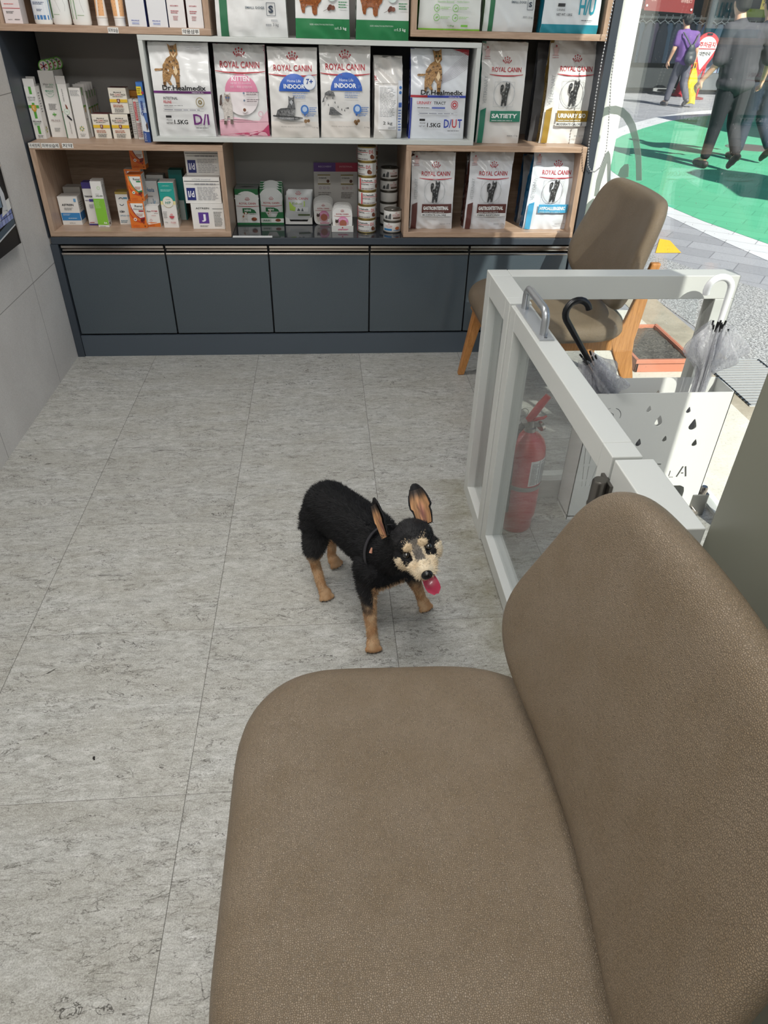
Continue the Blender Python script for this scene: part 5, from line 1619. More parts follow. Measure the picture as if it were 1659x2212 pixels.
def dog_small(F, x, z, s):
    k = F.w / F.h
    q = lambda a, b: (x + a * s, z + b * s * k)
    F.poly([q(-.35, .25), (q(-.2, .42)), q(.15, .42), q(.3, .3), q(.34, .0), q(.30, -.45), q(.2, -.45), q(.18, -.1), q(.02, -.1), q(-.02, -.48), q(-.14, -.48), q(-.16, -.05), q(-.28, -.4), q(-.38, -.4), q(-.36, .0)], '#dad6d0')
    F.poly([q(-.1, .42), q(.0, .66), q(.2, .68), q(.32, .5), q(.26, .3), q(.05, .28)], '#e6e2dc'); F.poly([q(-.12, .6), q(-.02, .68), q(.06, .55), q(-.02, .38), q(-.1, .42)], '#8a5030'); F.poly([q(.24, .68), q(.36, .6), q(.36, .38), q(.26, .5)], '#8a5030')
    F.poly([q(-.3, .2), q(-.12, .34), q(-.08, .12), q(-.24, .02)], '#9a6040'); F.disc(x + .18 * s, z + .40 * s * k, .045 * s, '#2a2422')


def t_mini(F):
    F.rect(0, 0, 1, 1, '#8d918f'); F.rect(0.0, 0.92, 1, 1, '#1f6a3c'); F.poly([(0.15, 0.35), (0.4, 0.6), (0.8, 0.5), (0.85, 0.4), (0.5, 0.3)], '#4a4e4c')


carton('pouch_box', 'green and white dog food pouch box at the left end of the dark worktop', 'pouch box', 'green dog food boxes on the worktop', (513.4, 485), (562.3, 485.4), (505, 408), Z_C, 0.11, a_mini, top=t_mini, side=lambda F: (F.rect(0, 0, 1, 1, '#dfdfdc'), F.rect(0, 0.84, 1, 1, '#1f6a3c'), F.rect(0, 0, 1, 0.055, '#1f6a3c'), F.lines(0.2, 0.8, 0.2, 0.7, 9, '#999999')))
x_, y_, w_, h_ = spot((564.8, 484.6), (613.7, 484.8), (562, 405), Z_C)
pbx = empty('pouch_box', (x_, y_, Z_C), 'open green box of single dog food pouches beside the closed one', 'pouch box', 'green dog food boxes on the worktop')
mb = MB(); hw = w_ / 2
mb.box(-hw, hw, 0, 0.11, 0, 0.004, mat('#1f6a3c', 0.5)).box(-hw, -hw + 0.001, 0.0, 0.11, 0, h_ * 0.62, mat('#1f6a3c', 0.5)).box(hw - 0.001, hw, 0, 0.11, 0, h_ * 0.62, mat('#1f6a3c', 0.5)).box(-hw, hw, 0.109, 0.11, 0, h_, mat('#1f6a3c', 0.5))
F = Face(mb, lambda X, Z, o: V((-hw + X, -0.0005 - o, Z)), w_, h_)
F.poly([(0, 0), (1, 0), (1, 0.34), (0.78, 0.34), (0.66, 0.20), (0.34, 0.20), (0.22, 0.34), (0, 0.34)], '#1f6a3c'); F.rect(0, 0.05, 1, 0.17, '#dfe0dc'); F.rect(0.02, 0.07, 0.45, 0.15, '#b9beb6'); F.text('Adult', 0.24, 0.11, 0.05, '#2c5a3c', w=0.3, bold=0.02); F.disc(0.75, 0.12, 0.12, '#7a3f24', sz=0.5)
mb.build('tray', pbx)
for k in range(4):
    mb = MB(); hh = h_ * 0.93
    fnp = lambda X, Z, o, k=k: V((-hw * 0.95 + X * 0.95, 0.004 + 0.024 * k + 0.010 * (1 - abs(2 * X / w_ - 1) ** 2) * -1 * sin(pi * min(1, Z / hh)) * 0.6 - o + 0.006, 0.004 + Z + 0.006 * k))
    mb.grid(lambda u, v: fnp(u * w_, v * hh, 0), 10, 12, mat('#dcdedd', 0.3, 0.1)); mb.grid(lambda u, v: fnp(u * w_, v * hh, 0) + V((0, 0.012, 0)), 10, 12, mat('#dcdedd', 0.3, 0.1))
    F = Face(mb, fnp, w_, hh)
    F.rect(0, 0.86, 1, 1, '#1f6a3c'); F.disc(0.5, 0.62, 0.6, '#dcdedd', 30, 150)
    if k == 0:
        logo(F, 0.5, 0.60, 0.72, lw=0.95, h=0.055); F.poly([(0.22, 0.47), (0.6, 0.47), (0.78, 0.42), (0.84, 0.35), (0.22, 0.35)], '#1f6a3c'); F.text('MINI', 0.46, 0.41, 0.055, '#eef2ee', w=0.26, bold=0.03); F.rect(0.5, 0.31, 0.85, 0.345, '#bfc3be'); dog_small(F, 0.38, 0.27, 0.25)
    mb.build('pouch', pbx)


# tilted treat pouches in a white display tray
x_, y_, w_, h_ = spot((616.7, 486), (675.7, 486), (611.5, 424), Z_C)
tb = empty('treat_display', (x_, y_, Z_C), 'white display tray holding grey treat pouches with a lime green patch', 'display tray')
hw = w_ / 2; mb = MB(); wm = mat('#d4d3d0', 0.5)
mb.box(-hw, hw, 0, 0.12, 0, 0.003, wm).box(-hw, hw, 0.118, 0.12, 0, 0.11, wm)
mb.prism([(0, 0), (0.12, 0), (0.12, 0.11), (0.08, 0.085), (0, 0.035)], lambda y, z: V((-hw, y, z)), lambda y, z: V((-hw + 0.0015, y, z)), wm)
mb.prism([(0, 0), (0.12, 0), (0.12, 0.11), (0.08, 0.085), (0, 0.035)], lambda y, z: V((hw - 0.0015, y, z)), lambda y, z: V((hw, y, z)), wm)
mb.prism([(-hw, 0), (hw, 0), (hw, 0.036), (hw * 0.72, 0.030), (hw * 0.62, 0.016), (-hw * 0.62, 0.016), (-hw * 0.72, 0.030), (-hw, 0.036)], lambda x, z: V((x, 0, z)), lambda x, z: V((x, 0.0015, z)), wm)
mb.build('tray', tb)
for k in range(3):
    ww, hh = w_ * 0.90, 0.125
    tl_ = radians(14)
    def fnp(X, Z, o, k=k):
        n = 0.012 * sin(pi * min(1, max(0, X / ww))) * sin(pi * min(1, max(0, Z / hh)))
        return V((-ww / 2 + X + 0.06 * (Z / hh - 0.5) * 0.15 + 0.003 * k, 0.020 + 0.022 * k + Z * sin(tl_) - (n + o) * cos(tl_), 0.020 + Z * cos(tl_) + (n + o) * 0.2))
    mb = MB(); mb.grid(lambda u, v: fnp(u * ww, v * hh, 0), 12, 14, mat('#bfc1c2', 0.35, 0.1)); mb.grid(lambda u, v: fnp(u * ww, v * hh, 0) * 1.0 + V((0, 0.008, -0.001)), 12, 14, mat('#bfc1c2', 0.35, 0.1))
    F = Face(mb, fnp, ww, hh)
    if k == 0:
        logo(F, 0.48, 0.74, 0.78, lw=0.8, line=False, h=0.085); F.poly([(0.12, 0.62), (0.75, 0.65), (0.76, 0.47), (0.38, 0.40), (0.36, 0.30), (0.16, 0.33)], '#a5c83a'); F.text('Educ', 0.45, 0.57, 0.08, '#8aa83a', w=0.4); F.rect(0.40, 0.28, 0.9, 0.44, '#d6d8d8')
        F.poly([(0.45, 0.31), (0.5, 0.41), (0.56, 0.36), (0.58, 0.31)], '#5a5e60'); F.poly([(0.62, 0.30), (0.66, 0.42), (0.72, 0.30)], '#5a5e60'); F.rect(0.50, 0.14, 0.98, 0.20, '#4c5a34')
    mb.build('treat_pouch', tb)


# rounded foil trays of wet food
def foil(label, cx, y, zb, w_, h_, front, group, lean=0.0):
    e = empty('foil_tray', (cx, y, zb), label, 'food tray', group)
    out = rounded([(-w_ / 2, 0.0, w_ * .32), (w_ / 2, 0.0, w_ * .32), (w_ / 2, h_, w_ * .36), (-w_ / 2, h_, w_ * .36)], 6)
    mb = MB(); al = mat('#bcbbb8', 0.28, 0.85)
    def ringat(s, d):
        cz = h_ / 2
        return [V((x * s, d + lean * z / h_, cz + (z - cz) * s)) for x, z in out]
    n = len(out)
    L = [ringat(1.0, 0.0), ringat(1.0, 0.0016), ringat(0.93, 0.0018), ringat(0.86, 0.020), ringat(0.02, 0.0201)]
    vs = [p for r_ in L for p in r_]; fs = [(j * n + a, j * n + (a + 1) % n, (j + 1) * n + (a + 1) % n, (j + 1) * n + a) for j in range(len(L) - 1) for a in range(n)]
    mb.add(vs, fs, al, True); mb.build('tray', e)
    mb = MB()
    mb.add(ringat(1.0, -0.0002) + ringat(0.02, -0.0002), [(a, (a + 1) % n, n + (a + 1) % n, n + a) for a in range(n)], mat('#e3e2e0', 0.35), False)
    F = Face(mb, lambda X, Z, o: V((-w_ / 2 + X, -0.0005 - o + lean * Z / h_, Z)), w_, h_)
    if front:
        logo(F, 0.5, 0.72, 0.62, lw=0.86, h=0.06); F.disc(0.53, 0.36, 0.29, '#c9a8b4'); F.disc(0.52, 0.38, 0.27, '#d98ab4', 0, 180); F.text('KITTEN', 0.52, 0.51, 0.06, '#f4e4ec', w=0.34); F.disc(0.53, 0.33, 0.18, '#a86450', sz=0.95)
        F.poly([(0.12, 0.36), (0.16, 0.53), (0.22, 0.47), (0.30, 0.53), (0.31, 0.38), (0.26, 0.30), (0.33, 0.18), (0.20, 0.14), (0.14, 0.28)], '#cfc4bc'); F.poly([(0.13, 0.40), (0.16, 0.53), (0.22, 0.47), (0.30, 0.53), (0.30, 0.38), (0.2, 0.34)], '#4a3430')
        F.rect(0.72, 0.14, 0.84, 0.26, '#e8e6e6'); F.rect(0.30, 0.06, 0.8, 0.10, '#c87a98')
    mb.build('lid', e)
    return e


xa, ya, wa, ha = spot((679, 485), (719.5, 485), (677, 437), Z_C)
FT = 'small foil trays of wet kitten food'
wts = ['front', 'second', 'third', 'fourth', 'fifth', 'sixth', 'seventh']
for k in range(7):
    foil('%s foil tray in the left row, counted from the front%s' % (wts[k].capitalize(), ' with pink lid' if k == 0 else ''), xa + 0.0008 * k * (-1) ** k, ya + 0.0215 * k, Z_C + (0.0 if k == 0 else 0.010), wa, ha * (1.0 if k == 0 else 0.94), k == 0, FT, 0.004)
xb, yb, wb, hb = spot((716, 501), (764, 501.5), (717, 452), Z_C)
dt = empty('display_tray', (xb, yb, Z_C), 'low white cardboard tray under the right row of foil trays', 'display tray')
mb = MB(); hw = wb / 2
mb.box(-hw, hw, 0, 0.0015, 0, 0.028, wm).box(-hw, -hw + 0.0015, 0, 0.14, 0, 0.028, wm).box(hw - 0.0015, hw, 0, 0.14, 0, 0.028, wm).box(-hw, hw, 0.001, 0.14, 0, 0.0015, wm)
F = Face(mb, lambda X, Z, o: V((-hw + X, -o, Z)), wb, 0.028); F.text('ROYAL CANIN', 0.5, 0.35, 0.2, '#b01c2e', w=0.4, bold=0.02); F.disc(0.5, 0.7, 0.03, '#b01c2e')
mb.build('tray', dt)
for k in range(6):
    foil('%s foil tray in the right row inside the cardboard tray, counted from the front' % wts[k].capitalize(), xb + (0.0 if k < 4 else 0.004), yb + 0.004 + 0.023 * k, Z_C + 0.004, wb * 0.88, hb * 1.02, k == 0, FT, 0.004)


# tins
def tin(label, x, y, z, r, h_, rot, art, group, body='#dededc', rimc='#b9a468', dim=False):
    e = empty('food_tin', (x, y, z), label, 'tin', group, rz=rot)
    rim = mat(rimc, 0.3, 0.85)
    MB().lathe([(0.0, 0.0015), (r - 0.003, 0.0015), (r - 0.001, 0.0), (r + 0.0008, 0.0015), (r + 0.0006, 0.0035), (r - 0.0006, 0.0045), (r - 0.0006, h_ - 0.0045), (r + 0.0006, h_ - 0.0035), (r + 0.0008, h_ - 0.0015), (r - 0.001, h_ - 0.0003), (r - 0.003, h_ - 0.0022), (0, h_ - 0.0022)], rim, 36).tube([(0.012 * cos(a * pi / 6), -0.008 + 0.009 * sin(a * pi / 6), h_ - 0.0014) for a in range(12)], 0.0008, mat('#a9a7a2', 0.3, 0.9), 5, closed=True).build('can', e)
    mb = MB()
    mb.lathe([(r - 0.0002, 0.0055), (r, 0.006), (r, h_ - 0.006), (r - 0.0002, h_ - 0.0055)], mat(body, 0.4), 40)
    hh = h_ - 0.012; ww = 2 * r * 1.35
    F = Face(mb, lambda X, Z, o: V(((r + o) * sin((X - ww / 2) / r), -(r + o) * cos((X - ww / 2) / r), 0.006 + Z)), ww, hh)
    art(F); mb.build('wrapper', e)
    return e


def a_dl(red):
    def f(F):
        F.text('Dr.Healmedix', 0.30, 0.80, 0.15, '#1c1c1e', w=0.46, bold=0.03); F.rect(0.06, 0.62, 0.60, 0.67, '#b83a44'); F.text('INTESTINAL', 0.22, 0.49, 0.12, '#2a2a2c', w=0.32, bold=0.02); F.text('Low Fat', 0.49, 0.49, 0.08, '#5a5a5c', w=0.16)
        F.text('D/L', 0.74, 0.70, 0.28, '#d0424c', w=0.20, bold=0.01); F.disc(0.76, 0.30, 0.075, '#6a3a28', sz=1.1); F.disc(0.82, 0.24, 0.06, '#7f4a30'); F.lines(0.08, 0.6, 0.06, 0.16, 1, '#5a3a3a')
        F.rect(0.92, 0.0, 0.995, 1.0, '#b8b6b2')
        if red: F.rect(0.0, 0.0, 0.04, 1.0, '#c83a44')
    return f


def a_dlred(F):
    a_dl(False)(F); F.rect(0.0, 0.0, 0.05, 1.0, '#c83a44')


cx0, cy0, cw, chh = spot((773.7, 504), (811.6, 504), (773, 457.5), Z_C)
cy0 += 0.0; cr = cw / 2; tin_h = 0.0555
tg = 'gold rimmed food tins in the tall stack'
TH = (at_y(790, 318, cy0).z - Z_C) / 6.0
TH = min(TH, (0.944 - Z_C) / 6.0 - 0.0006)
rots = [0.0, 0.02, -0.45, -0.15, 0.55, 0.15]
offs = [0.0, 0.001, 0.003, 0.002, 0.001, -0.001]
nm = ['at the bottom', 'second from the bottom', 'third from the bottom, showing its red stripe', 'fourth from the bottom with a silver lid', 'fifth from the bottom', 'at the top under the grey board']
for k in range(6):
    rt = [0.0, 0.04, 0.62, 0.45, -0.55, -0.2][k]
    tin('gold rimmed tin of the front tall stack, ' + nm[k], cx0 + offs[k], cy0 + cr, Z_C + k * (TH + 0.0003), cr, TH, rt, a_dlred, tg)
for k in range(6):
    tin('gold rimmed tin of the rear tall stack, ' + nm[k].split(',')[0].replace(' with a silver lid', ''), cx0 + 0.012, cy0 + cr * 3.1 + 0.004, Z_C + k * (TH + 0.0003), cr, TH, 0.3, a_dl(False), tg)


def a_rc(F):
    logo(F, 0.62, 0.62, 0.32, lw=0.34, h=0.13); F.rect(0.48, 0.18, 0.82, 0.36, '#5f4a40'); F.poly([(0.12, 0.15), (0.16, 0.5), (0.24, 0.55), (0.26, 0.15)], '#4a4c4e'); F.poly([(0.28, 0.15), (0.3, 0.5), (0.36, 0.8), (0.41, 0.7), (0.40, 0.15)], '#5a5c5e'); F.lines(0.9, 1.0, 0.2, 0.8, 6, '#8a8a8a')


def a_rc2(F):
    logo(F, 0.32, 0.66, 0.30, lw=0.32, h=0.12); F.rect(0.10, 0.14, 0.46, 0.36, '#2f7ab4'); F.rect(0.52, 0.14, 0.86, 0.20, '#2f7ab4'); F.disc(0.68, 0.42, 0.09, '#b86a44', sz=0.7)


xg, yg, wg, hg = spot((829.4, 504), (867.3, 504), (829, 444), Z_C)
tg2 = 'white food tins with dark rims'
hr = 0.050
tin('white tin with a blue bar, lower of the two at the right front', xg, yg + wg / 2, Z_C, wg / 2, 0.0505, 0.0, a_rc2, tg2, rimc='#8c8a84')
tin('white tin with animal figures, upper of the two at the right front', xg + 0.001, yg + wg / 2, Z_C + 0.0508, wg / 2, 0.0505, 0.0, a_rc, tg2, rimc='#8c8a84')
xh = at_y(838.5, 470, YF + 0.26).x
for k in range(5):
    tin(['dim white tin in the back stack, at its foot', 'dim white tin in the back stack, second up', 'dim white tin in the back stack, third up', 'dim white tin in the back stack, fourth up', 'dim white tin with a dark lid topping the back stack'][k], xh + 0.001 * (-1) ** k, YF + 0.26, Z_C + k * 0.0508, 0.041, 0.0505, [0.3, 2.2, 2.4, 0.2, 0.1][k], a_rc, tg2, rimc='#7c7a74')
# information card at the back
pa = at_y(677, 352, YF + 0.385); pb = at_y(772, 346, YF + 0.385)
mb = MB(); ww = pb.x - pa.x; hh = pa.z - Z_C + 0.002
mb.box(0, ww, 0, 0.002, 0, hh, mat('#c4c1be', 0.5))
F = Face(mb, lambda X, Z, o: V((X, -o, Z)), ww, hh)
F.rect(0, 0.84, 0.5, 1, '#54307c'); F.rect(0.5, 0.84, 1, 1, '#a02c48'); F.text('RECOVERY', 0.26, 0.93, 0.03, '#c9b8dc', w=0.3); F.text('INTESTINAL', 0.74, 0.93, 0.03, '#dca8b4', w=0.3)
for k, c in ((0.23, '#7a8a5a'), (0.76, '#8a5a5a')):
    F.rect(k - 0.14, 0.62, k + 0.14, 0.78, '#d8d4ce'); F.rect(k - 0.145, 0.77, k + 0.145, 0.79, '#8c7c4a'); F.rect(k - 0.145, 0.61, k + 0.145, 0.63, '#8c7c4a'); F.text('Dr.Healmedix', k - 0.03, 0.73, 0.025, '#2a2a2a', w=0.18, bold=0.02); F.disc(k + 0.09, 0.67, 0.035, '#5a3628')
    for j in (-0.09, 0.0, 0.09): F.ring(k + j, 0.55, 0.028, 0.006, '#9a7a9c' if k < 0.5 else '#b87a80')
    F.lines(k - 0.14, k + 0.16, 0.36, 0.48, 4, '#8a8480', 0.35)
o = mb.build('information_card', label='white information card with a purple and red header behind the foil trays', cat='card'); o.location = (pa.x, YF + 0.385, Z_C); o.rotation_euler = (0, 0, radians(2))
# price strip on the worktop edge
pa = at_y(503, 512.5, YF - 0.011); pb = at_y(588, 513, YF - 0.011)
MB().box(pa.x, pb.x, YF - 0.0125, YF + 0.004, pa.z - 0.001, pa.z + 0.0035, mat('#d8dadb', 0.3)).build('price_strip', label='thin white plastic price strip on the front edge of the worktop', cat='price strip')

# ---- top left shelf
def a_top1(F):
    F.lines(0.15, 0.9, 0.27, 0.36, 2, '#5a6a6a'); F.rect(0.02, 0.165, 1.0, 0.172, '#c0444c'); F.lines(0.15, 0.7, 0.205, 0.225, 1, '#d87a7a'); F.lines(0.18, 0.62, 0.11, 0.14, 2, '#6a6a6a'); F.text('버박코리아', 0.72, 0.045, 0.014, '#2a2a2a', w=0.3, bold=0.03); F.lines(0.2, 0.45, 0.04, 0.05, 1, '#555555')


carton('lotion_carton', 'white and pink carton at the left end of the top left shelf', 'carton', BOXG, (13, 52), (51, 52.5), (-10, -90), Z_UL, 0.06, a_top1, body='#e6dcdc', y=YF + 0.012, hgt=0.28, side=lambda F: (F.rect(0, 0, 1, 1, '#dcd6d6'), F.rect(0.3, 0.3, 0.9, 0.7, '#8c4a7c')))


def bottle(label, bl, br, group, art, r_z=0.2, body='#eef0ee', y=YF + 0.045, name='shampoo_bottle'):
    a = at_y(bl[0], bl[1], y - 0.02); b = at_y(br[0], br[1], y - 0.02); r = (b.x - a.x) / 2; x = (a.x + b.x) / 2
    e = empty(name, (x, y, Z_UL), label, 'bottle', group)
    mb = MB(); T = Matrix.Diagonal((1, 0.62, 1, 1))
    mb.lathe([(0, 0.0), (r * 0.92, 0.0), (r, 0.006), (r, 0.20), (r * 0.9, 0.225), (r * 0.45, 0.24), (r * 0.42, 0.255), (0, 0.255)], mat(body, 0.35), 36, T=T)
    ww = 2 * r * 1.2; hh = 0.2
    F = Face(mb, lambda X, Z, o: V(((r + o) * sin((X - ww / 2) / r), -(r * 0.62 + o) * cos((X - ww / 2) / r), Z)), ww, hh)
    art(F); mb.build('body', e)
    MB().lathe([(0, 0.255), (r * 0.48, 0.255), (r * 0.48, 0.29), (0, 0.29)], M_WHITE, 24).build('cap', e)
    return e


BG = 'shampoo bottles on the top left shelf'
bottle('white bottle wrapped in a blue label, first bottle from the left', (73.5, 52), (112.5, 52), BG, lambda F: (F.rect(0.0, 0.07, 1, 1, '#4a82bc'), F.rect(0.12, 0.14, 0.88, 0.98, '#dfe4ea'), F.text('PRUNUS', 0.45, 0.40, 0.022, '#2a3a5c', w=0.3, bold=0.03), F.lines(0.2, 0.75, 0.30, 0.35, 2, '#4a5a7c'), F.lines(0.35, 0.6, 0.2, 0.24, 2, '#5a6a8c')))
bottle('white bottle with a green stripe and a dog outline, left of the pair', (114, 54), (154, 54), BG, lambda F: (F.rect(0.0, 0.10, 0.13, 1, '#2f7a2c'), F.lines(0.2, 0.5, 0.15, 0.165, 1, '#6a9a4c'), F.line([(0.4, 0.5), (0.42, 0.36), (0.5, 0.26), (0.55, 0.2)], 0.008, '#9a9a9a'), F.line([(0.78, 0.5), (0.72, 0.4), (0.8, 0.3), (0.75, 0.21)], 0.008, '#8a8a8a')))
bottle('white bottle with a wide green stripe and a dog outline, right of the pair', (156.5, 54.5), (197, 55), BG, lambda F: (F.rect(0.12, 0.09, 0.34, 1, '#3a8a2a'), F.text('HERBAL', 0.23, 0.42, 0.14, '#dff0d8', w=0.2, rot=-1), F.lines(0.4, 0.7, 0.145, 0.16, 1, '#6a9a4c'), F.line([(0.62, 0.5), (0.60, 0.36), (0.64, 0.28), (0.7, 0.2)], 0.008, '#9a9a9a')))


def squeeze(label, px, py, art_rot):
    y = YF + 0.04
    a = at_y(px - 11.5, py, y - 0.015); b = at_y(px + 11.5, py, y - 0.015); r = (b.x - a.x) / 2; x = (a.x + b.x) / 2
    e = empty('cream_tube', (x, y, Z_UL), label, 'tube', 'orange cream tubes on the top left shelf', rz=art_rot)
    MB().lathe([(0, 0), (r, 0), (r, 0.018), (r * 1.02, 0.019), (r * 1.02, 0.024), (0, 0.024)], M_WHITE, 28).build('cap', e)
    mb = MB(); H0 = 0.025; H1 = 0.17
    def sf(u, z, o=0):
        t = (z - H0) / (H1 - H0); a = 2 * pi * u
        rx = r * (1.05 + 0.25 * t) + o; ry = r * (1.0 - 0.85 * t) + o
        return V((rx * sin(a), -ry * cos(a), z))
    mb.grid(lambda u, v: sf(u, H0 + (H1 - H0) * v), 32, 10, mat('#efe6dd', 0.35), True, True)
    F = Face(mb, lambda X, Z, o: sf((X - 0.5) * 0.42, H0 + 0.012 + Z, o + 0.0002), 1.0, 0.13)
    F.w = 1.0
    for xa, xb in ((0.02, 0.42), (0.58, 0.98)): 
        mb.grid(lambda u, v: sf((xa + (xb - xa) * u - 0.5) * 0.42, H0 + 0.006 + 0.135 * v, 0.0003), 8, 8, mat('#e5b07e', 0.4))
        for j in range(9):
            zz = H0 + 0.02 + 0.011 * j
            mb.add([sf((xa + 0.04 - 0.5) * 0.42, zz, 0.0006), sf((xb - 0.06 - 0.5) * 0.42, zz, 0.0006), sf((xb - 0.06 - 0.5) * 0.42, zz + 0.003, 0.0006), sf((xa + 0.04 - 0.5) * 0.42, zz + 0.003, 0.0006)], [(0, 1, 2, 3)], mat('#6a4a30', 0.5))
    mb.build('body', e)


squeeze('orange and white cream tube standing on its cap, left of two', 221.5, 55, -0.6)
squeeze('orange and white cream tube standing on its cap, right of two', 259.0, 55.5, 0.15)


def a_blue(F):
    F.poly([(0.12, 0.95), (0.42, 0.95), (0.40, 0.60), (0.33, 0.52), (0.27, 0.66), (0.21, 0.52), (0.14, 0.56)], '#2a4aa8'); F.text('PRUNUS', 0.40, 0.10, 0.022, '#4a5ab0', w=0.42, bold=0.02); F.rect(0.20, 0.035, 0.60, 0.075, '#c4cadf'); F.text('GENTIAM', 0.40, 0.055, 0.02, '#5a68a8', w=0.34)


def a_rose(F):
    F.rect(0.36, 0.60, 0.46, 0.62, '#b8444c'); F.rect(0.40, 0.58, 0.42, 0.64, '#b8444c'); F.text('PRUNUS', 0.42, 0.52, 0.022, '#a84450', w=0.40, bold=0.03); F.text('WHITE SHAMPOO', 0.42, 0.36, 0.022, '#b04450', w=0.48, bold=0.02); F.lines(0.18, 0.66, 0.23, 0.29, 2, '#b86a70'); F.lines(0.28, 0.6, 0.12, 0.2, 3, '#c08a8c')


for k, (bx, brx) in enumerate(((278.5, 318), (323.5, 364))):
    o = carton('shampoo_carton', ['white carton with a blue figure and blue side, left of the pair', 'white carton with a blue figure and blue side, right of the pair'][k], 'carton', 'white shampoo cartons on the top left shelf', (bx, 57.5 + k), (brx, 58 + k), (bx - 10, -10), Z_UL, 0.05, a_blue, body='#dfdfe2', y=YF + 0.012, hgt=0.19, side=lambda F: F.rect(0, 0, 1, 1, '#2a4aa0'))
for k, (bx, brx) in enumerate(((366.5, 403), (407.5, 441))):
    o = carton('shampoo_carton', ['white carton with fine red lettering, left of the pair', 'white carton with fine red lettering at the right end of the top left shelf'][k], 'carton', 'white shampoo cartons on the top left shelf', (bx, 59 + k), (brx, 59.5 + k), (bx - 10, -10), Z_UL, 0.05, a_rose, body='#e3dfdf', y=YF + 0.012, hgt=0.19, side=lambda F: F.rect(0, 0, 1, 1, '#6c2a34'))
# ================================================================== pet food bags
def bag(name, label, group, bl, br, tl, z, depth, art, body='#e6e6e6', gus=None, y=None, hgt=None, yaw=0.0, seed=1, wr=1.0, wid=None, dxt=0.0, left_art=None, top_fold=0.93, xoff=0.0):
    """pouch with bulging faces, creased side gussets and a flat pinched top"""
    x, yy, w_, h_ = spot(bl, br, tl, z)
    if y is not None:
        yy = y; a = at_y(bl[0], bl[1], yy); b = at_y(br[0], br[1], yy); x = (a.x + b.x) / 2; w_ = b.x - a.x; h_ = at_y(tl[0], tl[1], yy).z - z
    if hgt: h_ = hgt
    if wid: w_ = wid
    hw = w_ / 2; D = depth / 2; sd_ = V((seed * 3.7, seed * 1.3, seed * 7.1))
    M = mat(body, 0.20, 0, 0.5, 0.2)
    Mg = mat(gus or body, 0.22, 0, 0.5, 0.2)

    def dep(v):
        if v < 0.10: return 0.86 + 0.14 * sin(v / 0.10 * pi / 2)
        if v < 0.55: return 1.0
        t = (v - 0.55) / 0.45
        return max(0.06, 1.0 - 0.94 * t ** 1.5)

    def wrk(X, Z, side):
        v = Z / h_
        a = noise.noise(V((X * 16, Z * 10, side)) + sd_) * 0.0045
        b = noise.noise(V((X * 40, Z * 24, side)) + sd_) * 0.0010
        k = abs(noise.noise(V((X * 20 + Z * 22, Z * 9 - X * 6, side + 4)) + sd_)) * 0.010 * (0.5 + 1.2 * max(0, v - 0.55) / 0.45 + 0.8 * max(0, 0.15 - v) / 0.15)
        return (a + b - k) * wr

    def front(X, Z, o=0.0):
        """X from -hw to hw"""
        v = min(max(Z / h_, 0), 1); s = max(-1, min(1, X / hw))
        yb = -D * dep(v) * (0.80 + 0.20 * (1 - s * s))
        return V((X * (1 - 0.03 * sin(pi * v)) + dxt * v * v, D + yb - wrk(X, Z, 0.0) - o, Z - (0.006 * wr if v > 0.98 else 0) * abs(noise.noise(V((X * 30, 0, 0)) + sd_))))

    def back(X, Z):
        v = min(max(Z / h_, 0), 1); s = max(-1, min(1, X / hw))
        yb = D * dep(v) * (0.80 + 0.20 * (1 - s * s))
        return V((X * (1 - 0.03 * sin(pi * v)) + dxt * v * v, D + yb - wrk(X, Z, 9.0), Z))

    mb = MB(); NX, NZ, NG = 30, 44, 6
    GRD = [[front(-hw + w_ * i / NX, h_ * j / NZ) for i in range(NX + 1)] for j in range(NZ + 1)]

    def onbag(X, Z, o):
        a = min(max(X / w_ * NX, 0), NX - 1e-6); c = min(max(Z / h_ * NZ, 0), NZ - 1e-6)
        i = int(a); j = int(c); a -= i; c -= j
        p = GRD[j][i].lerp(GRD[j][i + 1], a).lerp(GRD[j + 1][i].lerp(GRD[j + 1][i + 1], a), c)
        return V((p.x, p.y - o, p.z))
    mb.grid(lambda u, v: front(-hw + w_ * u, h_ * v), NX, NZ, M)
    mb.grid(lambda u, v: back(-hw + w_ * u, h_ * v), NX, NZ, M)
    for sgn in (-1, 1):
        def gs(u, v, sgn=sgn):
            f = front(sgn * hw, h_ * v); b_ = back(sgn * hw, h_ * v)
            p = f.lerp(b_, u)
            crease = sin(pi * u) * (0.004 + 0.030 * max(0, v - 0.35) ** 1.2) * (depth / 0.1)
            p.x -= sgn * crease
            p.x += sgn * 0.002 * noise.noise(V((u * 9, v * 25, sgn)) + sd_)
            return p
        mb.grid(gs, NG, NZ, Mg)
        if left_art and sgn == -1:
            for i in range(60):
                z0 = 0.1 + 0.0105 * i; 
                if z0 > 0.72: break
                mb.grid(lambda u, v: gs(0.18 + 0.6 * u, z0 + 0.004 * v) + V((-0.0006, 0, 0)), 3, 1, mat(left_art, 0.4))
    # bottom
    mb.grid(lambda u, v: front(-hw + w_ * u, 0).lerp(back(-hw + w_ * u, 0), v), NX, 3, M)
    F = Face(mb, lambda X, Z, o: onbag(X, Z, 0.0012 + o), w_, h_, 0.0006, 0.007)
    art(F)
    # sealed hem along the top
    mb.grid(lambda u, v: front(-hw + w_ * u, h_ * (0.965 + 0.03 * v), 0.0006), NX, 1, M)
    o = mb.build(name, label=label, cat='pet food bag', group=group)
    for p in o.data.polygons: pass
    o.location = (x + xoff, yy, z); o.rotation_euler = (0, 0, yaw)
    return o


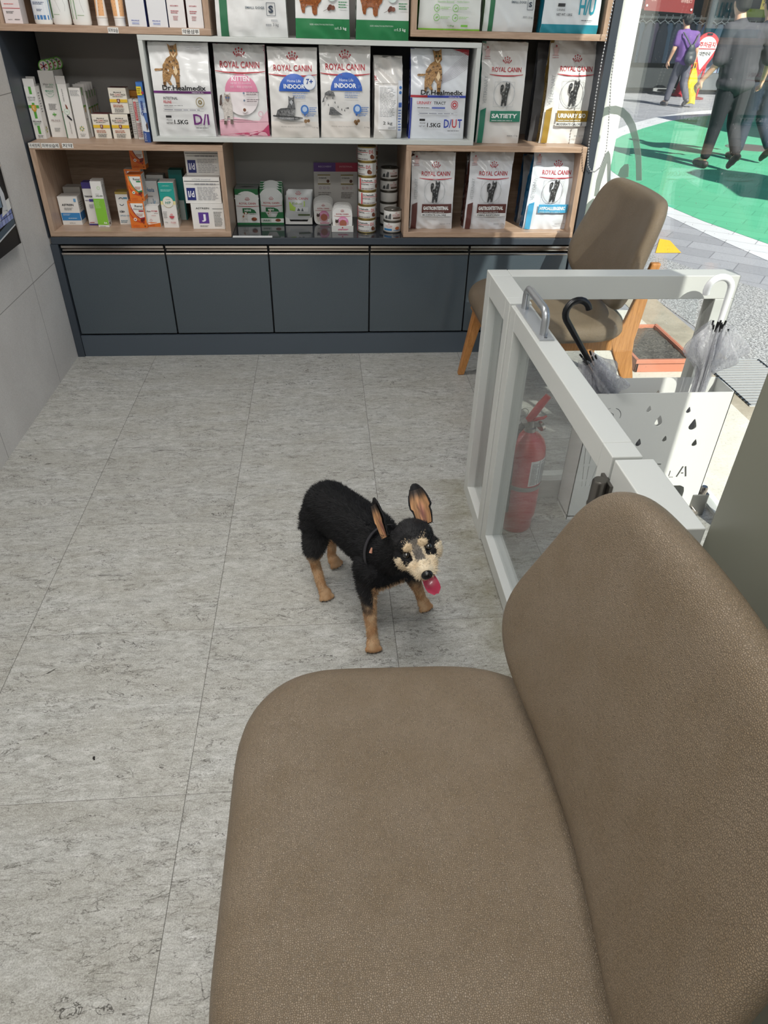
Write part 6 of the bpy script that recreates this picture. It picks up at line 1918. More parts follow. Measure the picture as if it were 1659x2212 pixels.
def print_mat(name, a, b_, c, sc):
    t = NT(name); p = t.coords('Object')
    n1 = t.noise(t.mapping(p, scale=(1.0, 1.0, 1.6)), sc, 5, 0.7, 1.5); n2 = t.noise(p, sc * 3.5, 3, 0.6)
    x = t.ramp(n1, [(0.36, lin(b_)), (0.47, lin(a)), (0.58, lin(a)), (0.68, lin(c))])
    x = t.mix(t.ramp(n2, [(0.42, BW(0.55)), (0.52, BW(0))]), x, lin(b_))
    t.l(x, t.b.inputs['Base Color']); t.b.inputs['Roughness'].default_value = 0.3
    return t.m


PM_TABBY = print_mat('printed_tabby_fur', '#a97f4c', '#5c4226', '#d8bd92', 70)
PM_GREY = print_mat('printed_silver_fur', '#77787a', '#232426', '#b9bbbd', 110)
PM_LONG = print_mat('printed_dark_fur', '#3c3d3f', '#121314', '#a9abad', 130)
PM_POM = print_mat('printed_red_fur', '#9a5424', '#5e3010', '#c2803c', 80)
PM_CREAM = print_mat('printed_cream_fur', '#cfc8c2', '#a59c96', '#e2dcd6', 60)
CATC = ('#a8793f', '#5e4020', '#d9b98c')


def tabby(F, x, z, s, face=None, dark='#5a3e22', light='#dcc29a'):
    """standing tabby drawn in flat patches"""
    face = face or PM_TABBY
    k = F.w / F.h
    q = lambda a, b: (x + a * s, z + b * s * k)
    F.poly([q(-.62, .05), q(-1.02, .02), q(-1.05, .10), q(-.98, .14), q(-.55, .15)], face)
    F.poly([q(-.55, .30), q(-.30, .62), q(-.02, .78), q(.22, .74), q(.38, .45), q(.40, .0), q(.36, -.30), q(.32, -.80), q(.15, -.84), q(.10, -.30), q(-.05, -.10), q(-.22, -.40), q(-.10, -.62), q(-.22, -.66), q(-.42, -.45), q(-.50, -.72), q(-.62, -.72), q(-.62, -.2)], face)
    F.poly([q(-.05, .72), q(-.10, 1.0), q(-.18, 1.32), q(-.02, 1.22), q(.18, 1.24), q(.34, 1.34), q(.36, 1.04), q(.38, .84), q(.22, .66), q(.05, .64)], face)
    for (a, b) in ((-.45, .1), (-.35, .3), (-.2, .45), (-.05, .2), (.05, .5), (.2, .35), (-.4, -.1), (.28, .1), (.28, -.2)):
        F.poly([q(a, b), q(a + .06, b + .08), q(a + .16, b + .02), q(a + .08, b + .01)], dark); F.k -= 1
    F.k += 1
    F.poly([q(.0, .92), q(.12, .74), q(.28, .92), q(.26, .80), q(.12, .66), q(.02, .78)], light); F.poly([q(.05, .0), q(.2, .3), q(.3, .0), q(.18, -.2)], light)
    F.poly([q(-.02, 1.22), q(.05, 1.05), q(.08, 1.22)], dark); F.poly([q(.1, 1.22), q(.14, 1.05), q(.18, 1.22)], dark)
    F.disc(*q(.04, 1.0), .055 * s, '#2a3a28'); F.disc(*q(.24, 1.0), .055 * s, '#2a3a28'); F.disc(*q(.14, .88), .03 * s, '#8a4a3a')
    F.poly([q(.15, -.5), q(.34, -.5), q(.33, -.58), q(.15, -.58)], dark); F.poly([q(-.62, -.5), q(-.46, -.5), q(-.48, -.58), q(-.62, -.58)], dark)


def coon(F, x, z, s):
    """standing long-haired cat, grey"""
    k = F.w / F.h; g = PM_LONG; l = '#8d9092'
    q = lambda a, b: (x + a * s, z + b * s * k)
    F.poly([q(-.42, .62), q(-.40, .95), q(-.24, 1.06), q(-.10, .98), q(-.12, .70), q(-.26, .42), q(-.22, .2), q(-.36, .3)], g)
    F.poly([q(-.22, .45), q(.0, .52), q(.06, .80), q(.04, 1.05), q(.10, 1.32), q(.20, 1.10), q(.36, 1.10), q(.46, 1.34), q(.50, 1.05), q(.50, .80), q(.42, .5), q(.36, .1), q(.32, -.3), q(.30, -.72), q(.12, -.72), q(.10, -.4), q(-.02, -.4), q(-.08, -.72), q(-.24, -.72), q(-.20, -.2)], g)
    for a, b, c in ((.12, .86, .09), (.30, .82, .09), (.2, .5, .10), (-.05, .25, .08), (.2, .15, .08), (.22, -.2, .06), (-.13, -.1, .06), (-.28, .82, .07), (-.14, -.6, .05), (.2, -.6, .05)):
        F.poly([q(a - c * .7, b), q(a, b + c), q(a + c * .4, b), q(a, b - c)], l); F.k -= 1
    F.k += 1
    F.ring(x, z + .3 * s * k, s * 1.05, 0.012, '#b9bcbe'); F.line([q(-1.0, -.72), q(-1.0, 1.25), q(.95, 1.25), q(.95, -.72), q(-1.0, -.72)], 0.006, '#b4b7b9')


def a_di(letter, band, ut=False):
    def f(F):
        F.rect(0, 0.475, 1, 0.50, band)
        if ut:
            F.rect(0, 0.475, 0.3, 0.50, '#b0303c'); F.poly([(0.72, 1.0), (1, 1.0), (1, 0.93), (0.86, 0.97)], '#b0303c'); F.rect(-0.0, 0.0, 0.03, 0.47, '#2a3a94')
            for i in range(9): F.line([(0.5, 0.62 + i * 0.008), (0.78, 0.70 + i * 0.02), (0.99, 0.80 + i * 0.02)], 0.004, '#9a8e98')
        tabby(F, 0.38 if not ut else 0.42, 0.70, 0.30)
        F.text('Dr.Healmedix', 0.55, 0.535, 0.055, '#1e1e22', w=0.76, bold=0.03)
        F.text('MEDICAL Rx', 0.78, 0.487, 0.014, '#e6e0ea', w=0.2)
        if ut:
            F.text('URINARY', 0.24, 0.42, 0.034, '#b8343e', w=0.26, bold=0.02); F.text('TRACT', 0.52, 0.42, 0.034, '#2a2a2c', w=0.22, bold=0.02); F.ring(0.79, 0.40, 0.065, 0.012, '#b8343e'); F.ring(0.79, 0.40, 0.04, 0.02, '#b8343e')
            F.rect(0.38, 0.355, 0.62, 0.375, '#5a6ab4'); F.lines(0.12, 0.34, 0.355, 0.375, 1, '#6a6a6a')
        else:
            F.text('INTESTINAL', 0.29, 0.425, 0.03, '#2a2a2c', w=0.25, bold=0.02); F.text('FELINE', 0.23, 0.385, 0.03, '#b8343e', w=0.14, bold=0.02); F.ring(0.80, 0.385, 0.075, 0.012, '#9a8a60'); F.ring(0.80, 0.385, 0.035, 0.02, '#8a7a50'); F.lines(0.16, 0.5, 0.34, 0.355, 1, '#888888')
        F.rect(0.14, 0.315, 0.85, 0.318, '#a0a0a0'); F.lines(0.16, 0.8, 0.295, 0.31, 1, '#6a6a7a'); F.rect(0.14, 0.285, 0.85, 0.288, '#a0a0a0')
        F.rect(0.17, 0.215, 0.27, 0.24, '#2a2a2c'); F.text('FELINE', 0.23, 0.19, 0.02, '#6a6a6a', w=0.1); F.text('NET WT.', 0.23, 0.155, 0.02, '#3a3a3a', w=0.12)
        F.text('1.5KG', 0.43, 0.17, 0.05, '#1e1e20', w=0.24, bold=0.03)
        if ut: F.text('D/', 0.68, 0.19, 0.10, '#3448a8', w=0.14, bold=0.02); F.text('U', 0.80, 0.19, 0.10, '#c03a44', w=0.09, bold=0.02); F.text('T', 0.90, 0.19, 0.10, '#3448a8', w=0.08, bold=0.02)
        else: F.text('D/I', 0.79, 0.20, 0.12, '#6a2a72', w=0.27, bold=0.02)
        F.lines(0.68, 0.9, 0.10, 0.115, 1, '#5a5a5a'); F.lines(0.66, 0.95, 0.93, 0.97, 3, '#b0b0b6', 0.3)
    return f


def a_kit(F):
    F.rect(0, 0, 1, 0.18, '#e8b6c4'); F.poly([(0, 0), (1, 0), (1, 0.08), (0.6, 0.045), (0, 0.012)], '#d0587e'); F.poly([(0.55, 0.0), (1, 0), (1, 0.14), (0.86, 0.06)], '#c94c76'); F.poly([(0, 0.18), (0.3, 0.22), (0.8, 0.17), (1, 0.30), (1, 0.17), (0, 0.17)], '#ecc4d0')
    logo(F, 0.5, 0.79, 0.78, lw=0.99); F.disc(0.5, 0.44, 0.33, '#f0e8ea', sz=0.95); F.disc(0.50, 0.50, 0.33, '#e08cab', 0, 180, sz=0.9)
    F.text('KITTEN', 0.50, 0.645, 0.055, '#f6eef2', w=0.36, bold=0.03); F.text('up to 12 months', 0.5, 0.595, 0.028, '#f2e0e8', w=0.40); F.text('생후 ~ 최대 12개월까지', 0.5, 0.555, 0.026, '#f2e0e8', w=0.44)
    k = F.w / F.h; x, z, s = 0.18, 0.30, 0.27; q = lambda a, b: (x + a * s, z + b * s * k)
    F.poly([q(-.55, .30), q(-.45, .9), q(-.30, .98), q(-.28, .85), q(-.36, .7), q(-.30, .2)], '#5a4a46')
    F.poly([q(-.40, .30), q(-.15, .55), q(-.2, .8), q(-.1, 1.1), q(.0, 1.0), q(.2, 1.0), q(.34, 1.12), q(.34, .7), q(.42, .3), q(.42, -.3), q(.40, -.85), q(.2, -.85), q(.15, -.4), q(.0, -.4), q(-.1, -.9), q(-.28, -.9), q(-.25, -.2)], PM_CREAM)
    F.poly([q(-.10, .85), q(.12, .98), q(.30, .85), q(.22, .6), q(.1, .5), q(-.02, .62)], '#8a7a74'); F.disc(*q(.02, .78), .06 * s, '#4a6a9a'); F.disc(*q(.2, .78), .06 * s, '#4a6a9a'); F.poly([q(.2, -.6), q(.4, -.6), q(.42, -.9), q(.2, -.9)], '#6a5852'); F.poly([q(-.28, -.7), q(-.1, -.7), q(-.08, -.95), q(-.3, -.95)], '#6a5852')
    for zz in (0.49, 0.41): F.disc(0.55, zz, 0.02, '#7a8aa0'); F.lines(0.6, 0.86, zz - 0.02, zz + 0.02, 2, '#8a7a80')
    F.disc(0.54, 0.31, 0.055, '#f2ecec'); F.disc(0.54, 0.305, 0.03, '#7a4a34'); F.ring(0.86, 0.26, 0.05, 0.012, '#e0a8ba'); F.text('3', 0.86, 0.26, 0.035, '#f4e8ec', w=0.03)


def a_ind(seven):
    def f(F):
        F.rect(0, 0, 1, 0.19, '#dfd8d2'); logo(F, 0.5, 0.78, 0.78, lw=0.99)
        F.disc(0.52, 0.53, 0.32, '#2b5cb8', 0, 180, sz=0.95); F.text('Home Life', 0.52, 0.645, 0.03, '#dfe8f6', w=0.28); F.text('INDOOR', 0.52 if seven else 0.50, 0.585, 0.05, '#f2f5fb', w=0.44, bold=0.03)
        if not seven: F.text('27', 0.78, 0.575, 0.025, '#7fa0d8', w=0.06)
        if seven: F.disc(0.84, 0.63, 0.13, '#e9ebf0'); F.ring(0.84, 0.63, 0.13, 0.01, '#a8b8d8'); F.text('7+', 0.84, 0.64, 0.06, '#2b4c98', w=0.14, bold=0.03)
        F.lines(0.48, 0.80, 0.45, 0.52, 3, '#8ea4d0', 0.35); F.disc(0.72 if seven else 0.74, 0.33, 0.085, '#4a7cc4'); F.disc(0.72 if seven else 0.74, 0.335, 0.05, '#bcd0ea'); F.lines(0.82, 0.98, 0.30, 0.36, 3, '#5a80bc'); F.disc(0.72, 0.27, 0.02, '#3a62ac'); F.lines(0.76, 0.95, 0.25, 0.29, 2, '#6a88bc')
        k = F.w / F.h
        if seven:
            x, z, s = 0.40, 0.32, 0.3; q = lambda a, b: (x + a * s, z + b * s * k)
            F.poly([q(-1.15, -.30), q(-1.2, -.38), q(-.9, -.42), q(-.6, -.55), q(.2, -.60), q(.9, -.50), q(.92, -.42), q(.3, -.35), q(.42, .1), q(.36, .5), q(.38, .9), q(.25, .75), q(.1, .75), q(-.05, .86), q(-.05, .4), q(-.15, .15), q(-.6, .12), q(-.85, .0), q(-.95, -.3)], PM_GREY)
            for a, b in ((-.7, -.1), (-.45, -.1), (-.2, -.15), (0.05, -.1), (.1, .2), (.25, .5), (-.8, -.3), (.3, -.5), (.6, -.48)): F.poly([q(a, b), q(a + .04, b + .12), q(a + .07, b - .06)], '#2c2d30'); F.k -= 1
            F.k += 1; F.poly([q(.02, .5), q(.16, .3), q(.28, .5), q(.16, .62)], '#b4b6ba'); F.disc(0.73, 0.20, 0.035, '#8a6a48'); F.disc(0.79, 0.205, 0.03, '#7a5c3c')
        else:
            x, z, s = 0.32, 0.33, 0.3; q = lambda a, b: (x + a * s, z + b * s * k)
            F.poly([q(-1.0, .35), q(-.85, .4), q(-.8, .9), q(-.5, 1.05), q(-.2, .95), q(.0, .5), q(.2, .15), q(.55, .05), q(.8, .12), q(.85, -.1), q(.7, -.3), q(.95, -.5), q(1.0, -.62), q(.8, -.62), q(.4, -.35), q(.0, -.1), q(-.25, .1), q(-.45, .1), q(-.55, -.35), q(-.75, -.42), q(-.85, .1), q(-.8, .35), q(-.75, .75), q(-.9, .6)], PM_GREY)
            for a, b in ((-.7, .6), (-.5, .8), (-.3, .6), (-.15, .35), (.05, .1), (.3, -.05), (-.6, .2), (.5, -.1)): F.poly([q(a, b), q(a + .04, b + .12), q(a + .07, b - .06)], '#2c2e32'); F.k -= 1
            F.k += 1; F.disc(0.70, 0.19, 0.035, '#8a6a48'); F.disc(0.76, 0.20, 0.03, '#7a5c3c'); F.disc(0.72, 0.17, 0.03, '#6a4c30')
        F.text('FELINE HEALTH NUTRITION', 0.46, 0.135, 0.014, '#9a938c', w=0.50); F.text('1.5 kg' if seven else '2 kg', 0.93, 0.125, 0.02, '#7a7470', w=0.11)
    return f


def a_vet(c, word, sub=None, sub2=None, bandh=0.09):
    def f(F):
        logo(F, 0.56, 0.74, 0.66, lw=0.76); F.poly([(0.06, 0.93), (0.18, 0.93), (0.15, 0.86), (0.09, 0.86)], '#d6bcbc'); F.lines(0.05, 0.19, 0.83, 0.87, 2, '#c09a9c'); F.disc(0.12, 0.945, 0.018, '#b8505a')
        coon(F, 0.54, 0.47, 0.235)
        F.text('VETERINARY', 0.10, 0.545, 0.075, '#a0a4a6', w=0.27, rot=1)
        F.rect(0.03, 0.005, 0.15, 0.34, c); F.poly([(0.03, 0.34), (0.15, 0.34), (0.15, 0.37)], c)
        F.rect(0.26, 0.23, 0.96, 0.23 + bandh + 0.02, c); F.text(word, 0.59, 0.23 + bandh * 0.66, bandh * 0.50, '#e9eceb', w=0.60, bold=0.04)
        F.lines(0.30, 0.8, 0.235, 0.25, 1, '#d0d6d4')
        if sub: F.rect(0.26, 0.185, 0.96, 0.228, '#dcdddd'); F.text(sub, 0.56, 0.205, 0.026, '#4a4c50', w=0.55, bold=0.015)
        F.text('1.5 kg', 0.90, 0.085, 0.02, '#6a6c70', w=0.1); F.lines(0.7, 0.84, 0.075, 0.095, 2, '#8a8c90')
    return f


BGG = 'white cat food bags in the grey shelf'
bag('pet_food_bag', 'white bag with a tabby and a purple band at the grey shelf left end', BGG, (344, 295), (467, 297), (330, 90), Z_G, 0.075, a_di('D/I', '#6a2a72'), seed=1, wr=0.7)
bag('pet_food_bag', 'white and pink bag with a pink disc and a kitten', BGG, (476, 291.5), (583, 297), (466, 95), Z_G, 0.09, a_kit, gus='#d07a94', seed=2, wr=1.2)
bag('pet_food_bag', 'white bag with a blue half disc, a 7+ badge and a lying cat', BGG, (587, 297), (690, 299), (578, 101), Z_G, 0.09, a_ind(True), body='#e4e2e0', seed=3, wr=1.2)
bag('pet_food_bag', 'white bag with a blue half disc and a stretching cat', BGG, (694, 297), (800, 299), (699, 98), Z_G, 0.09, a_ind(False), body='#e4e2e0', seed=4, wr=1.0)


def a_side(F):
    F.rect(0.03, 0.68, 0.9, 0.69, '#c9c5c2'); F.rect(0.14, 0.12, 0.80, 0.66, '#f0eff0'); F.lines(0.18, 0.76, 0.28, 0.64, 22, '#7a7c80', 0.3, 6); F.text('2 kg', 0.48, 0.20, 0.05, '#3c3e44', w=0.34); F.lines(0.5, 0.8, 0.13, 0.16, 3, '#8a8c90', 0.4)
    F.rect(0.84, 0.0, 0.99, 0.72, '#dfe2ea'); F.rect(0.86, 0.40, 0.98, 0.46, '#3a62b4'); F.lines(0.86, 0.98, 0.1, 0.38, 8, '#5a7abc'); F.disc(0.92, 0.58, 0.05, '#3a72bc'); F.disc(0.92, 0.64, 0.05, '#3a72bc'); F.text('N', 0.03, 0.755, 0.04, '#b01c2e', w=0.06, bold=0.03); F.rect(0.0, 0.72, 0.10, 0.728, '#b01c2e')


bag('pet_food_bag', 'white bag turned sideways so its small print and weight show', BGG, (808, 297.5), (868, 300), (812, 122), Z_G, 0.17, a_side, body='#dedbd8', seed=5, wr=2.2, y=YF + 0.012)
bag('pet_food_bag', 'white bag with a tabby and a red-blue band at the grey shelf right end', BGG, (882, 298.5), (1001, 302), (884, 104), Z_G, 0.075, a_di('D/UT', '#3a4ab0', True), gus='#27307e', seed=6, wr=0.8, body='#dfe3ea')
BGR = 'veterinary diet bags beside the window'
GT_, BR_, GD_, BL_ = '#3f8a74', '#5c3430', '#94783c', '#3f8fc0'
bag('pet_food_bag', 'tall white bag with a teal green label band above the right shelf box', BGR, (1027, 309.5), (1120, 311), (1043, 89), Z_RT, 0.08, a_vet('#2f8068', 'SATIETY', None), gus='#2c6b5c', seed=7, wr=1.0, body='#e2e0de', yaw=0.0)
bag('pet_food_bag', 'tall white bag with an ochre gold label band nearest the window', BGR, (1165, 309.5), (1266, 311.5), (1182, 86), Z_RT, 0.08, a_vet('#9a7d34', 'URINARY S/O', 'MODERATE CALORIE'), gus='#7d6430', seed=8, wr=1.0, body='#e2e2e2', left_art='#a89468')
bag('pet_food_bag', 'dark bag standing behind the ochre banded one', BGR, (1141, 302), (1225, 303), (1150, 92), Z_RT, 0.07, lambda F: F.rect(0, 0, 0.3, 1, '#4c4c50'), body='#77777b', gus='#4e4e54', seed=9, y=YF + 0.15)
bag('pet_food_bag', 'dark backed bag standing behind the teal banded one', BGR, (1040, 302), (1120, 303), (1058, 92), Z_RT, 0.07, lambda F: None, body='#77777b', gus='#3c4a48', seed=19, y=YF + 0.15)
bag('pet_food_bag', 'white bag with a brown label band at the left of the lower right shelf', BGR, (884, 494.5), (976, 496), (892, 331), Z_RL, 0.085, a_vet(BR_, 'GASTROINTESTINAL', 'MODERATE CALORIE', bandh=0.10), gus='#4c2c28', seed=10, wr=1.1, body='#dddddf')
bag('pet_food_bag', 'white bag with a brown label band in the middle of the lower right shelf', BGR, (1001, 495), (1091, 496.5), (1008, 330), Z_RL, 0.085, a_vet(BR_, 'GASTROINTESTINAL', 'FIBRE RESPONSE', bandh=0.10), gus='#4c2c28', seed=11, wr=1.1, body='#dddfe4', left_art='#8a6e68', dxt=0.012)
bag('pet_food_bag', 'white bag with a light blue label band at the right of the lower right shelf', BGR, (1130, 495.5), (1222, 496.5), (1142, 327), Z_RL, 0.085, a_vet('#4aa0cc', 'HYPOALLERGENIC', None), gus='#1f5a86', seed=12, wr=1.3, body='#d9dfe8', left_art='#5f9cc4', dxt=0.018)
for k, (l, r, c, nm_) in enumerate(((898, 980, '#3c3a3c', 'dark sided bag behind the left brown banded one'), (1005, 1085, '#4c3a38', 'dark sided bag behind the middle brown banded one'), (1122, 1205, '#1f4a72', 'blue sided bag behind the light blue banded one'))):
    bag('pet_food_bag', nm_, BGR, (l, 484), (r, 485), (l + 8, 332), Z_RL, 0.075, lambda F: None, body='#8b8d92', gus=c, seed=20 + k, y=YF + 0.155, hgt=0.30, xoff=-0.012)


# top shelf bags: only their lower parts show
def a_s3(F):
    F.rect(0.06, 0, 0.17, 1, '#2f6f4e'); F.rect(0.2, 0.30, 0.7, 0.36, '#2f6f4e'); F.text('SMALL DOGS', 0.56, 0.235, 0.018, '#5a6670', w=0.27, bold=0.02)
    F.line([(0.725, 0.175), (0.845, 0.175), (0.845, 0.275), (0.725, 0.275), (0.725, 0.175)], 0.006, '#4a5260'); F.text('S', 0.785, 0.225, 0.06, '#3c4656', w=0.07, bold=0.04); F.text('3 kg', 0.84, 0.10, 0.03, '#3a4048', w=0.08); F.lines(0.70, 0.79, 0.09, 0.11, 2, '#6a7078'); F.lines(0.78, 0.88, 0.13, 0.145, 2, '#7a8088')


def a_s15(F):
    F.rect(0.10, 0, 0.19, 1, '#2f6f4e'); F.rect(0.26, 0.335, 0.98, 0.40, '#2f7a66'); F.text('SMALL DOGS', 0.66, 0.285, 0.022, '#5a6670', w=0.30, bold=0.02)
    F.line([(0.84, 0.215), (0.96, 0.215), (0.96, 0.315), (0.84, 0.315), (0.84, 0.215)], 0.008, '#4a5260'); F.text('S', 0.90, 0.265, 0.05, '#3c4656', w=0.07, bold=0.04); F.text('1.5 kg', 0.92, 0.14, 0.025, '#4a5058', w=0.10); F.lines(0.77, 0.86, 0.135, 0.155, 2, '#6a7078')


def a_pom(F):
    F.rect(0, 0, 1, 0.19, '#237a48'); F.text('SIZE HEALTH NUTRITION', 0.48, 0.135, 0.014, '#c9dccf', w=0.44); F.text('1.5 kg', 0.86, 0.10, 0.035, '#e0ece4', w=0.16, bold=0.02); F.lines(0.72, 0.78, 0.09, 0.11, 2, '#c9dccf')
    k = F.w / F.h; x, z, s = 0.29, 0.36, 0.26; q = lambda a, b: (x + a * s, z + b * s * k)
    F.poly([q(-.92, .9), q(-.9, .2), q(-.75, -.2), q(-.7, -.5), q(-.62, -.72), q(-.45, -.74), q(-.40, -.4), q(-.2, -.3), q(.05, -.32), q(.10, -.72), q(.22, -.86), q(.42, -.80), q(.45, -.3), q(.72, -.05), q(.85, .4), q(.9, .9)], PM_POM)
    for a, b in ((-.7, .3), (-.4, .1), (-.1, .3), (.3, .1), (.6, .4), (.1, -.1), (-.5, -.2), (.4, -.2), (-.2, .6), (.4, .6)): F.poly([q(a, b), q(a + .14, b + .2), q(a + .12, b - .22)], PM_POM); F.k -= 1
    F.k += 1; F.line([(0.52, 0.26), (0.66, 0.30)], 0.006, '#4a3a30'); F.disc(0.65, 0.30, 0.04, '#6a3a2c'); F.disc(0.70, 0.295, 0.035, '#7a4838'); F.disc(0.62, 0.285, 0.03, '#5c3226')
    F.disc(0.68, 0.41, 0.09, '#d9e6e2'); F.lines(0.8, 0.97, 0.29, 0.36, 3, '#3f8a5c', 0.4); F.lines(0.8, 0.95, 0.40, 0.46, 2, '#5a9a72', 0.4)


def a_lime(F):
    F.rect(0, 0, 1, 0.015, '#8acb4a'); F.ring(0.55, 0.42, 0.14, 0.02, '#8ac04a', 180, 360); F.rect(0.50, 0.30, 0.56, 0.345, '#cfc83a'); F.text('Nutrition Balanced', 0.42, 0.27, 0.018, '#8ac070', w=0.26); F.text('Healthy Support', 0.70, 0.27, 0.018, '#8ac070', w=0.20)
    for x_ in (0.28, 0.58):
        for z_ in (0.21, 0.12): F.ring(x_, z_, 0.048, 0.008, '#7cbc5a'); F.poly([(x_ - 0.02, z_ - 0.006), (x_ + 0.01, z_ + 0.012), (x_ + 0.025, z_ + 0.002), (x_, z_ - 0.010)], '#7cbc5a'); F.lines(x_ + 0.06, x_ + 0.22, z_ - 0.012, z_ + 0.014, 2, '#9acb7c')
    F.text('1.5kg', 0.52, 0.042, 0.018, '#5aa84a', w=0.1, bold=0.02); F.rect(0.68, 0.035, 0.79, 0.055, '#7cc04a')


def a_hu(F):
    F.rect(0, 0, 1, 0.085, '#2a8ca0'); F.text('H/U', 0.76, 0.26, 0.16, '#2a9ab0', w=0.28, bold=0.02); F.rect(0.24, 0.255, 0.36, 0.285, '#3a3c40'); F.text('CANINE', 0.30, 0.225, 0.022, '#5a5c60', w=0.14); F.text('NET WT. 1.5KG', 0.37, 0.18, 0.024, '#4a4c50', w=0.27, bold=0.015); F.rect(0.2, 0.375, 0.86, 0.379, '#8a8c90'); F.lines(0.68, 0.88, 0.12, 0.135, 1, '#5a5c60')


BGT = 'dog food bags on the top shelves'
bag('pet_food_bag', 'large white bag with a green stripe and a boxed S, left of the brown dogs', BGT, (468, 74), (622, 80), (462, -120), Z_GT, 0.13, a_s3, seed=13, y=YF + 0.012, hgt=0.40, gus='#d5d8d9', wr=1.3)
bag('pet_food_bag', 'green footed bag with a fluffy brown dog, left of the pair', BGT, (639, 79), (756, 81), (636, -120), Z_GT, 0.09, a_pom, seed=14, y=YF + 0.012, hgt=0.34, gus='#dfe3e0')
bag('pet_food_bag', 'green footed bag with a fluffy brown dog, right of the pair', BGT, (769, 80), (883, 82), (768, -120), Z_GT, 0.09, a_pom, seed=15, y=YF + 0.012, hgt=0.34, gus='#237a48')
bag('pet_food_bag', 'white bag edged in lime green with four small round icons', BGT, (903, 71), (1036, 73.5), (898, -120), Z_UR, 0.08, a_lime, seed=16, y=YF + 0.012, hgt=0.34, gus='#6abf4a', body='#dcdfdd')
bag('pet_food_bag', 'white bag with a green stripe and a boxed S between lime and blue footed bags', BGT, (1043, 62), (1152, 65), (1040, -120), Z_UR, 0.09, a_s15, seed=17, y=YF + 0.035, hgt=0.34, gus='#d5d8d9', body='#dde1e4')
bag('pet_food_bag', 'white bag with a teal blue foot and large teal letters by the window', BGT, (1168, 66.5), (1291, 68.5), (1165, -120), Z_UR, 0.08, a_hu, seed=18, y=YF + 0.012, hgt=0.34, gus='#1f7086', body='#dfe5ea')
# picture on the left wall and small notice above it
mb = MB(); mb.box(XL + 0.002, XL + 0.030, 2.1, 2.922, 0.637, 0.915, mat('#17171a', 0.5))
F = Face(mb, lambda X, Z, o: V((XL + 0.0302 + o * 2, 2.1 + X, 0.637 + Z)), 0.822, 0.278)
F.rect(0.985, 0.0, 1.0, 1.0, '#17171a'); F.rect(0, 0.985, 1, 1.0, '#d8b878')
F.poly([(0, 0.20), (0.4, 0.16), (0.82, 0.21), (0.985, 0.28), (0.985, 0.36), (0.8, 0.29), (0.4, 0.26), (0, 0.30)], '#3f5262'); F.poly([(0.3, 0.13), (0.7, 0.16), (0.985, 0.25), (0.985, 0.27), (0.7, 0.18), (0.3, 0.15)], '#c9cdd2')
for i in range(26):
    xx0 = 0.1 + i * 0.034; dz = 0.10 * max(0, (xx0 - 0.5)) ** 1.5
    F.poly([(xx0, 0.31 + dz), (xx0 + 0.031, 0.312 + dz), (xx0 + 0.031, 0.38 + dz), (xx0, 0.378 + dz)], '#7f8cc0' if i % 2 else '#97a2d0'); F.k -= 1
    F.poly([(xx0, 0.385 + dz), (xx0 + 0.030, 0.387 + dz), (xx0 + 0.030, 0.455 + dz), (xx0, 0.45 + dz)], '#6a78b4' if i % 3 else '#a8b0d8'); F.k -= 1
F.k += 1
F.poly([(0.86, 0.43), (0.985, 0.47), (0.985, 0.60), (0.9, 0.58)], '#dcdcda'); F.line([(0.93, 0.46), (0.93, 0.58)], 0.003, '#4a4a4c')
for (a, b, c, col) in ((0.80, 0.52, 0.05, '#8c9cb0'), (0.87, 0.68, 0.05, '#6c8094'), (0.92, 0.62, 0.035, '#c9cbd0'), (0.74, 0.6, 0.06, '#e0cf98'), (0.68, 0.55, 0.05, '#9aa6c4'), (0.60, 0.6, 0.06, '#c9cbd0'), (0.5, 0.58, 0.06, '#7a8ca4')):
    F.poly([(a - c, b - .12), (a - c * .7, b + .1), (a, b + .18), (a + c * .6, b + .06), (a + c * .5, b - .14)], col); F.k -= 1
F.k += 1
mb.build('wall_picture', label='black canvas picture with pale blue shapes hung low on the left wall', cat='picture', bevel=0.001)
mb = MB(); mb.box(XL + 0.002, XL + 0.012, 2.6, 3.184, 1.165, 1.70, mat('#e8eae8', 0.4)); mb.box(XL + 0.012, XL + 0.013, 2.6, 3.184, 1.24, 1.70, mat('#7a2036', 0.45))
mb.build('wall_notice', label='white-bottomed notice with a dark red field high on the left wall', cat='notice')

# dry crumb of dirt on the tiles
fp = at_z(203, 1638, 0.0)
MB().sphere((0, 0, 0.0022), 0.0032, mat('#17130f', 0.8), 8, sc=(0.8, 1.2, 0.7)).sphere((0.002, -0.004, 0.0015), 0.0018, mat('#17130f', 0.8), 6).build('dirt_crumb', label='tiny black crumb of dirt on the bare floor left of the foreground chair', cat='dirt').location = (fp.x, fp.y, 0)
# ================================================================== living things
import numpy as np


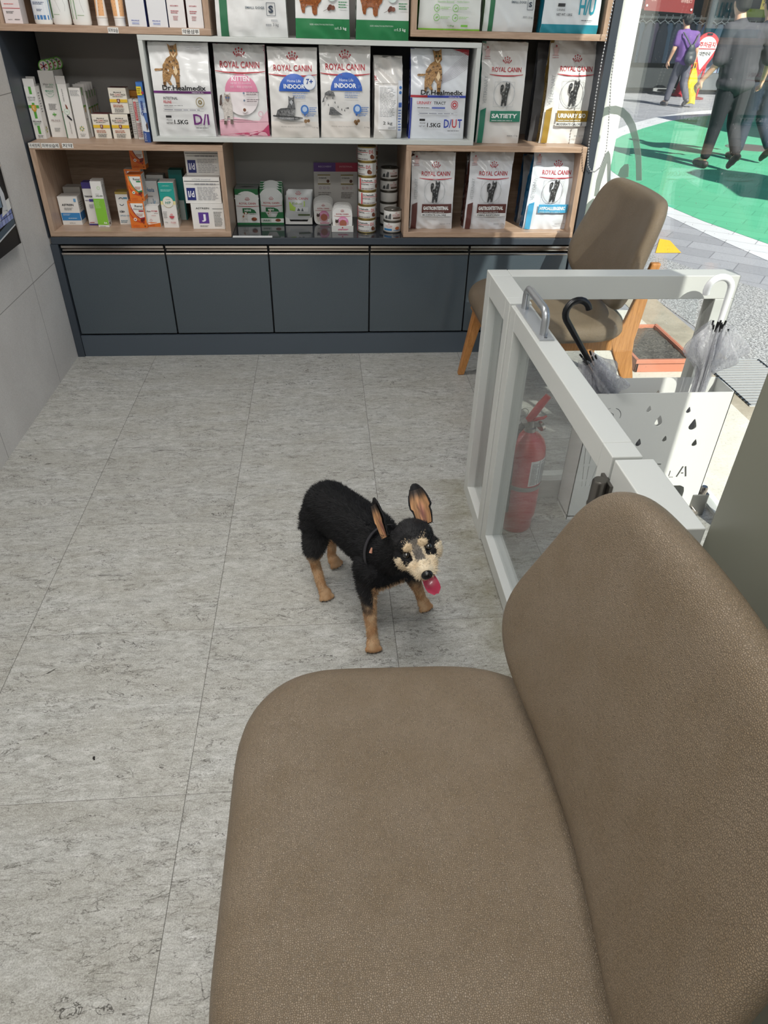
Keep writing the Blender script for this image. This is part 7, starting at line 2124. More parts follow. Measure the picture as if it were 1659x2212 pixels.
def fuse(name, prims, voxel, mt, parent=None, smooth=3, colour=None, loc=(0, 0, 0), extra=None, keep=True):
    """one continuous surface out of overlapping limbs: capsules, ellipsoids and closed leaves"""
    mb = MB()
    for p in prims:
        if p[0] == 'c':
            _, a, ra, b, rb = p
            a = V(a); b = V(b)
            mb.sphere(a, ra, mt, 8); mb.sphere(b, rb, mt, 8)
            if (b - a).length > 1e-4: mb.tube([a, b], [ra, rb], mt, 16)
        elif p[0] == 'e':
            _, c, r, T = p
            mb.sphere(c, 1.0, mt, 9, sc=r, T=T)
        elif p[0] == 'm':
            mb.add(p[1], p[2], mt)
    me = bpy.data.meshes.new(name); me.from_pydata(mb.v, [], mb.f)
    bm = bmesh.new(); bm.from_mesh(me); bmesh.ops.recalc_face_normals(bm, faces=bm.faces); bm.to_mesh(me); bm.free()
    o = bpy.data.objects.new(name, me); COL.objects.link(o)
    r = o.modifiers.new('r', 'REMESH'); r.mode = 'VOXEL'; r.voxel_size = voxel
    if smooth:
        s = o.modifiers.new('s', 'SMOOTH'); s.factor = 0.6; s.iterations = smooth
    dg = bpy.context.evaluated_depsgraph_get(); dg.update()
    m2 = bpy.data.meshes.new_from_object(o.evaluated_get(dg))
    bpy.data.objects.remove(o); bpy.data.meshes.remove(me)
    m2.name = name; m2.materials.clear(); m2.materials.append(mt)
    m2.polygons.foreach_set('use_smooth', [True] * len(m2.polygons))
    if colour:
        at = m2.color_attributes.new('coat', 'FLOAT_COLOR', 'POINT')
        buf = []
        for v in m2.vertices: buf += list(lin(colour(v.co)))
        at.data.foreach_set('color', buf)
    m2.transform(Matrix.Translation(-V(loc))); m2.update()
    o = bpy.data.objects.new(name, m2); COL.objects.link(o)
    o.parent = parent
    return o


def make_coat(rough=0.6, spec=0.25):
    t = NT('animal_coat')
    a = t.n('Attribute', attribute_name='coat')
    t.l(a.outputs['Color'], t.b.inputs['Base Color']); t.b.inputs['Roughness'].default_value = rough
    t.b.inputs['Specular IOR Level'].default_value = spec
    return t.m


M_COAT = make_coat()


def mixc(a, b, t):
    t = max(0.0, min(1.0, t))
    return tuple(x * (1 - t) + y * t for x, y in zip(a, b))


# ------------------------------------------------------------------ the dog
camP = V((0, 0, CH))
HC = at_y(893, 1168, 1.285)
cdir = (camP - HC).normalized()
hr = (CR * 58 + CU * 23).normalized(); hr = (hr - cdir * hr.dot(cdir)).normalized()
hd_ = (-cdir.cross(hr)).normalized()
if hd_.dot(CU) > 0: hd_ = -hd_
AL = radians(38)
hf = cdir * cos(AL) + hd_ * sin(AL)
hu = -hd_ * cos(AL) + cdir * sin(AL)


def HL(x, y, z): return HC + hr * x + hf * y + hu * z
def toH(p):
    d = V(p) - HC; return d.dot(hr), d.dot(hf), d.dot(hu)


HM = Matrix((hr, hf, hu)).transposed()


def ell(x, y, z, rx, ry, rz): return ('e', HL(x, y, z), (rx, ry, rz), HM)


dog_prims = []
c_ = lambda a, ra, b, rb: dog_prims.append(('c', a, ra, b, rb))
# trunk
c_((-0.004, 1.603, 0.262), 0.070, (0.050, 1.535, 0.262), 0.070)
c_((0.050, 1.535, 0.262), 0.070, (0.105, 1.462, 0.255), 0.074)
c_((0.105, 1.462, 0.255), 0.074, (0.140, 1.395, 0.242), 0.066)
c_((0.140, 1.395, 0.250), 0.060, (0.172, 1.335, 0.300), 0.048)
c_((0.172, 1.335, 0.300), 0.048, tuple(HL(0, -0.025, -0.01)), 0.042)
c_((0.115, 1.360, 0.215), 0.045, (0.195, 1.400, 0.210), 0.042)
# front legs
A = [(0.092, 1.372, 0.225), (0.094, 1.345, 0.150), (0.101, 1.318, 0.066), (0.105, 1.306, 0.024)]
c_(A[0], 0.036, A[1], 0.0225); c_(A[1], 0.0225, A[2], 0.0150); c_(A[2], 0.0150, A[3], 0.0150)
B = [(0.200, 1.415, 0.205), (0.222, 1.440, 0.130), (0.247, 1.455, 0.062), (0.258, 1.452, 0.024)]
c_(B[0], 0.036, B[1], 0.0225); c_(B[1], 0.0225, B[2], 0.0145); c_(B[2], 0.0145, B[3], 0.0145)
# hind legs: knee forward, hock back
Cc = [(-0.040, 1.590, 0.225), (-0.050, 1.545, 0.150), (-0.052, 1.575, 0.092), (-0.030, 1.520, 0.024)]
c_((-0.030, 1.590, 0.240), 0.050, Cc[1], 0.030); c_(Cc[1], 0.030, Cc[2], 0.0155); c_(Cc[2], 0.0155, Cc[3], 0.0140)
Dd = [(0.035, 1.640, 0.230), (0.040, 1.610, 0.145), (0.005, 1.690, 0.085), (0.000, 1.662, 0.022)]
c_((0.030, 1.630, 0.235), 0.048, Dd[1], 0.030); c_(Dd[1], 0.028, Dd[2], 0.0150); c_(Dd[2], 0.0150, Dd[3], 0.0135)


def paw(at, d):
    d = V(d).normalized(); s = V((d.y, -d.x, 0)); at = V(at)
    dog_prims.append(('e', at + d * 0.006 + V((0, 0, -0.004)), (0.0195, 0.0195, 0.0155), Matrix.Identity(3)))
    for k in (-1.5, -0.5, 0.5, 1.5):
        t = at + d * (0.0255 - 0.004 * abs(k)) + s * k * 0.0112 + V((0, 0, -0.0125))
        dog_prims.append(('e', t, (0.0074, 0.0078, 0.0086), Matrix.Identity(3)))
        claws.append((t + d * 0.004 + V((0, 0, -0.001)), t + d * 0.0095 + V((0, 0, -0.005))))


claws = []
paw((0.105, 1.303, 0.0225), (0.05, -1, 0)); paw((0.260, 1.450, 0.0225), (0.45, -0.9, 0)); paw((-0.024, 1.512, 0.0225), (0.35, -0.9, 0)); paw((0.004, 1.656, 0.0225), (0.6, -0.8, 0))
# tail
c_((-0.055, 1.640, 0.255), 0.014, (-0.078, 1.640, 0.210), 0.009); c_((-0.078, 1.640, 0.210), 0.009, (-0.088, 1.630, 0.165), 0.005)
# head
dog_prims += [ell(0, -0.004, 0.004, 0.052, 0.054, 0.045), ell(0.030, 0.028, -0.016, 0.029, 0.034, 0.027), ell(-0.030, 0.028, -0.016, 0.029, 0.034, 0.027),
              ell(0.022, 0.034, 0.019, 0.018, 0.018, 0.014), ell(-0.022, 0.034, 0.019, 0.018, 0.018, 0.014), ell(0.018, 0.062, -0.020, 0.020, 0.026, 0.016), ell(-0.018, 0.062, -0.020, 0.020, 0.026, 0.016)]
c_(tuple(HL(0, 0.040, -0.008)), 0.0270, tuple(HL(0, 0.090, -0.022)), 0.0190)
c_(tuple(HL(0.012, 0.086, -0.028)), 0.0155, tuple(HL(-0.012, 0.086, -0.028)), 0.0155)
c_(tuple(HL(0, 0.035, -0.036)), 0.0200, tuple(HL(0, 0.078, -0.054)), 0.0115)


def ear(base, tip, wdir, nrm, W_, cup):
    b = V(base); e_ = V(tip) - b; L = e_.length; e_.normalize()
    wd = V(wdir); wd = (wd - e_ * wd.dot(e_)).normalized()
    n_ = e_.cross(wd); 
    if n_.dot(V(nrm)) < 0: n_ = -n_
    nu, nv = 10, 14
    def pt(s, t, o):
        ww = W_ * (0.62 + 1.25 * t - 1.87 * t * t) if t < 0.4 else W_ * 1.02 * (max(0.0, 1 - ((t - 0.34) / 0.66) ** 1.9)) ** 0.62
        return b + e_ * (L * t) + wd * (s * ww) + n_ * (cup * s * s * (1 - 0.6 * t) + o)
    vs = []; fs = []
    for side in (0, 1):
        for j in range(nv + 1):
            for i in range(nu + 1):
                vs.append(pt(i / nu * 2 - 1, j / nv * 0.985, 0.0032 if side else -0.0032))
    k = nu + 1; N = k * (nv + 1)
    for j in range(nv):
        for i in range(nu):
            a = j * k + i
            fs.append((a, a + 1, a + 1 + k, a + k)); fs.append((N + a, N + a + k, N + a + 1 + k, N + a + 1))
    for j in range(nv):
        a = j * k; fs.append((a, a + k, N + a + k, N + a)); a = j * k + nu; fs.append((a, N + a, N + a + k, a + k))
    for i in range(nu):
        fs.append((i, N + i, N + i + 1, i + 1)); a = nv * k + i; fs.append((a, a + 1, N + a + 1, N + a))
    dog_prims.append(('m', vs, fs))
    return pt


def ipx(px, py, depth=0.0):
    """point near the head, in the plane facing the camera through the head centre"""
    d = ray(px, py); t = (HC - camP).dot(cdir) / d.dot(cdir)
    return camP + d * t - cdir * depth


e1 = ear(ipx(922, 1133, 0.022), ipx(893, 1040, 0.030), hr * 0.95 + cdir * 0.1, cdir, 0.0290, 0.013)
e2 = ear(ipx(840, 1160, 0.018), ipx(806, 1071, 0.030), hr * 0.5 + cdir * 0.8, -hr * 0.9 + cdir * 0.45, 0.0245, 0.011)

BK = (14, 14, 17); GY = (64, 63, 64); TN = (164, 124, 88); CRM = (206, 184, 152); CRW = (224, 212, 190); GM = (132, 122, 110)


def coat_at(p):
    x, y, z = toH(p)
    nz = noise.noise(V(p) * 55.0) * 0.5; n2 = noise.noise(V(p) * 120.0)
    if math.sqrt((x / 0.08) ** 2 + ((y - 0.03) / 0.10) ** 2 + (z / 0.072) ** 2) < 1.0 and y > -0.03:
        ax = abs(x)
        f = 0.0
        if y > 0.050: f = 1.0
        if z < 0.002 - 0.45 * (0.045 - min(y, 0.045)) and ax > 0.014 and y > 0.0: f = 1.0
        if z < -0.018 and y > 0.012: f = 1.0
        c = mixc(BK, mixc(CRM, CRW, 0.5 + nz), f)
        if f and z < -0.035: c = mixc(c, TN, 0.25)
        # grey bridge of the nose
        if y > 0.036 and y < 0.080 and z > -0.006 and ax < 0.011: c = mixc(GM, GY, 0.4 + nz)
        # dark around the eyes running down beside the muzzle
        de = math.hypot((ax - 0.0275) / 0.0150, (z - 0.003 + 0.5 * max(0, y - 0.045)) / 0.0135)
        if de < 1.0 and y > 0.015 and y < 0.066: c = BK
        db = math.hypot((ax - 0.0190) / 0.0120, (z - 0.0225) / 0.0085)
        if db < 1.0 and y > 0.020: c = CRM
        if y < 0.02 and z > 0.02: c = mixc(BK, GY, 0.3 + nz)
        return c
    # ears
    for (pt_, b_) in ((e1, 1), (e2, 2)):
        pass
    P_ = V(p)
    # legs
    if P_.z < 0.20:
        if P_.y < 1.475 and P_.x > 0.045:        # front pair
            t = (0.150 + nz * 0.06 - P_.z) / 0.05
            inner = (P_.x > 0.105 and P_.x < 0.19)
            if inner: t += 0.9
            if P_.y < 1.40 and P_.z > 0.165 and inner: t = 1.2
            return mixc(mixc(BK, GY, 0.35), mixc(TN, CRM, 0.25 + nz), t)
        if P_.y > 1.475:
            t = (0.150 + nz * 0.05 - P_.z) / 0.03
            if P_.x < -0.03: t += (P_.x + 0.03) * 10
            return mixc(mixc(BK, GY, 0.45), mixc(TN, CRM, 0.25 + nz), t)
    if P_.z < 0.215 and P_.y < 1.40: return mixc(BK, TN, (0.205 - P_.z) / 0.03)
    if n2 > 0.35: return mixc(BK, (32, 32, 36), 0.7)
    return BK


dog = empty('small_dog', (0.1, 1.47, 0.0), 'small black and tan terrier dog standing on the stone floor with its tongue out', 'dog')
DL = V((0.1, 1.47, 0.0))
body = fuse('body', dog_prims, 0.0034, M_COAT, dog, 3, coat_at, loc=DL)


EARS = [(ipx(922, 1133, 0.022), ipx(893, 1040, 0.030)), (ipx(840, 1160, 0.018), ipx(806, 1071, 0.030))]


def inner_ear(pt, cols, flip=1):
    mb = MB(); me_c = []
    def g_(u, v):
        return pt((u * 2 - 1) * 0.80, 0.02 + 0.80 * v, 0.0072) - DL
    o = MB().grid(g_, 12, 16, M_COAT).build('inner_ear', dog)
    at = o.data.color_attributes.new('coat', 'FLOAT_COLOR', 'POINT'); buf = []
    k = 13
    for i, v in enumerate(o.data.vertices):
        s = (i % k) / 12 * 2 - 1; t = (i // k) / 16
        c = mixc((186, 140, 100), (140, 88, 82), 1 - min(1, math.hypot(s / 0.55, (t - 0.30) / 0.42)))
        if t > 0.72: c = mixc(c, (60, 52, 48), (t - 0.72) / 0.2)
        g = 0.85 + 0.5 * noise.noise(V((s * 9, t * 3, 1)))
        c = tuple(min(255, q_ * g) for q_ in c)
        buf += list(lin(c))
    at.data.foreach_set('color', buf)
    return o


ie1 = inner_ear(e1, None); ie2 = inner_ear(e2, None)


# fur: fine tapered strands rooted on the coat
def comb(p, n):
    x, y, z = toH(p)
    if math.sqrt((x / 0.075) ** 2 + ((y - 0.03) / 0.095) ** 2 + (z / 0.066) ** 2) < 1.0:
        d = -hf * 0.9 + hr * (x * 10) - hu * (0.7 if z < 0 else -0.1)
        return d
    if p.z < 0.15: return V((0, 0, -1.0))
    return V((-0.55, 0.65, -0.55))


def grow(name, src, n, colf, seed, scale=1.0, tipmix=0.25):
    me = src.data; rnd = np.random.default_rng(seed)
    nv = len(me.vertices); co = np.empty(nv * 3); me.vertices.foreach_get('co', co); co = co.reshape(-1, 3)
    me.calc_loop_triangles(); nt = len(me.loop_triangles); tr = np.empty(nt * 3, dtype=np.int32); me.loop_triangles.foreach_get('vertices', tr); tr = tr.reshape(-1, 3)
    a, b, c = co[tr[:, 0]], co[tr[:, 1]], co[tr[:, 2]]
    cr_ = np.cross(b - a, c - a); ar = np.linalg.norm(cr_, axis=1); nn = cr_ / (ar[:, None] + 1e-12)
    idx = rnd.choice(nt, size=n, p=ar / ar.sum()); u = rnd.random(n); v = rnd.random(n); m_ = u + v > 1; u[m_] = 1 - u[m_]; v[m_] = 1 - v[m_]
    P_ = a[idx] + (b[idx] - a[idx]) * u[:, None] + (c[idx] - a[idx]) * v[:, None]; N_ = nn[idx]
    vs = np.empty((n, 5, 3)); cols = np.empty((n, 5, 4))
    for i in range(n):
        p = V(P_[i]) + DL; nr = V(N_[i])
        x, y, z = toH(p)
        inhead = math.sqrt((x / 0.08) ** 2 + ((y - 0.03) / 0.10) ** 2 + (z / 0.07) ** 2) < 1.0
        L = 0.0125
        if inhead:
            L = 0.0075
            if y > 0.04: L = 0.0065
            if y > 0.094: L = 0.0035
            if z < -0.02: L = 0.0105
            if abs(abs(x) - 0.0275) < 0.012 and abs(z - 0.006) < 0.010 and y > 0.03: L = 0.0022
            if z > 0.012 and y > 0.0: L = 0.0055
        elif p.z < 0.03: L = 0.0035
        elif p.z < 0.15: L = 0.0075
        hp = (p - HC).dot(hu)
        if (hp > 0.040 and (p - HC).length < 0.2 and p.z > 0.33) and not (abs(x) < 0.02 and hp < 0.06): L = 0.0028
        for (eb, et) in EARS:
            ax_ = et - eb; tt = (p - eb).dot(ax_) / ax_.length_squared
            if 0.08 < tt < 1.2 and (p - eb - ax_ * tt).length < 0.036: L = 0.0016 if tt > 0.25 else 0.0022
        L *= scale * (0.6 + 0.8 * rnd.random())
        d = comb(p, nr); d = d - nr * d.dot(nr)
        j = V(rnd.normal(size=3)) * 0.35
        d = (d + j); d = d.normalized() if d.length > 1e-6 else nr
        lift = 0.55 if not inhead else 0.5
        if p.z < 0.15: lift = 0.3
        d1 = (d * 0.8 + nr * lift).normalized(); d2 = (d * 1.0 + nr * lift * 0.35).normalized()
        wv = d1.cross(nr); wv = wv.normalized() if wv.length > 1e-6 else V((1, 0, 0))
        w0 = 0.00042 * (1.2 if L > 0.009 else 1.0)
        q0 = p - nr * 0.0006; q1 = q0 + d1 * L * 0.5; q2 = q1 + d2 * L * 0.5
        q0 -= DL; q1 -= DL; q2 -= DL
        vs[i, 0] = q0 - wv * w0; vs[i, 1] = q0 + wv * w0; vs[i, 2] = q1 - wv * w0 * 0.7; vs[i, 3] = q1 + wv * w0 * 0.7; vs[i, 4] = q2
        cc = colf(p + V(rnd.normal(size=3)) * 0.0022)
        g = 0.82 + 0.36 * rnd.random()
        cc = tuple(min(255, max(0, k * g)) for k in cc)
        cols[i, :] = lin(cc)
    me2 = bpy.data.meshes.new(name)
    base = np.arange(n)[:, None] * 5
    q = base + np.array([0, 1, 3, 2]); t3 = base + np.array([2, 3, 4])
    loops = np.concatenate([q, t3], axis=1).reshape(-1)
    me2.vertices.add(n * 5); me2.vertices.foreach_set('co', vs.reshape(-1))
    me2.loops.add(n * 7); me2.loops.foreach_set('vertex_index', loops.astype(np.int32))
    me2.polygons.add(n * 2)
    st_ = (np.arange(n)[:, None] * 7 + np.array([0, 4])).reshape(-1)
    me2.polygons.foreach_set('loop_start', st_.astype(np.int32))
    me2.update(calc_edges=True)
    me2.polygons.foreach_set('use_smooth', [True] * (n * 2))
    at = me2.color_attributes.new('coat', 'FLOAT_COLOR', 'POINT'); at.data.foreach_set('color', cols.reshape(-1))
    me2.materials.append(M_COAT)
    o = bpy.data.objects.new(name, me2); COL.objects.link(o); o.parent = dog
    o['kind'] = 'stuff'
    return o


grow('fur', body, 90000, coat_at, 11)

M_EYE = mat('#0a0605', 0.06, 0, 0.8, 1.0)
for s in (-1, 1):
    MB().sphere(HL(s * 0.0275, 0.0475, 0.0050) - DL, 0.0090, M_EYE, 12).build('eye', dog)
nm_ = MB(); nm_.sphere(HL(0, 0.1100, -0.0205) - DL, 1.0, mat('#0d0c0d', 0.25, 0, 0.5), 12, sc=(0.0138, 0.0100, 0.0110), T=HM)
for s in (-1, 1): nm_.sphere(HL(s * 0.0062, 0.1182, -0.0225) - DL, 0.0024, mat('#020202', 0.8), 6)
nm_.build('nose', dog)
# tongue hanging out of the open mouth
tg_m = MB(); TG = mat('#b03a56', 0.28, 0, 0.5, 0.3)
def tongue(u, v, o=0):
    s = u * 2 - 1
    w_ = 0.0135 * (0.75 + 0.55 * sin(pi * min(1, v * 0.9))) * (1 - 0.55 * max(0, v - 0.8) / 0.2)
    y = 0.072 + 0.038 * v + 0.006 * sin(pi * v); z = -0.042 - 0.004 * v - 0.038 * v ** 1.4
    return HL(s * w_ + 0.004 * v, y + 0.0035 * s * s + o, z + 0.001 * s * s) - DL
tg_m.grid(lambda u, v: tongue(u, v, 0.0016), 10, 14, TG); tg_m.grid(lambda u, v: tongue(u, v, -0.0016), 10, 14, TG)
for s in (0, 1): tg_m.grid(lambda u, v, s=s: tongue(s, v, -0.0016 + 0.0032 * u), 1, 14, TG)
tg_m.grid(lambda u, v: tongue(u, 1, -0.0016 + 0.0032 * v), 10, 1, TG)
tg_m.build('tongue', dog)
mb = MB()
for a, b in claws: MB().tube([a - DL, b - DL], [0.0015, 0.0005], mat('#1a1512', 0.4), 8).build('claw', dog)
# dark strap of the harness with a small tag
hb = V((0.150, 1.385, 0.262)); hx = (V((0.172, 1.335, 0.300)) - V((0.12, 1.43, 0.245))).normalized()
ha = hx.cross(V((0, 0, 1))).normalized(); hb2 = hx.cross(ha).normalized()
mb = MB(); SM = mat('#2c2b30', 0.55)
mb.grid(lambda u, v: hb - DL + (ha * cos(2 * pi * u) + hb2 * sin(2 * pi * u)) * 0.0735 + hx * (0.012 * (v - 0.5)), 48, 2, SM, True, True)
mb.grid(lambda u, v: hb - DL + (ha * cos(2 * pi * u) + hb2 * sin(2 * pi * u)) * 0.0715 + hx * (0.012 * (v - 0.5)), 48, 2, SM, True, True)
mb.build('harness_strap', dog)
tgp = at_y(803, 1186, 1.33)
MB().tube([(tgp.x - 0.1, tgp.y - 1.47, tgp.z + 0.004), (tgp.x - 0.1 - 0.003, tgp.y - 1.475, tgp.z - 0.008)], [0.002, 0.0045], mat('#b5826c', 0.5), 8).build('harness_tag', dog)

# ------------------------------------------------------------------ people in the street
SKIN = mat('#d6a78b', 0.5)


def hand(prims, wrist, d, palm_n, side):
    """palm, four unequal curled fingers and a thumb leaving the side of the palm"""
    w_ = V(wrist); d = V(d).normalized(); n = V(palm_n); n = (n - d * n.dot(d)).normalized(); s = d.cross(n) * side
    prims.append(('c', w_, 0.024, w_ + d * 0.03, 0.026))
    for k in (-1.5, -0.5, 0.5, 1.5):
        prims.append(('c', w_ + d * 0.025 + s * k * 0.014, 0.0125, w_ + d * 0.085 + s * k * 0.0185, 0.0105))
        L = 0.075 - 0.010 * abs(k - 0.3)
        b = w_ + d * 0.085 + s * k * 0.0195
        m_ = b + (d * 0.85 + n * 0.45).normalized() * L * 0.5
        e = m_ + (d * 0.5 + n * 0.85).normalized() * L * 0.5
        prims.append(('c', b, 0.0098, m_, 0.0088)); prims.append(('c', m_, 0.0088, e, 0.0072))
    t0 = w_ + d * 0.025 + s * 0.024; t1 = t0 + (d * 0.6 + s * 0.6 + n * 0.35).normalized() * 0.038; t2 = t1 + (d * 0.9 + n * 0.5).normalized() * 0.030
    prims.append(('c', t0, 0.013, t1, 0.0105)); prims.append(('c', t1, 0.0105, t2, 0.0088))


def person(label, J, shirt, trousers, shoes, hair, sleeve, fat=1.0, shirt_hem=None, seed=1):
    base = V((J['pelvis'][0], J['pelvis'][1], 0))
    e = empty('person', base, label, 'person', 'people walking in the street')
    P_ = []
    c = lambda a, ra, b, rb: P_.append(('c', J[a] if isinstance(a, str) else a, ra, J[b] if isinstance(b, str) else b, rb))
    pel = V(J['pelvis']); ch = V(J['chest']); nk = V(J['neck']); hd = V(J['head'])
    c('pelvis', 0.088 * fat, 'chest', 0.115 * fat)
    c(J['shL'], 0.055, J['shR'], 0.055); c(tuple(ch + V((-0.06, 0, 0))), 0.095, tuple(ch + V((0.06, 0, 0))), 0.095)
    c(tuple(nk - V((0, 0, 0.06))), 0.062, tuple(hd - V((0, 0, 0.06))), 0.052)
    P_.append(('e', hd + V((0, 0.01, 0.01)), (0.076, 0.095, 0.112), Matrix.Identity(3)))
    P_.append(('c', hd + V((0, 0.05, -0.05)), 0.045, hd + V((0, 0.065, -0.075)), 0.030))        # jaw, looking away
    P_.append(('c', hd + V((0, 0.100, 0.0)), 0.010, hd + V((0, 0.118, -0.022)), 0.012))          # nose
    P_.append(('c', hd + V((-0.020, 0.098, -0.052)), 0.006, hd + V((0.020, 0.098, -0.052)), 0.006))   # lips
    for s in (-1, 1):
        P_.append(('e', hd + V((s * 0.080, 0.002, -0.004)), (0.010, 0.020, 0.032), Matrix.Identity(3)))
        P_.append(('c', hd + V((s * 0.032, 0.085, 0.022)), 0.012, hd + V((s * 0.030, 0.088, 0.022)), 0.012))
    for L in ('L', 'R'):
        c('sh' + L, 0.050, 'el' + L, 0.040); c('el' + L, 0.039, 'wr' + L, 0.025)
        hand(P_, J['wr' + L], V(J['wr' + L]) - V(J['el' + L]) * 1.0, (1 if L == 'L' else -1, 0.15, 0), 1 if L == 'L' else -1)
        c('hip' + L, 0.080, 'kn' + L, 0.056); c('kn' + L, 0.054, 'an' + L, 0.034); c('an' + L, 0.034, 'toe' + L, 0.030)
    fuse('body', P_, 0.0085, SKIN, e, 2, loc=base)
    for s in (-1, 1):
        MB().sphere(hd + V((s * 0.031, 0.099, 0.020)) - base, 0.009, M_BLACK, 8).build('eye', e)
    # hair
    H_ = [('e', hd + V((0, -0.006, 0.030)), (0.088, 0.105, 0.104), Matrix.Identity(3)), ('e', hd + V((0, -0.045, -0.012)), (0.074, 0.062, 0.066), Matrix.Identity(3))]
    if hair[1] == 'curly':
        rr = random.Random(3)
        for k in range(46):
            a = rr.random() * 6.28; b = rr.random() * 1.9 - 0.35
            H_.append(('e', hd + V((0.086 * cos(a) * cos(b), -0.01 + 0.098 * sin(a) * cos(b), 0.028 + 0.10 * sin(b))), (0.026, 0.026, 0.024), Matrix.Identity(3)))
    fuse('hair', H_, 0.012, mat(hair[0], 0.6), e, 1, loc=base)
    # shirt with sleeves
    T_ = []
    hem = shirt_hem
    T_.append(('c', tuple(V((pel.x, pel.y, hem + 0.13))), 0.150 * fat, tuple(ch), 0.145 * fat))
    T_.append(('c', tuple(V((pel.x - 0.05, pel.y, hem + 0.13))), 0.135 * fat, tuple(ch - V((0.06, 0, 0))), 0.13 * fat)); T_.append(('c', tuple(V((pel.x + 0.05, pel.y, hem + 0.13))), 0.135 * fat, tuple(ch + V((0.06, 0, 0))), 0.13 * fat))
    T_.append(('e', V((pel.x, pel.y, hem + 0.10)), (0.205 * fat, 0.150 * fat, 0.105), Matrix.Identity(3))); T_.append(('e', V((pel.x, pel.y, hem + 0.22)), (0.200 * fat, 0.150 * fat, 0.15), Matrix.Identity(3)))
    T_.append(('c', J['shL'], 0.070, J['shR'], 0.070)); T_.append(('c', tuple(nk - V((0, 0, 0.05))), 0.075, tuple(ch), 0.11))
    for L in ('L', 'R'):
        a = V(J['sh' + L]); b = V(J['el' + L]); q = a.lerp(b, sleeve)
        T_.append(('c', tuple(a), 0.070, tuple(q), 0.064 if sleeve < 0.8 else 0.074))
    sh_ = fuse('shirt', T_, 0.014, mat(shirt, 0.8), e, 2, loc=base)
    rr = noise
    for v in sh_.data.vertices:
        w_ = v.co + base
        v.co += V((0.006, 0.004, 0)) * rr.noise(V((w_.x * 14, w_.y * 9, w_.z * 5)) + V((seed, 0, 0))) * 2.0
    # trousers
    R_ = [('c', tuple(pel + V((-0.05, 0, 0.02))), 0.118 * fat, tuple(pel + V((0.05, 0, 0.02))), 0.118 * fat)]
    for L in ('L', 'R'):
        h_, k_, a_ = V(J['hip' + L]), V(J['kn' + L]), V(J['an' + L])
        R_ += [('c', tuple(h_), 0.100 * fat, tuple(k_), 0.076), ('c', tuple(k_), 0.075, tuple(k_.lerp(a_, 0.88)), 0.058)]
    fuse('trousers', R_, 0.014, mat(trousers, 0.8), e, 2, loc=base)
    for L in ('L', 'R'):
        a_, t_ = V(J['an' + L]), V(J['toe' + L]); hl = V(J['heel' + L])
        fuse('shoe', [('c', tuple(hl), 0.036, tuple(hl.lerp(t_, 0.6)), 0.040), ('c', tuple(hl.lerp(t_, 0.6)), 0.042, tuple(t_), 0.030), ('c', tuple(hl + V((0, 0, -0.02))), 0.026, tuple(t_ + V((0, 0, -0.012))), 0.026)], 0.010, mat(shoes, 0.6), e, 1, loc=base)
    return e, base


J1 = dict(pelvis=(4.60, 8.60, 0.86), chest=(4.57, 8.60, 1.24), neck=(4.49, 8.62, 1.44), head=(4.47, 8.65, 1.57), shL=(4.38, 8.60, 1.345), shR=(4.76, 8.60, 1.34),
          elL=(4.335, 8.57, 1.06), wrL=(4.245, 8.66, 0.885), elR=(4.93, 8.62, 1.08), wrR=(4.985, 8.74, 0.90),
          hipL=(4.52, 8.60, 0.82), hipR=(4.69, 8.60, 0.82), knL=(4.535, 8.66, 0.45), knR=(4.745, 8.66, 0.46), anL=(4.515, 8.68, 0.10), anR=(4.755, 8.44, 0.17),
          heelL=(4.515, 8.62, 0.05), toeL=(4.49, 8.84, 0.045), heelR=(4.755, 8.40, 0.17), toeR=(4.745, 8.52, 0.055))
person('person in a loose dark grey t-shirt and black trousers walking away', J1, '#3f3f45', '#24272d', '#3c3a38', ('#15130f', 'short'), 0.93, 1.06, 0.76, 3)
J2 = {k: (v[0] + 0.64, v[1] + 0.55, v[2]) for k, v in J1.items()}
J2['wrR'] = (5.68, 9.25, 0.90); J2['wrL'] = (4.88, 9.3, 0.93); J2['knR'] = (5.40, 9.22, 0.46); J2['anR'] = (5.46, 8.98, 0.17); J2['heelR'] = (5.46, 8.94, 0.17); J2['toeR'] = (5.44, 9.06, 0.055)
J2['knL'] = (5.22, 9.25, 0.45); J2['anL'] = (5.20, 9.22, 0.10); J2['heelL'] = (5.20, 9.16, 0.05); J2['toeL'] = (5.17, 9.38, 0.045)
person('person in dark blue jeans at the right edge walking beside the grey t-shirt', J2, '#2c3038', '#2b3444', '#34322f', ('#1a1612', 'short'), 0.9, 1.0, 0.80, 7)
x0 = 7.17
J3 = dict(pelvis=(7.17, 15.6, 0.78), chest=(7.15, 15.6, 1.10), neck=(7.10, 15.62, 1.29), head=(7.08, 15.64, 1.425), shL=(6.97, 15.6, 1.21), shR=(7.30, 15.6, 1.20),
          elL=(6.92, 15.6, 0.96), wrL=(6.90, 15.68, 0.77), elR=(7.38, 15.6, 0.95), wrR=(7.42, 15.66, 0.77),
          hipL=(7.10, 15.6, 0.76), hipR=(7.25, 15.6, 0.76), knL=(7.09, 15.72, 0.42), knR=(7.27, 15.60, 0.41), anL=(7.06, 15.75, 0.09), anR=(7.33, 15.42, 0.13),
          heelL=(7.06, 15.70, 0.05), toeL=(7.04, 15.90, 0.04), heelR=(7.33, 15.38, 0.13), toeR=(7.32, 15.52, 0.05))
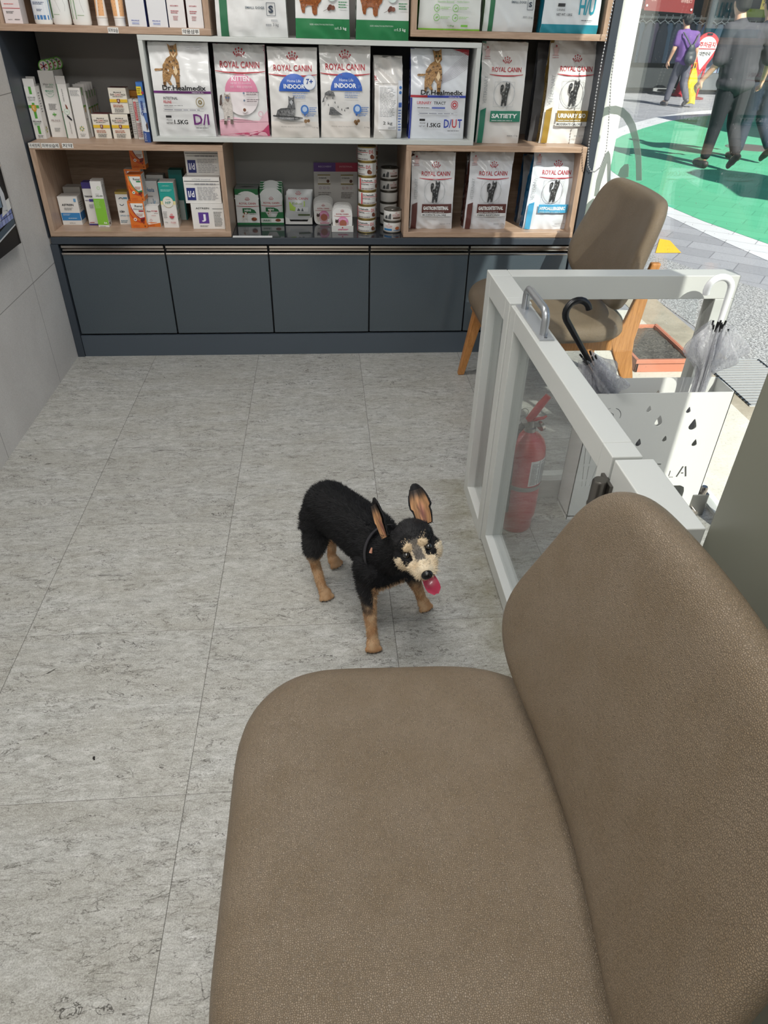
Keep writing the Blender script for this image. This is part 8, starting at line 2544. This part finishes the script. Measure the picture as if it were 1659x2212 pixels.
pe, pb = person('person with curly hair in a purple shirt carrying a yellow bag', J3, '#6a4c8c', '#5a5a66', '#6a6668', ('#2a2c2e', 'curly'), 0.62, 0.88, 0.70, 9)
# backpack on the back
bk_ = empty('backpack', (7.19, 15.42, 0.85), 'dark grey sling backpack worn over the purple shirt', 'backpack')
bo = V((7.19, 15.42, 0.85))
fuse('bag', [('e', V((7.20, 15.42, 0.84)), (0.115, 0.055, 0.14), Matrix.Identity(3)), ('e', V((7.19, 15.42, 0.96)), (0.075, 0.04, 0.10), Matrix.Identity(3)), ('e', V((7.20, 15.385, 0.80)), (0.08, 0.04, 0.07), Matrix.Identity(3))], 0.012, mat('#3a4046', 0.5), bk_, 2, loc=bo)
for a in ((6.99, 15.50, 1.24), (7.31, 15.50, 1.22)):
    m1 = V(a).lerp(V((7.18, 15.40, 1.0)), 0.5) + V((0, -0.02, 0))
    MB().tube([V(a) - bo, m1 - bo, V((7.18, 15.40, 1.0)) - bo], [0.012, 0.014, 0.012], mat('#4a5056', 0.6), 8).build('strap', bk_)
# yellow carrier bag
yb = empty('carrier_bag', (7.50, 15.62, 0.06), 'yellow and olive carrier bag held in the right hand of the purple shirt', 'bag')
def yfn(u, v):
    a = 2 * pi * u; w_ = 0.11 * (0.25 + 0.75 * min(1, (1 - v) * 2.2) ** 0.6); z = 0.60 * v
    return V(((w_) * cos(a) - 0.07 * v, 0.06 * sin(a) * (1.1 - 0.7 * v) + 0.008 * sin(5 * a + 6 * v), z + 0.01 * sin(3 * a)))
mb = MB(); mb.grid(lambda u, v: yfn(u, v * 0.45), 24, 10, mat('#b8a83a', 0.5), True, True); mb.grid(lambda u, v: yfn(u, 0.45 + v * 0.55), 24, 12, mat('#f0c21e', 0.45), True, True)
mb.grid(lambda u, v: yfn(u, 0) * 1.0 if v < 0.5 else V((0, 0, 0)), 24, 1, mat('#b8a83a', 0.5), True, True)
mb.build('sack', yb)
MB().tube([(-0.10, 0, 0.58), (-0.085, 0.0, 0.68), (-0.05, 0.0, 0.70), (-0.04, 0, 0.58)], 0.008, mat('#f0c21e', 0.45), 8).build('handle', yb)
